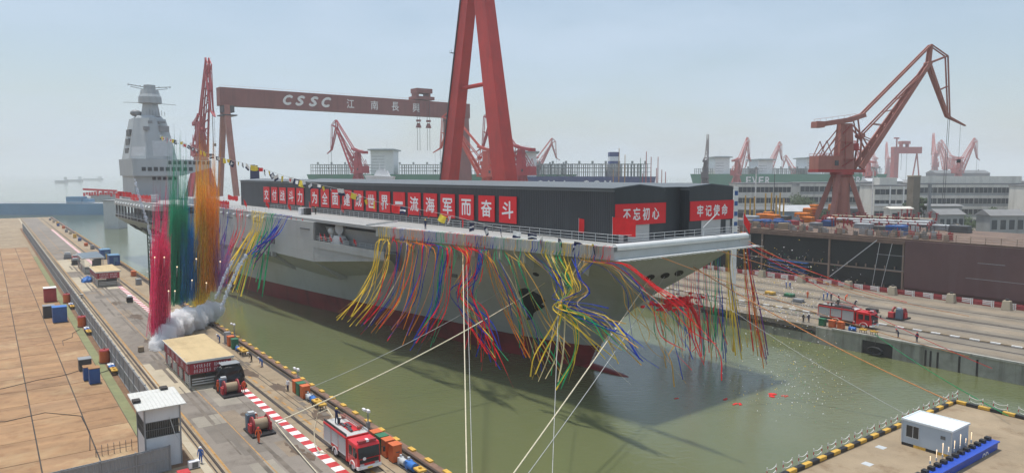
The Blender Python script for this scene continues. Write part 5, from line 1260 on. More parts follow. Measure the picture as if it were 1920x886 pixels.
# ================================================================ winches
def winch(lab, loc, rz, group='red rope winches'):
    t = thing('rope_winch', lab, 'winch', loc, rz, group)
    mb = MB(); mb.box(-1.6, 1.9, -1.3, 1.3, 0, .22); mb.build('base', M('black'), t)
    mb = MB(); mb.tube((0, -.75, 1.0), (0, .75, 1.0), .62, n=24); mb.build('rope_drum', M('rope_coil'), t)
    for s in (-1, 1):
        mb = MB(); mb.tube((0, s * .76, 1.0), (0, s * .92, 1.0), .95, n=26); mb.tube((0, s * .92, 1.0), (0, s * 1.1, 1.0), .3, n=12); mb.build('flange', M('dull_red_paint'), t)
        mb = MB(); mb.box(-.5, .5, s * 1.1 - .1, s * 1.1 + .1, .22, 1.1); mb.build('bearing_stand', M('red_paint'), t)
    mb = MB(); mb.box(.9, 1.7, -1.15, -.2, .22, 1.2); mb.build('gearbox', M('red_paint'), t, .05)
    mb = MB(); mb.box(.95, 1.8, .2, 1.1, .22, 1.9); cb = mb.build('control_cabinet', mat('cabinet_slate', (.10, .15, .20), .5, .15, 1), t, .04)
    mb = MB(); mb.box(1.0, 1.6, .25, .9, 1.9, 2.15); mb.build('lid', M('light_grey'), cb)
    return t
wa = winch('red rope winch with coiled drum standing alone on the quay road', D(18.9, 10.9, 3.21), DR)
dup(wa, D(35.3, 9.7, 3.21), DR, 'red rope winch in front of the black covered machine')
dup(wa, D(7.2, -112.4, 3.21), DR + PI / 2, 'red cable reel winch standing on the open right quay', sc=1.15)
t = thing('covered_machine', 'black plastic sheet heaped over a tall machine before the shelter', 'covered machine', D(38.4, 9.0, 3.2), DR)
rr = random.Random(5); mb = MB(); rg = []
for k, (z, r) in enumerate(((0, 2.0), (.5, 1.95), (1.1, 1.75), (1.5, 1.85), (2.1, 1.6), (2.6, 1.65), (3.1, 1.4), (3.35, .9))):
    rg.append([(r * .72 * (1 + rr.uniform(-.12, .12)) * math.copysign(abs(math.cos(a)) ** .6, math.cos(a)), r * (1 + rr.uniform(-.12, .12)) * math.copysign(abs(math.sin(a)) ** .6, math.sin(a)), z + rr.uniform(-.06, .06)) for a in [2 * PI * i / 18 for i in range(18)]])
mb.loft(rg, True); mb.build('plastic_sheet', mat('black_sheet', (.012, .012, .013), .28, .3, 2, bump=.6), t)
mb = MB(); mb.box(-.9, .9, -1.2, 1.2, 3.42, 3.5); mb.build('top_board', M('mid_grey'), t)
# ================================================================ shelters
def glyphs(mb, o, ex, ez, cols, cw, chh, rr, m=0, gap=()):
    """blurred two-row lettering: each character a small block of real strokes"""
    o, ex, ez = Vector(o), Vector(ex), Vector(ez)
    for i in range(cols):
        if i in gap: continue
        for k in range(4):
            x0 = i * cw + cw * .12 + rr.choice((0, .2, .4)) * cw; w_ = cw * rr.uniform(.25, .4); y = chh * (.06 + .25 * k)
            mb.add([o + ex * x0 + ez * y, o + ex * (x0 + w_) + ez * y, o + ex * (x0 + w_) + ez * (y + chh * .13), o + ex * x0 + ez * (y + chh * .13)], [(0, 1, 2, 3)], m)
        x0 = i * cw + cw * rr.uniform(.3, .6); mb.add([o + ex * x0, o + ex * (x0 + cw * .14), o + ex * (x0 + cw * .14) + ez * chh, o + ex * x0 + ez * chh], [(0, 1, 2, 3)], m)
mat('roof_tan', (.50, .375, .20), .75, .12, .3, stretch=(.3, 2, 1), spots=('#8a7350', .4, .4)); mat('roof_blue', (.13, .17, .205), .65, .12, .3)
mat('fascia_red', (.36, .035, .045), .6, .12, .6); mat('fence_white', (.62, .60, .55), .6, .12, .8); mat('interior_grey', (.16, .17, .17), .8, .2, .6)
def shelter(lab, v0, v1, w0, w1, ht, roof, fascia, seed):
    t = thing('quay_shelter', lab, 'shelter', D(v0, (w0 + w1) / 2, 3.2), DR); Lx = v1 - v0; hw = (w1 - w0) / 2; rr = random.Random(seed)
    mb = MB(); mb.box(-.15, Lx + .15, -hw - .15, hw + .15, -.02, .14); mb.build('floor', M('pale_concrete'), t)
    for i in range(7):
        for s in (-1, 1):
            x = .1 + i * (Lx - .2) / 6; mb = MB(); mb.box(x - .06, x + .06, s * hw - .06, s * hw + .06, .14, ht - .05); mb.build('post', M('fence_white'), t)
    mb = MB(); mb.add([(-.35, -hw - .35, ht + .12), (Lx + .35, -hw - .35, ht + .12), (Lx + .35, hw + .35, ht - .12), (-.35, hw + .35, ht - .12), (-.35, -hw - .35, ht), (Lx + .35, -hw - .35, ht), (Lx + .35, hw + .35, ht - .24), (-.35, hw + .35, ht - .24)],
                      [(0, 1, 2, 3), (7, 6, 5, 4), (0, 4, 5, 1), (1, 5, 6, 2), (2, 6, 7, 3), (3, 7, 4, 0)]); rf = mb.build('roof', M(roof), t)
    mb = MB(); mb.box(-.4, -.34, -hw - .36, hw + .36, ht - .2, ht + .1); mb.box(-.36, Lx + .36, hw + .34, hw + .4, ht - .22, ht - .04); mb.build('roof_edge', M('fence_white'), rf)
    mb = MB(); mb.box(.5, Lx - .4, -hw + .5, -hw + .6, .14, ht - .3); mb.box(2.0, 2.1, -hw + .6, hw * .1, .14, ht - .9); mb.build('back_wall', M('interior_grey'), t)
    if fascia:
        f0, f1 = ht - 1.75, ht - .3
        for nm, bx in (('front_fascia', (-.22, -.12, -hw, hw)), ('side_fascia', (-.1, Lx, hw + .04, hw + .14))):
            mb = MB(); mb.box(*bx, f0, f1); fa = mb.build(nm, M('fascia_red'), t)
            mb = MB()
            if nm[0] == 'f':
                for z in (f0 + .14, f0 + .78): glyphs(mb, (-.235, hw - .45, z), (0, -1, 0), (0, 0, 1), 14, (2 * hw - .9) / 14, .48, rr, 0, (7,))
            else:
                for g_ in range(5): glyphs(mb, (Lx * (.86 - .19 * g_), hw + .155, f0 + .2), (-1, 0, 0), (0, 0, 1), 3, .55, .95, rr)
            mb.build('lettering', M('sign_white'), fa)
    for z in (.45, .8, 1.15):
        mb = MB(); mb.box(-.02, .04, -hw + .1, hw * .9, z, z + .16); mb.build('front_rail', M('fence_white'), t)
    for i in range(4):
        x0 = .7 + i * Lx / 4.1
        for k in range(5):
            mb = MB(); mb.box(x0, x0 + Lx / 7.5, hw - .03, hw + .03, .4 + k * .26, .55 + k * .26); mb.build('side_slat', M('fence_white'), t)
        mb = MB(); mb.box(x0 + Lx / 7.5, x0 + Lx / 7.5 + Lx / 18, hw - .04, hw + .02, .3, 1.75); mb.build('red_panel', M('fascia_red'), t)
    for i in range(5):
        mb = MB(); x = 3 + i * (Lx - 4) / 5; mb.box(x, x + 1.1, -hw + .8, -hw + 1.5, .14, 1.0 + .3 * (i % 2)); mb.build('inner_cabinet', M(('mid_grey', 'dark_steel', 'blue_paint')[i % 3]), t)
    return t
shelter('tan-roofed shelter with red slogan fascia beside the coloured smoke', 41.0, 57.2, 8.1, 13.5, 3.75, 'roof_tan', True, 1)
shelter('farther tan-roofed shelter with red fascia and a blue tarp beside it', 148, 163, 7.6, 12.6, 3.9, 'roof_tan', True, 2)
shelter('dark blue-grey roofed open shelter farthest along the left quay', 178, 196, 7.7, 12.6, 4.6, 'roof_blue', False, 3)
t = thing('blue_tarp', 'bright blue tarp heap beside the farther tan-roofed shelter', 'tarp', D(161, 13.6, 3.2), DR); rr = random.Random(2)
mb = MB(); mb.loft([[(r * 2.4 * math.cos(a) * rr.uniform(.8, 1.2), r * 1.5 * math.sin(a) * rr.uniform(.8, 1.2), z * rr.uniform(.85, 1.1)) for a in [2 * PI * i / 14 for i in range(14)]] for r, z in ((1, 0), (.85, .7), (.5, 1.25), (.1, 1.5))], True); mb.build('sheet', M('bright_blue'), t)
# ================================================================ guard booth and corrugated fences
mat('booth_white', (.60, .62, .64), .65, .06, .4, streak=('#8f9092', .6, .3)); mat('sheet_white', (.62, .61, .57), .6, .12, .6, spots=('#6f675c', .7, .5)); ribbed(mat('sheet_roof', (.60, .59, .55), .6, .14, .6, spots=('#6b6359', .6, .55)), 'Y', .36, .06)
ribbed(mat('sheet_grey', (.27, .285, .295), .6, .12, .25, streak=('#6a655c', .5, .45), spots=('#4b4743', .35, .4)), 'X', .3, .05); ribbed(mat('sheet_grey_cross', (.25, .265, .275), .6, .12, .25, streak=('#6a655c', .5, .45)), 'X', .3, .05)
t = thing('guard_booth', 'tall white guard booth with corrugated roof and dark barred window band', 'guard booth', D(14.9, 21.5, 3.2), DR)
mb = MB(); mb.box(0, 4.4, -1.6, 1.6, 0, 3.15); mb.box(0, 4.4, -1.6, 1.6, 4.75, 6.15); wl = mb.build('wall', M('booth_white'), t)
mb = MB(); mb.box(.12, 4.28, -1.48, 1.48, 3.15, 4.75); mb.build('window_band', M('glass'), t)
mb = MB()
for k in range(17):
    y = -1.58 + k * .1975; mb.box(-.02, .03, y - .02, y + .02, 3.15, 4.75)
for k in range(22):
    x = .02 + k * .208; mb.box(x - .02, x + .02, 1.57, 1.62, 3.15, 4.75)
for z in (3.2, 3.95, 4.7): mb.box(-.03, .02, -1.6, 1.6, z - .03, z + .03); mb.box(0, 4.4, 1.58, 1.63, z - .03, z + .03)
mb.build('window_bars', M('shade_grey'), t)
for x, y in ((0, 1.6), (0, -1.6), (4.4, 1.6)):
    mb = MB(); mb.box(x - .07, x + .07, y - .07, y + .07, 0, 6.15); mb.build('corner_post', M('mid_grey'), t)
mb = MB(); mb.add([(-.7, -2.1, 6.2), (5.2, -2.1, 6.45), (5.2, 2.3, 6.45), (-.7, 2.3, 6.2), (-.7, -2.1, 6.28), (5.2, -2.1, 6.53), (5.2, 2.3, 6.53), (-.7, 2.3, 6.28)], [(3, 2, 1, 0), (4, 5, 6, 7), (0, 1, 5, 4), (1, 2, 6, 5), (2, 3, 7, 6), (3, 0, 4, 7)]); rf = mb.build('roof', M('sheet_roof'), t)
for x, y in ((1.6, 1.6), (4.4, -1.4)):
    mb = MB(); mb.box(x, x + .9, y, y + .7, 6.42 + x * .03, 6.62 + x * .03); mb.build('roof_plank', M('dark_groove'), rf)
mb = MB(); mb.path([(-.1, -.6, 5.0), (-.3, -.8, 4.2), (-.28, -1.0, 3.3), (-.2, -1.5, 2.4)], .04, 5); mb.build('cable_drop', M('light_grey'), t)
mb = MB(); mb.box(.8, 1.7, -1.66, -1.59, .05, 2.1); mb.build('door', M('mid_grey'), t)
def sheet_fence(name, lab, p, q, h, m, posts, z=3.2, side=.0):
    p, q = Vector(p), Vector(q); d = q - p; L_ = d.length; rz = math.atan2(d.y, d.x)
    t = thing(name, lab, 'fence', (p.x, p.y, z), rz)
    mb = MB(); mb.box(0, L_, -.03, .03, 0, h); mb.build('sheet_panel', M(m), t)
    for z_ in (.12, h - .15, h * .5):
        mb = MB(); mb.box(0, L_, .03, .1, z_ - .05, z_ + .05); mb.build('rail', M('mid_grey'), t)
    n = int(L_ / posts)
    for k in range(min(n, 90) + 1):
        x = k * L_ / min(n, 90); mb = MB(); mb.box(x - .06, x + .06, -.12, .1, 0, h + .04); mb.build('post', M('mid_grey'), t)
    return t
sheet_fence('corrugated_fence', 'long grey corrugated sheet fence between the steel plate yard and the quay road', D(20.2, 20.3), D(380, 20.3), 3.9, 'sheet_grey', 4)
pa, pb, pc = at(40, 898, 5.7), at(277, 844, 5.7), at(318, 834, 5.7)
sheet_fence('corrugated_fence', 'low grey sheet fence across the lower left corner before the booth', (pc.x, pc.y, 0), (pa.x - (pb.x - pa.x) * .6, pa.y - (pb.y - pa.y) * .6, 0), 2.5, 'sheet_grey_cross', 2.6)
t = thing('yard_railing', 'thin dark hooped railing on the green patch by the booth', 'railing', D(21.6, 23.6, 3.2), DR)
mb = MB()
for k in range(7):
    y = -.2 + k * .55; mb.tube((0, y, 0), (0, y, 1.0), .03, n=5); mb.path([(0, y, 1.0), (.05, y, 1.12), (.2, y, 1.15)], .03, 5)
mb.tube((0, -.2, .5), (0, 3.1, .5), .025, n=5); mb.build('hoops', M('dark_steel'), t)
pole('bare_post', 'thin bare steel post at the near end of the long grey fence', 266, 92, 716, .06, 'mid_grey')
# ================================================================ boxes, bins and small kit
def simple(name, lab, cat, v, w_, parts, group=None, rz=0, z=3.2):
    t = thing(name, lab, cat, D(v, w_, z), DR + rz, group)
    for nm, bx, m, bv in parts:
        mb = MB()
        for b in (bx if isinstance(bx, list) else [bx]): mb.box(*b)
        mb.build(nm, M(m), t, bv)
    return t
def bin_parts(c, h=1.5): return [('body', (-.55, .55, -.5, .5, .08, h), c, .05), ('lid', (-.6, .6, -.55, .55, h, h + .12), c, .03), ('handle', (-.64, -.6, -.2, .2, h * .62, h * .67), 'dark_steel', 0), ('foot', [(-.5, -.35, -.45, .45, 0, .08), (.35, .5, -.45, .45, 0, .08)], 'dark_steel', 0)]
for v, c, where in ((7.0, 'orange_paint', 'farthest of the four bins beside the near fire engine'), (5.6, 'green_paint', 'between orange bins beside the near fire engine'), (4.2, 'orange_paint', 'third of the four bins beside the near fire engine'), (2.6, 'orange_paint', 'nearest bin, right of the near fire engine cab'),
                    (30.9, 'orange_paint', 'far one of the trio beside the quay edge pipe'), (29.5, 'green_paint', 'middle one of the trio beside the quay edge pipe'), (28.0, 'orange_paint', 'near one of the trio beside the quay edge pipe'),
                    (63.0, 'orange_paint', 'behind the green bin near the blue worker'), (60.6, 'green_paint', 'behind the small blue pump near the shelter')):
    simple('cabinet_bin', '%s metal bin, %s' % (c.split('_')[0], where), 'bin', v, 2.35, bin_parts(c, 1.75 if v < 9 else 1.6))
for v, c in ((10.6, 'orange_paint'), (8.9, 'orange_paint'), (12.6, 'green_paint')):
    simple('cabinet_bin', '%s metal bin on the right quay edge before the fire engine%s' % (c.split('_')[0], {10.6: ', left one', 8.9: ', right one', 12.6: ', far left'}[v]), 'bin', v, -93.6, bin_parts(c, 1.3))
def pump(lab, v, w_, c, group=None, sc=1):
    t = thing('pump_set', lab, 'pump', D(v, w_, 3.2), DR, group, sc)
    mb = MB(); mb.box(-.7, .7, -.4, .4, 0, .12); mb.build('skid', M('dark_steel'), t)
    mb = MB(); mb.tube((-.6, 0, .5), (.25, 0, .5), .34, n=14); mb.build('motor', M(c), t)
    mb = MB(); mb.box(.25, .65, -.3, .3, .12, .8); mb.build('pump_body', M(c), t, .05); mb = MB(); mb.tube((.45, 0, .8), (.45, 0, 1.05), .12); mb.build('outlet', M('light_grey'), t)
def stand(lab, v, w_, c, group=None, sc=1):
    t = thing('valve_stand', lab, 'stand', D(v, w_, 3.2), DR, group, sc)
    mb = MB()
    for a, b in ((-.5, -.35), (.5, -.35), (-.5, .35), (.5, .35)): mb.tube((a, b, 0), (a * .8, b * .8, .6), .05, n=6)
    mb.build('legs', M('dark_steel'), t); mb = MB(); mb.box(-.6, .6, -.42, .42, .58, .78); mb.build('top_plate', M(c), t, .03); mb = MB(); mb.tube((0, 0, .78), (0, 0, .95), .16, n=10); mb.build('valve', M(c), t)
pump('grey pump set right of the nearest orange bin', 1.0, 2.3, 'light_grey'); pump('blue pump set in front of the grey one by the nearest bins', -.6, 2.2, 'bright_blue', None, 1.2); stand('yellow valve stand at the bottom edge beside the blue pump', -2.1, 2.1, 'yellow_paint')
pump('grey pump set beside the near bin of the trio', 26.6, 2.3, 'light_grey'); pump('rounded blue pump beside the trio of bins', 25.4, 2.2, 'bright_blue'); stand('yellow stand nearest the blue pump by the trio', 23.8, 2.4, 'yellow_paint', None, 1.1); stand('yellow stand second from the trio of bins', 22.2, 2.4, 'yellow_paint', None, 1.1)
pump('small blue pump beyond the shelter by the quay edge', 58.6, 2.4, 'bright_blue', None, .9); stand('yellow stand by the quay edge beyond the shelter, far one', 56.6, 2.4, 'yellow_paint', None, 1.2); stand('yellow stand by the quay edge beyond the shelter, near one', 55.0, 2.4, 'yellow_paint', None, 1.2)
pump('blue pump set before the fire engine on the right quay', 6.6, -93.4, 'bright_blue'); stand('yellow stand by the right quay edge, left one', 4.6, -93.4, 'yellow_paint'); stand('yellow stand by the right quay edge, right one', 2.6, -93.4, 'yellow_paint')
simple('signal_cabinet', 'grey signal cabinet with white sign beside the far orange bin', 'cabinet', 65.6, 2.2, [('body', (-.4, .4, -.5, .5, 0, 1.9), 'mid_grey', .04), ('door', (-.43, -.4, -.42, .42, .1, 1.7), 'light_grey', 0)])
def camera_pole(lab, v, w_, hh):
    t = thing('camera_pole', lab, 'camera pole', D(v, w_, 3.2), DR)
    mb = MB(); mb.tube((0, 0, 0), (0, 0, hh), .09, .07, 8); mb.build('post', M('mid_grey'), t)
    mb = MB(); mb.box(-.35, .25, -.15, .15, hh - .1, hh + .2); mb.box(-.1, .5, .25, .5, hh + .1, hh + .35); mb.build('camera_head', M('sign_white'), t, .03); mb = MB(); mb.box(-.15, .15, -.2, .2, .8, 1.4); mb.build('junction_box', M('mid_grey'), t)
camera_pole('white-headed camera pole beside the near fire engine bins', 11.2, 1.3, 2.6); camera_pole('white-headed camera pole beside the trio of bins', 33.2, 1.4, 2.4); camera_pole('white-headed camera pole by the far orange bin', 64.6, 1.3, 3.2); camera_pole('white-headed camera pole far along the quay edge', 143, 1.4, 3.4)
# yard cabinets, drums and stands along the fence
def yard_box(lab, v, w_, l, d, h, c, top): return simple('steel_cabinet', lab, 'cabinet', v, w_, [('body', (-l / 2, l / 2, -d / 2, d / 2, .1, h), c, .04), ('lid', (-l / 2 - .05, l / 2 + .05, -d / 2 - .05, d / 2 + .05, h, h + .1), top, .02), ('door', (-l / 2 - .03, -l / 2, -d * .38, d * .38, .3, h * .9), c, 0), ('skid', [(-l / 2, l / 2, -d / 2, -d / 2 + .15, 0, .1), (-l / 2, l / 2, d / 2 - .15, d / 2, 0, .1)], 'dark_steel', 0)])
yard_box('blue steel cabinet nearest the camera on the brown plates', 51.8, 23.6, 1.5, 1.3, 2.2, 'blue_paint', 'orange_dirt_ground'); yard_box('blue cabinet with rusty lid just behind the nearest blue one', 54.2, 24.1, 1.4, 1.2, 1.9, 'blue_paint', 'orange_dirt_ground')
yard_box('dark welding set box behind the pair of blue cabinets', 60.5, 23.9, 1.8, 1.6, 1.7, 'dark_steel', 'mid_grey'); yard_box('large blue cabinet far up the brown yard', 103.5, 24.0, 2.4, 2.4, 3.0, 'blue_paint', 'bright_blue'); yard_box('grey-green box behind the large blue cabinet', 110, 25.4, 2.2, 2.0, 2.4, 'dark_steel', 'mid_grey')
yard_box('red steel box far up the yard near the fence', 131, 23.9, 2.6, 2.4, 3.2, 'dull_red_paint', 'white_paint')
def drum(lab, v, w_):
    t = thing('red_tank', lab, 'tank', D(v, w_, 3.2), DR); mb = MB(); mb.tube((0, 0, .1), (0, 0, 1.9), .75, n=18); mb.build('shell', M('orange_paint'), t); mb = MB(); mb.tube((0, 0, 1.9), (0, 0, 2.05), .8, .7, 18); mb.tube((.2, 0, 2.05), (.2, 0, 2.25), .12); mb.build('lid', M('dull_red_paint'), t); mb = MB(); mb.box(-.8, .8, -.8, .8, 0, .1); mb.build('pallet', M('dark_groove'), t)
drum('red-orange round tank by the fence near the dark welding box', 63.4, 20.95); drum('red-orange round tank by the fence below the white lamp post', 95.5, 20.95); drum('red-orange round tank far along the fence', 127, 20.95)
for v, where in ((58.8, 'near the closest red tank'), (90.5, 'near the middle red tank'), (121, 'near the far red tank')):
    for k, c in enumerate(('sign_white', 'bright_blue', 'yellow_paint', 'yellow_paint')):
        stand('%s valve stand %s by the grey fence%s' % (('white', 'blue', 'yellow', 'yellow')[k], where, ', nearer of two' if k == 3 else (', farther of two' if k == 2 else '')), v - k * 1.3, 20.75, c, None, .95)
t = lamp('white lamp post standing against the long grey fence', 153, 166, 552, .45, 3.2, 'light_grey', .09)
simple('wooden_crate', 'small wooden crate on the quay road left of the smoke', 'crate', 67.6, 15.3, [('body', (-.45, .45, -.4, .4, .08, .85), 'tan_concrete', .02), ('skid', [(-.45, .45, -.4, -.25, 0, .08), (-.45, .45, .25, .4, 0, .08)], 'dark_groove', 0)])
simple('loudspeaker_box', 'black and white box on the empty quay road beyond the smoke', 'box', 119, 4.6 + 4.9, [('body', (-.7, .7, -.6, .6, .1, 1.2), 'black', .05), ('white_lid', (-.5, .5, -.45, .45, 1.2, 1.6), 'sign_white', .05), ('skid', (-.9, .9, -.8, .8, 0, .1), 'pale_concrete', 0)])
simple('red_fuel_can', 'red metal box lying at the bottom edge beside the booth', 'box', 10.6, 20.6, [('body', (-.6, .6, -.5, .5, 0, .7), 'red_paint', .04), ('lid', (-.62, .62, -.52, .52, .7, .78), 'red_paint', .02)])
simple('air_conditioner', 'white air conditioner unit standing right of the booth base', 'air conditioner', 12.9, 19.2, [('casing', (-.3, .3, -.5, .5, .05, .75), 'sign_white', .03), ('fan_grille', (-.33, -.3, -.35, .2, .12, .66), 'shade_grey', 0), ('foot', [(-.3, .3, -.45, -.35, 0, .05), (-.3, .3, .35, .45, 0, .05)], 'dark_steel', 0)])
for k, (v, w_, c, lab) in enumerate(((226, 13, 'mid_grey', 'grey machine on the far left quay road beyond the blue roof'), (216, 11.5, 'dull_red_paint', 'reddish machine on the far left quay road'), (205, 12.5, 'dark_steel', 'dark machine just beyond the blue-roofed shelter'))):
    simple('quay_machine', lab, 'machine', v, w_, [('body', (-1.6, 1.6, -1, 1, .2, 1.6), c, .08), ('engine_cover', (-1.2, .2, -.8, .8, 1.6, 2.2), 'light_grey', .05), ('base', (-1.9, 1.9, -1.2, 1.2, 0, .2), 'black', 0)])
for k, (v, lab) in enumerate(((219, 'blue container cabin farther along the far quay edge'), (198, 'blue container cabin nearer on the far quay edge'))):
    simple('container_cabin', lab, 'container', v, 2.6, [('body', (-2.6, 2.6, -1.5, 1.5, .1, 3.1), 'blue_paint', .05), ('roof', (-2.7, 2.7, -1.6, 1.6, 3.1, 3.25), 'barrier_blue', 0), ('door', (-2.64, -2.6, -.9, .3, .2, 2.5), 'barrier_blue', 0), ('skid', (-2.6, 2.6, -1.4, 1.4, 0, .1), 'dark_steel', 0)])
for k in range(16):
    v = 150 + k * 21 + R.uniform(-6, 6); c = ('mid_grey', 'orange_paint', 'blue_paint', 'yellow_paint', 'pale_concrete')[k % 5]
    simple('quay_box', '%s box among the kit strewn along the far quay edge' % ('grey', 'orange', 'blue', 'yellow', 'pale')[k % 5], 'box', v, R.uniform(1.8, 3.4), [('body', (-1, 1, -.6, .6, .1, R.uniform(1, 1.8)), c, .05), ('base', (-1.1, 1.1, -.7, .7, 0, .1), 'dark_steel', 0)], '%s boxes along the far quay edge' % ('grey', 'orange', 'blue', 'yellow', 'pale')[k % 5])
for lab, P in (('black cable snaking from the dark welding box across the brown plates', [(60.2, 24.6), (58.5, 27), (58, 30), (56, 34), (57, 40)]), ('black cable running from the fence kit to the pair of blue cabinets', [(58, 21), (57.2, 22), (56.5, 23), (55, 24.6)]), ('grey hose lying along the green path by the middle red tank', [(93, 21.6), (90, 23), (86, 23.4), (84, 25), (80, 25.2)]), ('thin black cable crossing the lower brown plates', [(44, 40), (40, 34), (41, 30), (37, 26.6), (30, 26.4), (24, 27)])):
    p0 = D(P[0][0], P[0][1], 3.27); mb = MB(); mb.path([D(a, b, 3.27) - p0 for a, b in P], .045, 5); o = mb.build('ground_cable', M('black')); o.location = p0; tag(o, lab, 'cable')
# scaffold tower beside the pink plume
t = thing('scaffold_tower', 'dark green lattice gangway tower standing at the quay edge by the pink smoke', 'tower', D(126, 2.6, 3.2), DR)
for a in (-1.5, 1.5):
    for b in (-1.3, 1.3):
        mb = MB(); mb.box(a - .12, a + .12, b - .12, b + .12, 0, 15); mb.build('upright', mat('tower_green', (.025, .06, .04), .6, .2, 1), t)
for k in range(9):
    z = .4 + k * 1.75; mb = MB()
    for b in (-1.3, 1.3): mb.beam((-1.5, b, z), (1.5, b, z), .12); mb.beam((-1.5, b, z), (1.5, b, z + 1.6), .1)
    for a in (-1.5, 1.5): mb.beam((a, -1.3, z), (a, 1.3, z), .12)
    mb.build('brace', M('tower_green'), t)
    mb = MB(); mb.box(-1.4, 1.4, -1.2, 1.2, z + .07, z + .13); mb.build('landing', M('tower_green'), t)
# ================================================================ caisson at the lower right with its striped kerb, posts, house
mb = MB(); mb.box(-46, -22.4, -63.9, -22, -4, 3.2); tag(dock_obj('dock_caisson', mb, M('tan_concrete')), 'concrete topped dock gate caisson in the lower right corner', 'dock gate')
mb = MB()
for v, w_ in ((-27.4, -31), (-26.6, -36), (-25.2, -41.5), (-30, -34)): mb.box(v, v + .9, w_, w_ + .9, 3.203, 3.215)
dock_obj('hatch_pads', mb, M('light_grey'), kind='structure')
def kerb(c, lab, v, w_, l, d):
    t = thing('kerb_block', lab, 'kerb block', D(v, w_, 3.2), DR, '%s kerb blocks round the caisson' % lab.split()[0])
    mb = MB(); mb.box(-d / 2, d / 2, -l / 2, l / 2, .04, .42); mb.build('block', M(c), t, .06); mb = MB(); mb.box(-d / 2 + .05, d / 2 - .05, -l / 2, l / 2, 0, .04); mb.build('bed', M('dark_groove'), t); return t
for i in range(31):
    w_ = -23.4 - i * 1.325
    kerb('yellow_paint' if i % 2 else 'black', ('yellow' if i % 2 else 'black') + ' painted kerb block along the caisson edge', -22.9, w_, 1.3, .5)
for i in range(9):
    v = -23.6 - i * 1.325
    kerb('yellow_paint' if i % 2 == 0 else 'black', ('yellow' if i % 2 == 0 else 'black') + ' painted kerb block along the caisson edge', v, -63.5, .5, 1.3)
def rail_pair(v, w_, dv, dw):
    t = thing('chain_posts', 'pair of red and white posts joined by sagging white chains', 'guard rail', D(v, w_, 3.2), DR, 'red and white chain posts round the caisson')
    for e in (-.5, .5):
        p = Vector((dv * e, dw * e, 0)); mb = MB()
        for k in range(4): mb.tube(p + Vector((0, 0, .33 * k)), p + Vector((0, 0, .33 * (k + 1))), .045, n=7, m=k % 2)
        mb.build('post', [M('red_paint'), M('white_paint')], t)
    for z in (1.2, .72):
        mb = MB(); mb.path([Vector((dv * (a - .5), dw * (a - .5), z - .22 * (1 - (2 * a - 1) ** 2))) for a in [k / 8 for k in range(9)]], .03, 5); mb.build('chain', M('white_paint'), t)
for i in range(16): rail_pair(-22.55, -24.6 - i * 2.65, 0, -1.5)
for i in range(4): rail_pair(-25.2 - i * 2.65, -63.75, -1.5, 0)
t = thing('site_cabin', 'white container cabin with one square window on the caisson', 'cabin', D(-28.05, -43.75, 3.2), DR)
LW, DW = 5.0, 4.0
mb = MB(); mb.box(-2.45, 2.45, -DW, 0, .3, 2.72); mb.build('wall', mat('cabin_white', (.42, .48, .54), .5, .04, .4), t, .03)
mb = MB(); mb.box(-2.55, 2.55, -DW - .1, .1, 2.72, 2.86); mb.box(-2.55, 2.55, -.05, .1, 2.86, 2.92); mb.box(-2.55, -2.4, -DW - .1, -.05, 2.86, 2.92); mb.box(2.4, 2.55, -DW - .1, -.05, 2.86, 2.92); mb.box(-2.4, 2.4, -DW - .1, -DW + .05, 2.86, 2.92); mb.build('roof', mat('cabin_roof', (.66, .70, .72), .5, .05, .4), t)
mb = MB(); mb.box(.75, 2.0, -.02, .03, 1.05, 2.3); wd = mb.build('window', M('glass'), t)
mb = MB(); mb.box(.68, .75, -.02, .05, 1.0, 2.35); mb.box(2.0, 2.07, -.02, .05, 1.0, 2.35); mb.box(.75, 2.0, -.02, .05, 2.3, 2.36); mb.box(.75, 2.0, -.02, .05, .98, 1.05); mb.box(1.3, 1.36, -.02, .045, 1.05, 2.3); mb.build('window_frame', M('light_grey'), wd)
mb = MB(); mb.box(-1.85, -1.4, -.02, .04, 1.75, 2.1); mb.build('vent', M('shade_grey'), t)
for k in range(4):
    mb = MB(); mb.box(2.45 - 1.225 * (k + 1), 2.45 - 1.225 * k, -DW, .01, 0, .3); mb.build('base_stripe', M('black' if k % 2 == 0 else 'yellow_paint'), t)
for a in (-2.45, 2.45):
    mb = MB(); mb.box(a - .06, a + .06, -.02, .06, .3, 2.72); mb.build('corner_post', M('light_grey'), t)
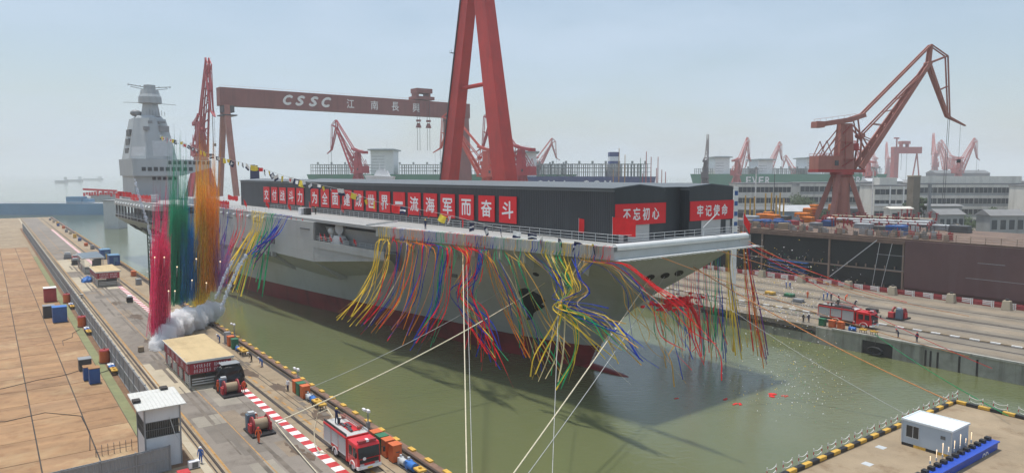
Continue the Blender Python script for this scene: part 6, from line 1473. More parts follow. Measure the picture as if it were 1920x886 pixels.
# blue girder with lamps at the very corner
t = thing('blue_girder', 'bright blue steel girder with white lettering in the lower right corner', 'girder', D(-31.6, -36, 3.2), DR)
mat('girder_blue', (.02, .07, .42), .45, .1, .4)
mb = MB(); mb.box(-.7, 0, -14.5, 12, -1.0, .8); mb.box(-.9, .15, -14.5, 12, .8, .92); mb.build('web', M('girder_blue'), t)
for k in range(20):
    mb = MB(); mb.box(-.2, .3, -14.2 + k * 1.3, -13.6 + k * 1.3, .92, 1.25); mb.build('clamp', M('black'), t)
mb = MB(); lettering(mb, 'OD', 1.0, (-.72, -11.4, .0), (0, -1, 0), (0, 0, 1), 0, .03); mb.build('lettering', M('sign_white'), t)
for k in range(8):
    w_ = -37.4 - k * 1.32; v = -31.2
    t = thing('firework_tube', 'small lit golden spark fountain on the blue girder', 'firework', D(v, w_, 4.45), DR, 'spark fountains along the blue girder')
    mb = MB(); mb.tube((0, 0, 0), (0, 0, .3), .08, n=8); mb.build('tube', M('light_grey'), t)
    mb = MB(); mb.tube((0, 0, .3), (0, 0, 0.75 + .35 * (k % 3)), .015, .045, 7)
    if 'spark' not in MATS:
        sp_ = bpy.data.materials.new('spark'); sp_.use_nodes = True; e = sp_.node_tree.nodes['Principled BSDF']; e.inputs['Emission Color'].default_value = (1, .66, .28, 1); e.inputs['Emission Strength'].default_value = 1.1; MATS['spark'] = sp_
    mb.build('sparks', M('spark'), t)
# ================================================================ people in place
person('person in orange overalls standing in front of the lone rope winch', D(15.8, 12.0), DR + 2.6, 'walk', 'hi_vis', None, 'helmet_red')
person('person in orange overalls bending behind the lone rope winch', D(22.0, 10.6), DR + PI, 'bend', 'hi_vis', None, 'helmet_white')
person('person in orange overalls beside the winch cabinet by the black sheet', D(36.9, 10.9), DR + 2, 'stand', 'hi_vis', None, 'helmet_red')
person('person in orange overalls at the right of the black covered machine', D(35.6, 8.0), DR + 3, 'bend', 'hi_vis', None, 'helmet_red')
person('firefighter in navy with yellow helmet standing on top of the fire engine', D(8.2, 6.2, 6.24), DR - 1.2, 'spread', 'navy', None, 'helmet_yellow')
person('firefighter in navy with yellow helmet standing behind the fire engine', D(11.3, 5.2), DR + 1.9, 'bend', 'navy', None, 'helmet_yellow')
person('person in blue overalls crouched by the quay edge pipe', D(46.4, 2.2), DR + 1, 'bend', 'work_blue', None, 'helmet_white')
person('person in dark clothes bending left of the blue worker on the quay edge', D(50.4, 2.6), DR + 1, 'bend', 'black', None, 'helmet_white')
person('person in blue beside the grey signal cabinet', D(66.8, 3.2), DR + 2, 'bend', 'work_blue', None, 'helmet_white')
person('person in blue overalls standing at the bottom right of the booth', D(13.6, 18.4), DR + 2.5, 'stand', 'work_blue', None, 'helmet_white')
person('person in white beside the far bin of the trio', D(32.1, 3.2), DR + 2.0, 'stand', 'sign_white', 'navy', None)
for px, py, k, top, hat, lab in ((1474, 540, 'stand', 'work_blue', 'helmet_white', 'person in blue at the left of a pair on the right quay'), (1481, 541, 'stand', 'work_blue', 'helmet_white', 'person in blue at the right of a pair on the right quay'),
    (1544, 563, 'stand', 'work_blue', 'helmet_white', 'person in blue at the left of the group behind the right fire engine'), (1551, 561, 'spread', 'work_blue', 'helmet_white', 'person in blue in the middle of the group behind the right fire engine'), (1558, 563, 'stand', 'navy', 'helmet_white', 'person in navy at the right of the group behind the right fire engine'),
    (1572, 566, 'walk', 'black', 'helmet_white', 'person in black walking alone behind the right fire engine'), (1585, 564, 'bend', 'hi_vis', 'helmet_red', 'person in orange bending right of the walker in black'), (1603, 574, 'bend', 'navy', 'helmet_white', 'person in navy stooping above the cab of the right fire engine'),
    (1514, 559, 'stand', 'hi_vis', 'helmet_red', 'person in orange left of the right fire engine group'), (1675, 594, 'stand', 'hi_vis', 'helmet_red', 'person in orange at the cable reel on the right quay'),
    (1684, 632, 'bend', 'navy', 'helmet_red', 'person in navy bending at the right quay edge'), (1719, 641, 'stand', 'navy', 'helmet_red', 'person in navy standing at the right quay edge'),
    (1506, 604, 'stand', 'black', 'helmet_white', 'person in black left of the right fire engine rear'), (1516, 604, 'stand', 'navy', 'helmet_white', 'person in navy beside the right fire engine rear'), (1362, 597, 'stand', 'black', 'helmet_white', 'person in black on the right quay under the streamers')):
    v = gd(px, py); person(lab, D(v[0], v[1], 3.21), R.uniform(0, 6), k, top, None, hat)
person('firefighter in black standing on the roof of the right fire engine', D(12.2, -98.2, 6.24), 1, 'stand', 'black', None, 'helmet_white')
for s_, t_, top, lab in ((97, 14.6, 'black', 'person in dark clothes on the deck beside the long shed'), (41.5, 18.6, 'navy', 'person in navy on the deck near the bow flags'), (103.5, 15.5, 'black', 'person in black standing by a box on the carrier deck')):
    p = S(s_, t_, ZD); person(lab, p, SR + 2, 'stand', top)
# deck boxes, cable drums on the right quay
for s_, t_, c, lab in ((96.5, 16.8, 'black', 'black box on the carrier deck below the slogan boards'), (98.8, 17.2, 'sign_white', 'white box beside the black box on the carrier deck')):
    p = S(s_, t_, ZD); t = thing('deck_box', lab, 'box', p, SR); mb = MB(); mb.box(-.8, .8, -.6, .6, .05, 1.5); mb.build('body', M(c), t, .05); mb = MB(); mb.box(-.85, .85, -.65, .65, 1.5, 1.58); mb.build('lid', M(c), t)
for px, py, c, lab in ((1480, 556, 'green_paint', 'green cable coil on the right quay among the confetti'), (1444, 552, 'yellow_paint', 'yellow sheeting lying on the right quay'), (1635, 585, 'black', 'small black pump box left of the red cable reel'), (1497, 566, 'mid_grey', 'grey flat trolley on the right quay behind the fire engine')):
    v = gd(px, py); simple('quay_gear', lab, 'gear', v[0], v[1], [('body', (-1.1, 1.1, -.7, .7, .15, .8), c, .1), ('base', (-1.3, 1.3, -.9, .9, 0, .15), 'dark_steel', 0)])
# tyre fender in the quay recess
t = thing('tyre_fender', 'large black tyre fender hanging in the right quay recess', 'fender', D(1.2, -91.2, .9), DR)
mb = MB(); rg = []
for i in range(24):
    a = 2 * PI * i / 24; rg.append([((1.15 + .32 * math.cos(b)) * math.cos(a), .32 * math.sin(b), (1.15 + .32 * math.cos(b)) * math.sin(a) * .55) for b in [2 * PI * k / 8 for k in range(8)]])
rg.append(rg[0]); mb.loft(rg, True, 0, True, False); mb.build('tyre', M('rubber'), t)
mb = MB(); mb.tube((0, .1, .9), (0, -.2, 2.0), .05, n=5); mb.build('chain', M('rail_steel'), t)
# ================================================================ streamers
RB = dict(yellow=(.86, .60, .07), blue=(.02, .05, .40), red=(.80, .018, .03), green=(.02, .36, .15), orange=(.88, .27, .03), gold=(.60, .34, .07), pale=(.74, .62, .38), purple=(.16, .03, .22))
for k_, c_ in RB.items():
    m = mat('ribbon_' + k_, c_, .9, .2, 1.2, spec=.1)
    t_ = m.node_tree; tr_ = t_.nodes.new('ShaderNodeBsdfTranslucent'); tr_.inputs['Color'].default_value = (*[min(.95, v * 1.15) for v in c_], 1); mi_ = t_.nodes.new('ShaderNodeMixShader'); mi_.inputs[0].default_value = .45      # thin cloth: light comes through it
    t_.links.new(t_.nodes['Principled BSDF'].outputs[0], mi_.inputs[1]); t_.links.new(tr_.outputs[0], mi_.inputs[2]); t_.links.new(mi_.outputs[0], t_.nodes['Material Output'].inputs['Surface'])
def crom(P, n=5):
    P = [Vector(p) for p in P]; P = [P[0] * 2 - P[1]] + P + [P[-1] * 2 - P[-2]]; out = []
    for i in range(1, len(P) - 2):
        a, b, c, d = P[i - 1:i + 3]
        for k in range(n):
            t = k / n; out.append(.5 * ((2 * b) + (c - a) * t + (2 * a - 5 * b + 4 * c - d) * t * t + (3 * b - a - 3 * c + d) * t ** 3))
    return out + [P[-2]]
def ribbon(lab, group, pts, col, wd=.24):
    o = Vector(pts[0]); p = crom(pts, 4); mb = MB(); n = len(p); ph = R.uniform(0, 6); tw = R.uniform(-1.2, 1.2)
    L_, R_ = [], []
    for i, q in enumerate(p):
        d = (p[min(i + 1, n - 1)] - p[max(i - 1, 0)]).normalized()
        x = d.cross(Vector((A_[1], -A_[0], .15))).normalized(); y = d.cross(x)
        a = ph * .12 + tw * 2.2 * i / n + .7 * math.sin(ph + i * .6); e = (x * math.cos(a) + y * math.sin(a)) * wd / 2 * (.5 if i < 9 else .72 + .5 * i / n)
        L_.append(q - o - e); R_.append(q - o + e)
    mb.add(L_ + R_, [(i, i + 1, n + i + 1, n + i) for i in range(n - 1)])
    ob = mb.build('streamer', M('ribbon_' + col)); ob.location = o
    return tag(ob, lab, 'streamer', group)
def edge_t(s): return itp(s, DK[:6])
def spray(where, grp, n, s0, s1, GA, GB, tA, cols, jit=4, wd=.24, cut=.0, over=True):
    for i in range(n):
        a = (i + R.uniform(.1, .9)) / n; s = s0 + (s1 - s0) * a; te = edge_t(s)
        col = cols[min(len(cols) - 1, int(a * len(cols)))]
        if isinstance(col, tuple): col = R.choice(col)
        pts = [S(s, te - .3, 22.72), S(s, te + .16, 22.6), S(s, te + .2, 21.6), S(s + R.gauss(0, .1), te + .25, 20.6)]
        ja = min(1, max(0, a + R.gauss(0, .09))); jx, jy = R.gauss(0, jit), R.gauss(0, jit * 1.6); end = 1 - cut * R.random(); G = len(GA); ph_ = R.uniform(0, 6.3)
        for k in range(G):
            u = (k + 1) / G; kk = k * end if k == G - 1 else k
            px = GA[k][0] * (1 - ja) + GB[k][0] * ja + jx * u; py = GA[k][1] * (1 - ja) + GB[k][1] * ja + jy * u * u
            if k == G - 1 and cut: px = px * end + ppx * (1 - end); py = py * end + ppy * (1 - end)
            ppx, ppy = px, py
            t = tA[0] + (tA[1] - tA[0]) * u + R.gauss(0, .25)
            wv = .9 * u * math.sin(ph_ + k * 1.9); q = on_t(px + wv * jit * 1.6, py, t); pts.append(S(*q))
        ribbon('%s streamer %s' % (col, where), '%s streamers %s' % (col, grp), pts, col, wd * R.uniform(.42, 1.0))
    return
# left cluster, blown towards the stern
spray('at the left end of the bow edge, blown far toward the stern', 'blown toward the stern', 52, 51.6, 31.5,
      [(708, 455), (699, 500), (676, 552), (634, 600)], [(856, 470), (850, 520), (838, 580), (800, 662)], (22.9, 25.5),
      ['yellow', 'yellow', 'yellow', ('red', 'blue', 'pale'), ('red', 'gold'), 'blue', ('gold', 'pale', 'orange'), 'orange', 'orange', ('red', 'orange'), ('red', 'blue'), 'blue', ('green', 'blue'), 'green', ('green', 'red')], 5, .2, .35)
# middle: gathered on the upright rope, then spraying out
spray('gathered in to the upright rope below the bow edge', 'gathered on the upright rope', 24, 31, 22.5, [(868, 480), (872, 515), (871, 545), (888, 592), (905, 668)], [(915, 472), (900, 520), (874, 560), (915, 620), (942, 690)], (21.6, 24.6),
      [('red',), ('yellow', 'gold'), ('red', 'yellow'), 'red', ('blue', 'red'), 'blue', ('green', 'blue')], 13, .18, .45)
spray('hanging loose on the starboard bow in front of the anchor', 'hanging by the anchor', 25, 26, 15.5, [(905, 490), (925, 540), (950, 600), (972, 690)], [(985, 500), (1008, 556), (1038, 618), (1078, 690)], (20.6, 19.5),
      [('gold', 'red'), ('gold', 'orange'), ('red', 'gold'), ('blue', 'gold'), ('green', 'pale'), 'green', ('green', 'gold'), ('gold', 'pale'), ('green', 'yellow')], 9, .16, .4)
# right: swept in to the tie point, then out over the water
spray('swept in to the tied knot below the bow corner and out over water', 'tied in below the bow corner', 30, 15, 3.0, [(1030, 510), (1048, 548), (1051, 573), (1092, 592), (1150, 612)], [(1092, 520), (1104, 548), (1062, 576), (1128, 606), (1224, 716)], (18.6, 21.5),
      [('yellow', 'gold'), ('blue', 'red'), ('blue', 'green'), 'green', ('yellow', 'green'), 'yellow', 'yellow', ('yellow', 'blue'), ('gold', 'pale'), ('blue', 'gold')], 15, .17, .5)
spray('falling from the tied knot straight down to the water', 'falling from the tied knot', 12, 12, 7, [(1050, 535), (1051, 574), (1030, 615), (1004, 665), (988, 712)], [(1078, 535), (1060, 573), (1088, 610), (1097, 668), (1068, 738)], (18.6, 22), ['yellow', ('yellow', 'pale'), ('yellow', 'green'), 'yellow'], 5, .24, .3)
spray('trailing forward of the bow corner toward the right', 'trailing forward of the bow', 20, 5.5, .2, [(1132, 500), (1165, 540), (1180, 585), (1215, 640), (1240, 700)], [(1180, 494), (1235, 530), (1290, 572), (1330, 630), (1372, 688)], (16.6, 15.5),
      [('blue', 'gold'), ('gold', 'blue'), ('pale', 'gold'), ('gold', 'blue', 'red'), ('red', 'blue'), 'red', 'red'], 16, .13, .65)
# port side of the bow, seen beyond the flare: straight hanging ribbons
def port_spray(where, grp, n, A0, B0_, A1, B1, cols, tq=(-16.5, -19), jit=4, wd=.22):
    for i in range(n):
        a = (i + R.uniform(0, 1)) / n; col = cols[min(len(cols) - 1, int(a * len(cols)))]; col = R.choice(col) if isinstance(col, tuple) else col
        ux, uy = A0[0] + (B0_[0] - A0[0]) * a, A0[1] + (B0_[1] - A0[1]) * a; vx, vy = A1[0] + (B1[0] - A1[0]) * a + R.gauss(0, jit * 2.2), A1[1] + (B1[1] - A1[1]) * a + R.gauss(0, jit * 5)
        pts = []; t = R.uniform(*tq); q0 = on_t(ux, uy, t); s_ = q0[0]
        pts += [S(s_, t + .8, 22.7), S(s_, t + .1, 22.3)]
        for k in range(4):
            u = (k + 1) / 4; q = on_t(ux + (vx - ux) * u + R.gauss(0, jit * .6), uy + (vy - uy) * u, t - u * 1.2); pts.append(S(*q))
        ribbon('%s streamer %s' % (col, where), '%s streamers %s' % (col, grp), pts, col, wd * R.uniform(.42, .85))
port_spray('hanging straight on the far side of the bow', 'on the far side of the bow', 74, (1222, 548), (1352, 486), (1240, 618), (1362, 668), [('green', 'gold', 'red'), ('gold', 'orange', 'green'), ('red', 'green', 'blue'), ('gold', 'red'), ('red', 'blue'), ('red', 'purple'), ('green', 'red', 'gold'), ('blue', 'green')], (-17.5, -20.5), 4, .2)
port_spray('in the dense yellow bunch below the right end of the bow', 'in the yellow bunch', 15, (1358, 474), (1368, 470), (1368, 655), (1398, 672), ['yellow', ('yellow', 'gold'), 'yellow', ('yellow', 'blue')], (-17, -19.5), 2.4, .26)
port_spray('in the rusty bunch at the far right end of the bow', 'in the rusty bunch', 18, (1390, 462), (1402, 458), (1412, 650), (1440, 668), ['gold', ('orange', 'red'), ('red', 'gold'), ('red',), ('orange', 'purple')], (-16.6, -18), 2.6, .24)
# amidships cluster beside the coloured smoke
def mid_spray(n, x0, x1, GA, GB, cols, jit=5):
    for i in range(n):
        a = (i + R.uniform(0, 1)) / n; col = cols[min(len(cols) - 1, int(a * len(cols)))]; col = R.choice(col) if isinstance(col, tuple) else col
        px = x0 + (x1 - x0) * a; q = on_t(px, 394 + (px - 480) * .06, 22.9); pts = [S(q[0], 22.3, 22.75), S(q[0], 22.95, 22.55)]; ja = min(1, max(0, a + R.gauss(0, .09))); jx = R.gauss(0, jit)
        for k in range(len(GA)):
            u = (k + 1) / len(GA); pts.append(S(*on_t(GA[k][0] * (1 - ja) + GB[k][0] * ja + jx * u, GA[k][1] * (1 - ja) + GB[k][1] * ja + R.gauss(0, 8) * u * u, 23.2 + 2.6 * u)))
        ribbon('%s streamer amidships, blown from the deck edge toward the smoke' % col, '%s streamers amidships' % col, pts, col, R.uniform(.18, .32))
mid_spray(6, 410, 436, [(408, 425), (402, 460)], [(428, 430), (418, 470)], ['blue', 'purple', 'blue'])
mid_spray(8, 438, 462, [(440, 430), (428, 470), (408, 520)], [(458, 425), (436, 480), (420, 540)], ['red', 'red', ('red', 'pale')])
mid_spray(19, 470, 502, [(470, 430), (448, 470), (415, 532)], [(492, 430), (478, 470), (456, 555)], ['yellow', ('yellow', 'pale'), 'yellow', 'yellow', ('yellow', 'green')])
mid_spray(6, 503, 514, [(498, 420), (488, 455), (475, 500)], [(508, 430), (503, 470), (490, 562)], ['green'])
mid_spray(9, 514, 544, [(505, 430), (490, 450), (462, 480)], [(538, 410), (520, 440), (480, 475)], ['blue', 'blue', ('blue', 'blue', 'purple')])
# ================================================================ ropes
def rope(lab, a, b, r, m, sag=.0, n=14):
    a, b = Vector(a), Vector(b); mb = MB(); mb.path([(b - a) * (i / n) + Vector((0, 0, -sag * 4 * (i / n) * (1 - i / n))) for i in range(n + 1)], r, 6)
    o = mb.build('mooring_rope', M(m)); o.location = a
    return tag(o, lab, 'rope')
def hullpt(px, py, f=.12):
    h = hull_hit(px, py)
    return S(*(h[0] + (Vector(sloc((0, 0, H))) - h[0]).normalized() * f)) if h[0] is not None else S(*on_t(px, py, 18))
fair = at(882, 1000, 4.3)
t = thing('rope_fairlead', 'steel rope fairlead on the caisson just below the picture', 'fairlead', (fair.x, fair.y, 3.2), DR)
mb = MB(); mb.box(-.5, .5, -.8, .8, 0, .5); mb.build('base', M('black'), t)
mb = MB(); mb.tube((0, -.4, .5), (0, -.4, 1.3), .22); mb.tube((0, .4, .5), (0, .4, 1.3), .22); mb.build('roller', M('rail_steel'), t)
rope('pale mooring rope dropping upright from the starboard bow to the caisson', S(*on_t(868, 478, 20.8)), fair + Vector((-.2, 0, 0)), .065, 'rope_pale', .1)
rope('thin grey rope beside the upright pale mooring rope', S(*on_t(875, 480, 20.7)), fair + Vector((.25, .1, 0)), .03, 'rope_grey', .1)
rope('thick pale rope from the anchor pocket to the lone rope winch', hullpt(1022, 530), D(19.5, 8.9, 3.75), .085, 'rope_pale', 1.0)
rope('pale rope from the lone winch along the quay road toward the camera', D(19.5, 9.0, 3.7), at(612, 905, 3.4), .05, 'rope_pale', .1)
rope('thin pale rope from the bow to the trio of bins on the left quay', hullpt(958, 534), D(30.5, .9, 3.6), .035, 'rope_grey', .8)
rope('thick pale rope from the first hawse port down to the caisson', hullpt(1219, 521), fair + Vector((.1, .3, .1)), .075, 'rope_pale', .3)
rope('thin grey rope from the middle hawse port down to the caisson', hullpt(1246, 518), fair + Vector((1.2, .6, 0)), .04, 'rope_grey', .6)
rope('thin grey rope hanging upright from the bow port to the water edge', hullpt(1049, 522), at(1033, 960, 3.6), .035, 'rope_grey', .2)
t = thing('rope_knot', 'tied knot where streamers meet the thin upright rope', 'knot', S(*on_t(1051, 575, 20.8)), 0); mb = MB(); mb.ball((0, 0, 0), .28, (1, 1, 1.4)); mb.build('knot_wrap', M('ribbon_yellow'), t); mb = MB(); mb.tube((0, 0, -.6), (0, 0, .6), .05, n=6); mb.build('rope_core', M('rope_grey'), t)
for i, (a, b, c, r, lab) in enumerate((((1404, 452), (1562, 521), 'rope_orange', .06, 'orange rope from the bow corner up to the far hull block bollards'), ((1240, 482), (1817, 668), 'rope_orange', .05, 'long orange rope from the bow front across to the right quay edge'),
        ((1345, 468), (1817, 592), 'rope_orange', .05, 'orange rope from the bow lip low across the right quay'), ((1404, 458), (1700, 566), 'ribbon_red', .05, 'red rope from the bow corner to the striped barriers'),
        ((1400, 462), (1640, 560), 'rope_orange', .045, 'thin orange rope from the bow corner behind the right fire engine'), ((1404, 464), (1860, 690), 'ribbon_red', .04, 'thin red rope passing over the right fire engine'))):
    rope(lab, S(*on_s(*a, -.9)), at(b[0], b[1], 3.5), r, c, .8)
rope('orange rope from the bow across the water to the caisson corner', hullpt(1300, 500), D(-22.8, -62.2, 3.7), .07, 'rope_orange', .8)
rope('thin pale rope from the last hawse port across the water to the caisson', hullpt(1275, 513), D(-23.5, -52, 3.5), .03, 'rope_grey', .8)
rope('thin green rope from the right quay edge down toward the caisson', D(2, -92.4, 3.7), D(-30, -60, 4.2), .05, 'ribbon_green', .5)
# ================================================================ flags
def flag_mesh(w_, h_, kind, mats, drop=.0, wave=.12, seed=0):
    rr = random.Random(seed); nx, ny = 8, 5; mb = MB(); vs_ = []
    for j in range(ny + 1):
        for i in range(nx + 1):
            u, v = i / nx, j / ny
            vs_.append((u * w_ * (1 - drop * .45), wave * math.sin(u * 5 + v * 1.5 + seed) * (.3 + u), -v * h_ - drop * u * w_ * .8 + .05 * math.sin(u * 7 + seed)))
    for j in range(ny):
        for i in range(nx):
            u, v = (i + .5) / nx, (j + .5) / ny; m = 0
            if kind == 'square' and .3 < u < .7 and .25 < v < .75: m = 1
            if kind == 'half' and v > .5: m = 1
            if kind == 'stripe' and .35 < v < .65: m = 1
            if kind == 'halfv' and u > .5: m = 1
            if kind == 'dot' and (u - .5) ** 2 + (v - .5) ** 2 < .07: m = 1
            a = j * (nx + 1) + i; mb.add([vs_[a], vs_[a + 1], vs_[a + nx + 2], vs_[a + nx + 1]], [(0, 1, 2, 3)], m, True)
    return mb
FK = [('half', ('white_paint', 'navy'), 'white and blue'), ('plain', ('yellow_paint_clean',), 'yellow'), ('dot', ('white_paint', 'flag_red'), 'white and red'), ('plain', ('flag_red',), 'red'), ('stripe', ('navy', 'white_paint'), 'blue and white'), ('halfv', ('yellow_paint_clean', 'navy'), 'yellow and blue'), ('square', ('navy', 'white_paint'), 'blue with white square')]
mat('yellow_paint_clean', (.78, .60, .05), .65, .06, 1)
line = [(300, 253), (345, 268), (400, 291), (470, 309), (540, 331), (600, 346), (655, 359), (700, 376), (745, 385), (790, 393), (830, 401), (862, 408), (905, 420), (945, 429), (985, 435), (1010, 440), (1060, 447), (1090, 453), (1138, 459)]
LP = crom([S(*on_t(x, y, 21 - 4.6 * min(1, max(0, (x - 300) / 840)))) for x, y in line], 8)
mb = MB(); mb.path([p - LP[0] for p in LP], .035, 5); o = mb.build('signal_line', M('rope_grey')); o.location = LP[0]; tag(o, 'thin line of signal flags strung from the island down to the bow', 'line')
acc, nxt, k = 0., 1.0, 0; fsrc = {}
for p, q in zip(LP, LP[1:]):
    L_ = (q - p).length
    while acc + L_ > nxt:
        c = p.lerp(q, (nxt - acc) / L_); kd, mm, nm = FK[k % len(FK)] if R.random() < .8 else R.choice(FK)
        if c.y > 190: reg = 'near the island end of the flag line'
        elif c.y > 135: reg = 'on the middle of the line before the slogan boards'
        else: reg = 'on the bow end of the flag line'
        sc = R.uniform(.6, 1.0)
        if nm not in fsrc: fsrc[nm] = flag_mesh(1.75, 1.55, kd, mm, .1, .16, k)
        mb = fsrc[nm]
        if ('o', nm) not in fsrc: o = mb.build('signal_flag', [M(x) for x in mm]); fsrc[('o', nm)] = o
        else: o = fsrc[('o', nm)].copy(); COL.objects.link(o)
        o.location = c + Vector((0, 0, -.04)); o.rotation_euler = (R.uniform(-.25, .25), R.uniform(-.15, .45), SR + PI + R.uniform(-1.1, 1.1)); o.scale = (sc, sc, sc)
        tag(o, '%s signal flag %s' % (nm, reg), 'flag', '%s signal flags %s' % (nm, reg)); nxt += 3.15; k += 1
    acc += L_
def pole_flag(lab, px, py, pt, kind, group, plane=None, z=ZD, big=1., lean=0.):
    q = plane if plane else sloc(at(px, py, z)); t = thing('red_flag', lab, 'flag', S(*q[:2], q[2]), R.uniform(-.45, .25) if group else -.12, group)
    h = 2.15 * big; mb = MB(); mb.tube((0, 0, 0), (lean, 0, h), .035, .03, 6); mb.build('pole', M('light_grey'), t)
    mb = flag_mesh(1.9 * big if kind == 'fly' else 1.25 * big, 1.35 * big if kind == 'fly' else 1.0 * big, 'plain', None, .12 if kind == 'fly' else 1.1, .14 if kind == 'fly' else .2, R.randint(0, 9)); o = mb.build('cloth', M('flag_red'), t); o.location = (lean, 0, h - .05)
pole_flag('large red flag flying at the bow corner of the deck', 1148, 457, 0, 'fly', None, None, ZD, 1.75)
pole_flag('red flag flying on the deck rail left of the bow corner', 1085, 450, 0, 'fly', None, None, ZD, 1.5)
pole_flag('drooping red flag at the far right end of the bow', 1393, 440, 0, 'droop', None, None, ZD, 1.7)
for px, py in ((458, 392), (499, 393), (540, 396), (580, 398), (617, 400), (640, 404), (660, 404), (688, 406), (718, 409), (746, 412), (772, 413)):
    pole_flag('red flag drooping on a short pole along the starboard deck rail', px, py, 0, 'droop', 'red flags along the starboard deck rail', None, ZD, 1.3)
for s_ in (93, 90, 86.5): pole_flag('red flag on the top of the starboard side wall left of the gun mount', 0, 0, 0, 'droop', 'red flags on the side wall', (s_, 22.3, 19.6 if False else ZD - 2.0), big=.9) if False else pole_flag('red flag on the deck edge left of the white gun mount', 0, 0, 0, 'droop', 'red flags left of the gun mount', (s_, 22.3, 20.6), big=.9)
for s_ in (77.8, 75.6, 68.2, 62.0, 73.0): pole_flag('red flag on the gallery rail beside the white gun mount', 0, 0, 0, 'droop', 'red flags around the gun mount', (s_, 22.1, 18.1), big=.85)
def banner(lab, p, q, h, name='red_banner', group=None):
    p, q = Vector(p), Vector(q); mb = MB(); n = 24; vs_ = []
    nn = Vector((-(q - p).y, (q - p).x, 0)).normalized()
    for i in range(n + 1):
        c = (q - p) * (i / n) + nn * .15 * math.sin(i * 1.3)
        vs_ += [c + Vector((0, 0, .12 * math.sin(i * .9))), c + Vector((0, 0, h + .25 * math.sin(i * 1.7)))]
    mb.add(vs_, [(2 * i, 2 * i + 2, 2 * i + 3, 2 * i + 1) for i in range(n)], 0, True); o = mb.build(name, M('flag_red')); o.location = p
    return tag(o, lab, 'banner', group)
banner('long red cloth banner on the deck edge before the island', S(222, 30.4, ZD + .1), S(192, 30.0, ZD + .2), 2.2)
banner('red cloth banner on the deck edge right of the orange smoke', S(150, 22.6, ZD + .3), S(136, 22.4, ZD), 2.0)
banner('red cloth banner by the stern rail left of the island', S(250, 30.4, ZD + .2), S(242, 30.4, ZD + .2), 1.8)
banner('red cloth banner at the foot of the far gantry leg', S(168, 13, ZD + 1.5), S(160.5, 12.2, ZD + 1.2), 1.4)
for s_ in (232, 238, 247): pole_flag('red flag flying by the island on the after deck', 0, 0, 0, 'fly', 'red flags on the after deck', (s_, 30.2, ZD), big=1.4)
# red cloth flower bunch below the bow, with its trailing tail
q = on_t(1272, 568, -2); t = thing('cloth_flower', 'big red cloth flower bunch hanging below the bow front', 'cloth flower', S(*q), SR)
rr = random.Random(4); mb = MB()
prevb = None
for k in range(110):
    c = (rr.gauss(0, .7), rr.gauss(0, 2.3), rr.gauss(0, .45)); mb.ball(c, rr.uniform(.14, .4), (rr.uniform(.7, 1.3), rr.uniform(.8, 1.4), rr.uniform(.5, .9)), 8)
mb.ball((0, 0, 0), 1, (.75, 2.5, .5)); mb.build('cloth_bunch', M('flag_red'), t)
mb = MB(); mb.path([(0, 0, .3), (.2, .4, 3.2), (0, .2, 22.3 - q[2])], .05, 5); mb.build('hanging_rope', M('rope_grey'), t)
mb = MB(); mb.path([(0, -2.6, -.3), (-.4, -3.6, -2), (-.6, -4.6, -4.2), (-.8, -4.4, -5.6)], [.35, .3, .25, .12], 7); mb.build('cloth_tail', M('flag_red'), t)
for px, py, r_, lab in ((1446, 738, .55, 'largest red cloth scrap floating on the dock water'), (1382, 757, .35, 'red cloth scrap floating left of the largest one'), (1361, 748, .25, 'small red scrap floating farthest left on the water'), (1470, 741, .22, 'small red scrap right of the largest floating one'), (1268, 746, .2, 'tiny red scrap floating in the ship shadow')):
    p = at(px, py, 0); t = thing('floating_cloth', lab, 'cloth', (p.x, p.y, 0), R.uniform(0, 3)); mb = MB()
    for k in range(5): mb.ball((R.gauss(0, r_), R.gauss(0, r_), .02), r_ * R.uniform(.4, .8), (1.3, 1, .35), 8)
    mb.build('cloth', M('flag_red'), t)
# confetti drifting over the dock
mb = MB()
for k in range(1150):
    u = R.random(); px = R.gauss(1440 + 70 * u, 60); py = 470 + 290 * u + R.gauss(0, 16)
    if px < 1290 or px > 1620: continue
    r_ = ray(px, py); kmax = (0.3 - H) / r_[2]; Y = R.uniform(88, 128); Y = min(Y, kmax * r_[1] * .98); p = atY(px, py, Y)
    a = Vector((R.gauss(0, 1), R.gauss(0, 1), R.gauss(0, 1))).normalized(); b = a.orthogonal().normalized(); s = R.uniform(.035, .085)
    mb.add([p - a * s, p + b * s, p + a * s, p - b * s], [(0, 1, 2, 3)], R.choice((0, 0, 0, 1, 1, 2, 3)))
tag(mb.build('confetti', [M('sign_white'), M('ribbon_yellow'), M('ribbon_green'), M('ribbon_pale')]), 'cloud of white and gold confetti drifting over the dock water right of the bow', 'confetti', None, 'stuff')
# fallen paper on the right quay
mb = MB()
for k in range(900):
    px, py = R.gauss(1440, 70), R.uniform(512, 600); v = gd(px, py)
    if v[1] > -92.5 or v[1] < -140: continue
    p = D(v[0], v[1], 3.216); a = R.uniform(0, 3); s = R.uniform(.08, .22)
    mb.add([p + Vector((math.cos(a + i * PI / 2) * s, math.sin(a + i * PI / 2) * s, .01 * i)) for i in range(4)], [(0, 1, 2, 3)], R.choice((0, 0, 1, 3)))
tag(mb.build('paper_litter', [M('sign_white'), M('ribbon_yellow'), M('ribbon_green'), M('ribbon_pale')]), 'white and yellow paper litter scattered on the right quay', 'litter', None, 'stuff')
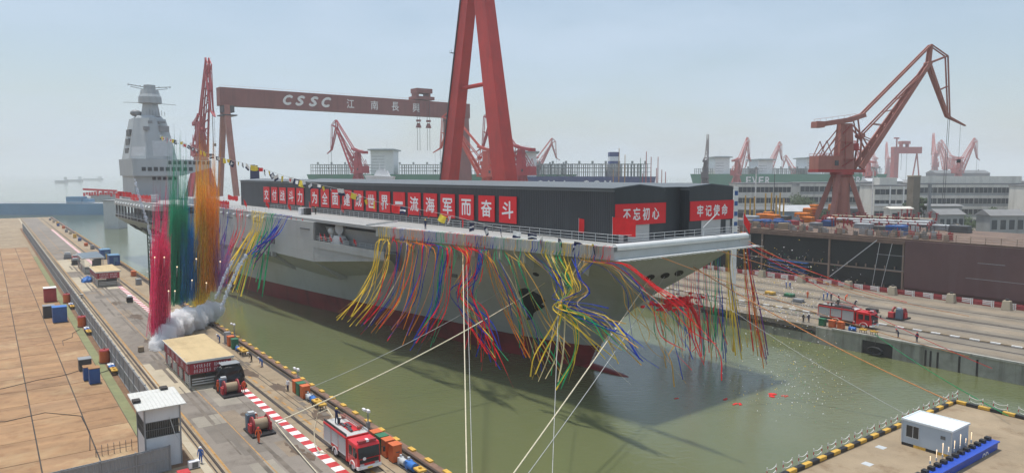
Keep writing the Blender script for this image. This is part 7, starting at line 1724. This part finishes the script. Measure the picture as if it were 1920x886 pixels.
# ================================================================ coloured smoke
def powder(name, col, dens):
    m = bpy.data.materials.new(name); m.use_nodes = True; t = m.node_tree; l = t.links.new; b = t.nodes['Principled BSDF']
    b.inputs['Base Color'].default_value = (*col, 1); b.inputs['Roughness'].default_value = 1; b.inputs['Specular IOR Level'].default_value = 0
    tcn = t.nodes.new('ShaderNodeTexCoord'); mpn = t.nodes.new('ShaderNodeMapping'); mpn.inputs['Scale'].default_value = (2.6, 2.6, .12); n = t.nodes.new('ShaderNodeTexNoise'); n.inputs['Scale'].default_value = 1.6; n.inputs['Detail'].default_value = 7; n.inputs['Roughness'].default_value = .7
    l(tcn.outputs['Object'], mpn.inputs['Vector']); l(mpn.outputs[0], n.inputs['Vector'])
    r = t.nodes.new('ShaderNodeMapRange')
    for i, v in zip((1, 2, 3, 4), (.36, .66, dens * .08, dens * 1.7)): r.inputs[i].default_value = v
    l(n.outputs['Fac'], r.inputs[0]); tl = t.nodes.new('ShaderNodeBsdfTranslucent'); tl.inputs['Color'].default_value = (*col, 1)
    mx_ = t.nodes.new('ShaderNodeMixShader'); mx_.inputs[0].default_value = .5; l(b.outputs[0], mx_.inputs[1]); l(tl.outputs[0], mx_.inputs[2])
    tp = t.nodes.new('ShaderNodeBsdfTransparent'); m2 = t.nodes.new('ShaderNodeMixShader'); l(r.outputs[0], m2.inputs[0]); l(tp.outputs[0], m2.inputs[1]); l(mx_.outputs[0], m2.inputs[2])
    l(m2.outputs[0], t.nodes['Material Output'].inputs['Surface'])
    return m
def plume(lab, base0, base1, x_top, n, ytop, wisp, col, dens, r_, lift=3, seed=1, wfrac=.15):
    """many thin vertical trails of powder rising from a strip of ground between two ground points"""
    rr = random.Random(seed); a, b = at(*base0, 3.2), at(*base1, 3.2); c0 = (a + b) / 2; mb = MB()
    for k in range(n):
        u = rr.random(); p = a.lerp(b, u) + Vector((rr.gauss(0, .5), rr.gauss(0, .9), 0)); Y = p.y
        yt = wisp + (ytop - wisp) * rr.random() ** .8 if rr.random() < wfrac else ytop + abs(rr.gauss(0, 1)) * 26
        px_t = x_top[0] + (x_top[1] - x_top[0]) * (u + rr.gauss(0, .08)); q = atY(px_t, yt, Y + rr.gauss(0, .4)); zb = 3.2 + lift + abs(rr.gauss(0, 1.4))
        if rr.random() < .3: zb = p.z + (q.z - p.z) * rr.uniform(.3, .75)
        rad = r_ * rr.uniform(.45, 1.6); p0 = p.lerp(q, (zb - 3.2) / max(1, q.z - 3.2)); pts = [p0.lerp(q, i / 5) + Vector((rr.gauss(0, .07), rr.gauss(0, .07), 0)) for i in range(6)]
        mb.path([x - c0 for x in pts], [rad * f for f in (.7, 1.1, 1.0, .8, .5, .08)], 5)
    o = mb.build('smoke', powder('powder_' + lab.split()[0], col, dens)); o.location = c0
    return tag(o, lab, 'smoke', None, 'stuff')
plume('pink coloured smoke column rising beside the scaffold tower', (287, 650), (306, 640), (287, 318), 460, 436, 320, (.92, .10, .24), .36, .085, 1.6, 1, .12)
plume('green coloured smoke column rising left of the blue smoke', (318, 620), (348, 612), (316, 352), 520, 376, 238, (.05, .42, .24), .33, .085, 4.5, 2, .16)
plume('blue coloured smoke column between the green and yellow smoke', (338, 616), (370, 604), (338, 372), 420, 410, 320, (.03, .28, .62), .33, .08, 4.5, 3, .1)
plume('yellow coloured smoke column between blue and orange smoke', (366, 606), (386, 598), (366, 388), 460, 392, 280, (.95, .70, .10), .36, .08, 3.0, 4, .2)
plume('orange coloured smoke column at the right of the bunch', (376, 604), (402, 592), (366, 410), 460, 338, 240, (.97, .44, .06), .33, .08, 5, 5, .2)
plume('violet thin coloured smoke at the right edge of the bunch', (398, 596), (412, 588), (402, 436), 120, 440, 340, (.36, .18, .50), .25, .07, 5, 6, .2)
# sparks rising through it
for px, py in ((290, 482), (308, 482), (332, 500), (360, 525), (328, 545), (387, 530), (316, 545), (368, 485), (413, 490)):
    p = atY(px, py, 108); t = thing('rising_flare', 'small bright flare spark with a pale tail inside the coloured smoke', 'flare', p, 0, 'bright flares in the coloured smoke')
    mb = MB(); mb.ball((0, 0, 0), .11, n=8); mb.build('spark', M('spark'), t); mb = MB(); mb.path([(0, 0, -.1), (-.05, 0, -.7), (-.1, 0, -1.6)], [.03, .02, .005], 5); mb.build('tail', M('sign_white'), t)
def trail(lab, P, Y, r):
    pts = crom([atY(x, y, Y) for x, y in P], 10); o = pts[0]; mb = MB(); rr = random.Random(9)
    for k, p in enumerate(pts):
        mb.ball(p - o + Vector((rr.gauss(0, r * .3), rr.gauss(0, r * .3), rr.gauss(0, r * .3))), r * rr.uniform(.5, 1.1), (1, 1, 1.4), 7)
    ob = mb.build('smoke', powder('trail_white', (.68, .74, .82), .55) if 'powder_w' not in MATS else MATS['powder_w']); ob.location = o; tag(ob, lab, 'smoke', None, 'stuff')
trail('thin curling pale smoke trail left of the pink smoke', [(254, 338), (262, 375), (272, 405), (282, 440), (289, 470)], 150, .3)
trail('thin pale smoke trail slanting up from the white smoke to the right', [(415, 578), (424, 552), (436, 524), (448, 500), (462, 478)], 125, .32)
trail('second thin pale smoke trail right of the orange smoke', [(404, 560), (414, 535), (424, 510), (436, 490)], 128, .26)
# white smoke rolling on the ground: a real volume of puffs
BL = [(300, 646, 1.5), (309, 628, 1.7), (322, 612, 1.6), (337, 602, 1.9), (352, 594, 1.7), (366, 600, 1.9), (380, 590, 1.8), (395, 583, 1.8), (406, 580, 1.4), (330, 618, 1.4), (294, 656, .9), (372, 614, 1.3), (346, 614, 1.5), (390, 598, 1.3)]
CB = D(78, 5.5, 3.2); bl = []
for px, py, r in BL:
    f_ = (px - 294) / 112; g_ = D(67 + 22 * f_, 13.0 - 13 * f_, 3.2); p = atY(px, py, g_.y); bl.append((p - CB, r * .88))
bl = [(Vector((d.x * U[0] + d.y * U[1], d.x * N[0] + d.y * N[1], d.z)), r) for d, r in bl]
mb = MB(); lo = [min(p[i] - r * 2.2 for p, r in bl) for i in range(3)]; hi = [max(p[i] + r * 2.2 for p, r in bl) for i in range(3)]
mb.box(lo[0], hi[0], lo[1], hi[1], max(.05, lo[2]), hi[2])
vm = bpy.data.materials.new('white_smoke'); vm.use_nodes = True; t = vm.node_tree; t.nodes.clear(); l = t.links.new
tcn = t.nodes.new('ShaderNodeTexCoord'); nn_ = t.nodes.new('ShaderNodeTexNoise'); nn_.inputs['Scale'].default_value = .95; nn_.inputs['Detail'].default_value = 6; nn_.inputs['Roughness'].default_value = .72
l(tcn.outputs['Object'], nn_.inputs['Vector']); sb_ = t.nodes.new('ShaderNodeVectorMath'); sb_.operation = 'SUBTRACT'; sb_.inputs[1].default_value = (.5, .5, .5); l(nn_.outputs['Color'], sb_.inputs[0])
ms = t.nodes.new('ShaderNodeVectorMath'); ms.operation = 'SCALE'; ms.inputs['Scale'].default_value = 2.5; l(sb_.outputs[0], ms.inputs[0]); ad_ = t.nodes.new('ShaderNodeVectorMath'); ad_.operation = 'ADD'; l(tcn.outputs['Object'], ad_.inputs[0]); l(ms.outputs[0], ad_.inputs[1])
prev = None
for p, r in bl:
    dn = t.nodes.new('ShaderNodeVectorMath'); dn.operation = 'DISTANCE'; l(ad_.outputs[0], dn.inputs[0]); dn.inputs[1].default_value = p
    mr_ = t.nodes.new('ShaderNodeMapRange'); l(dn.outputs['Value'], mr_.inputs[0])
    for i, v in zip((1, 2, 3, 4), (r * 1.32, r * 1.2, 0, 1)): mr_.inputs[i].default_value = v
    if prev is None: prev = mr_.outputs[0]
    else:
        mxn = t.nodes.new('ShaderNodeMath'); mxn.operation = 'MAXIMUM'; l(prev, mxn.inputs[0]); l(mr_.outputs[0], mxn.inputs[1]); prev = mxn.outputs[0]
ml = t.nodes.new('ShaderNodeMath'); ml.operation = 'MULTIPLY'; ml.inputs[1].default_value = 3.2; l(prev, ml.inputs[0])
pv = t.nodes.new('ShaderNodeVolumePrincipled'); pv.inputs['Color'].default_value = (.985, .987, .992, 1); l(ml.outputs[0], pv.inputs['Density']); om = t.nodes.new('ShaderNodeOutputMaterial'); l(pv.outputs[0], om.inputs['Volume'])
o = dock_obj('smoke', mb, vm); o.location = CB
tag(o, 'billowing white smoke on the quay at the foot of the coloured columns', 'smoke', None, 'stuff')
# ================================================================ haze
mb = MB(); mb.box(-12500, 12500, -420, 12500, -5, 150)
hm = bpy.data.materials.new('haze_air'); hm.use_nodes = True
ht = hm.node_tree; ht.nodes.clear()
pv = ht.nodes.new('ShaderNodeVolumePrincipled'); ho = ht.nodes.new('ShaderNodeOutputMaterial')
pv.inputs['Color'].default_value = (.92, .95, 1.0, 1); pv.inputs['Density'].default_value = .00024
ht.links.new(pv.outputs[0], ho.inputs['Volume'])
hz = tag(mb.build('haze', hm), kind='stuff')
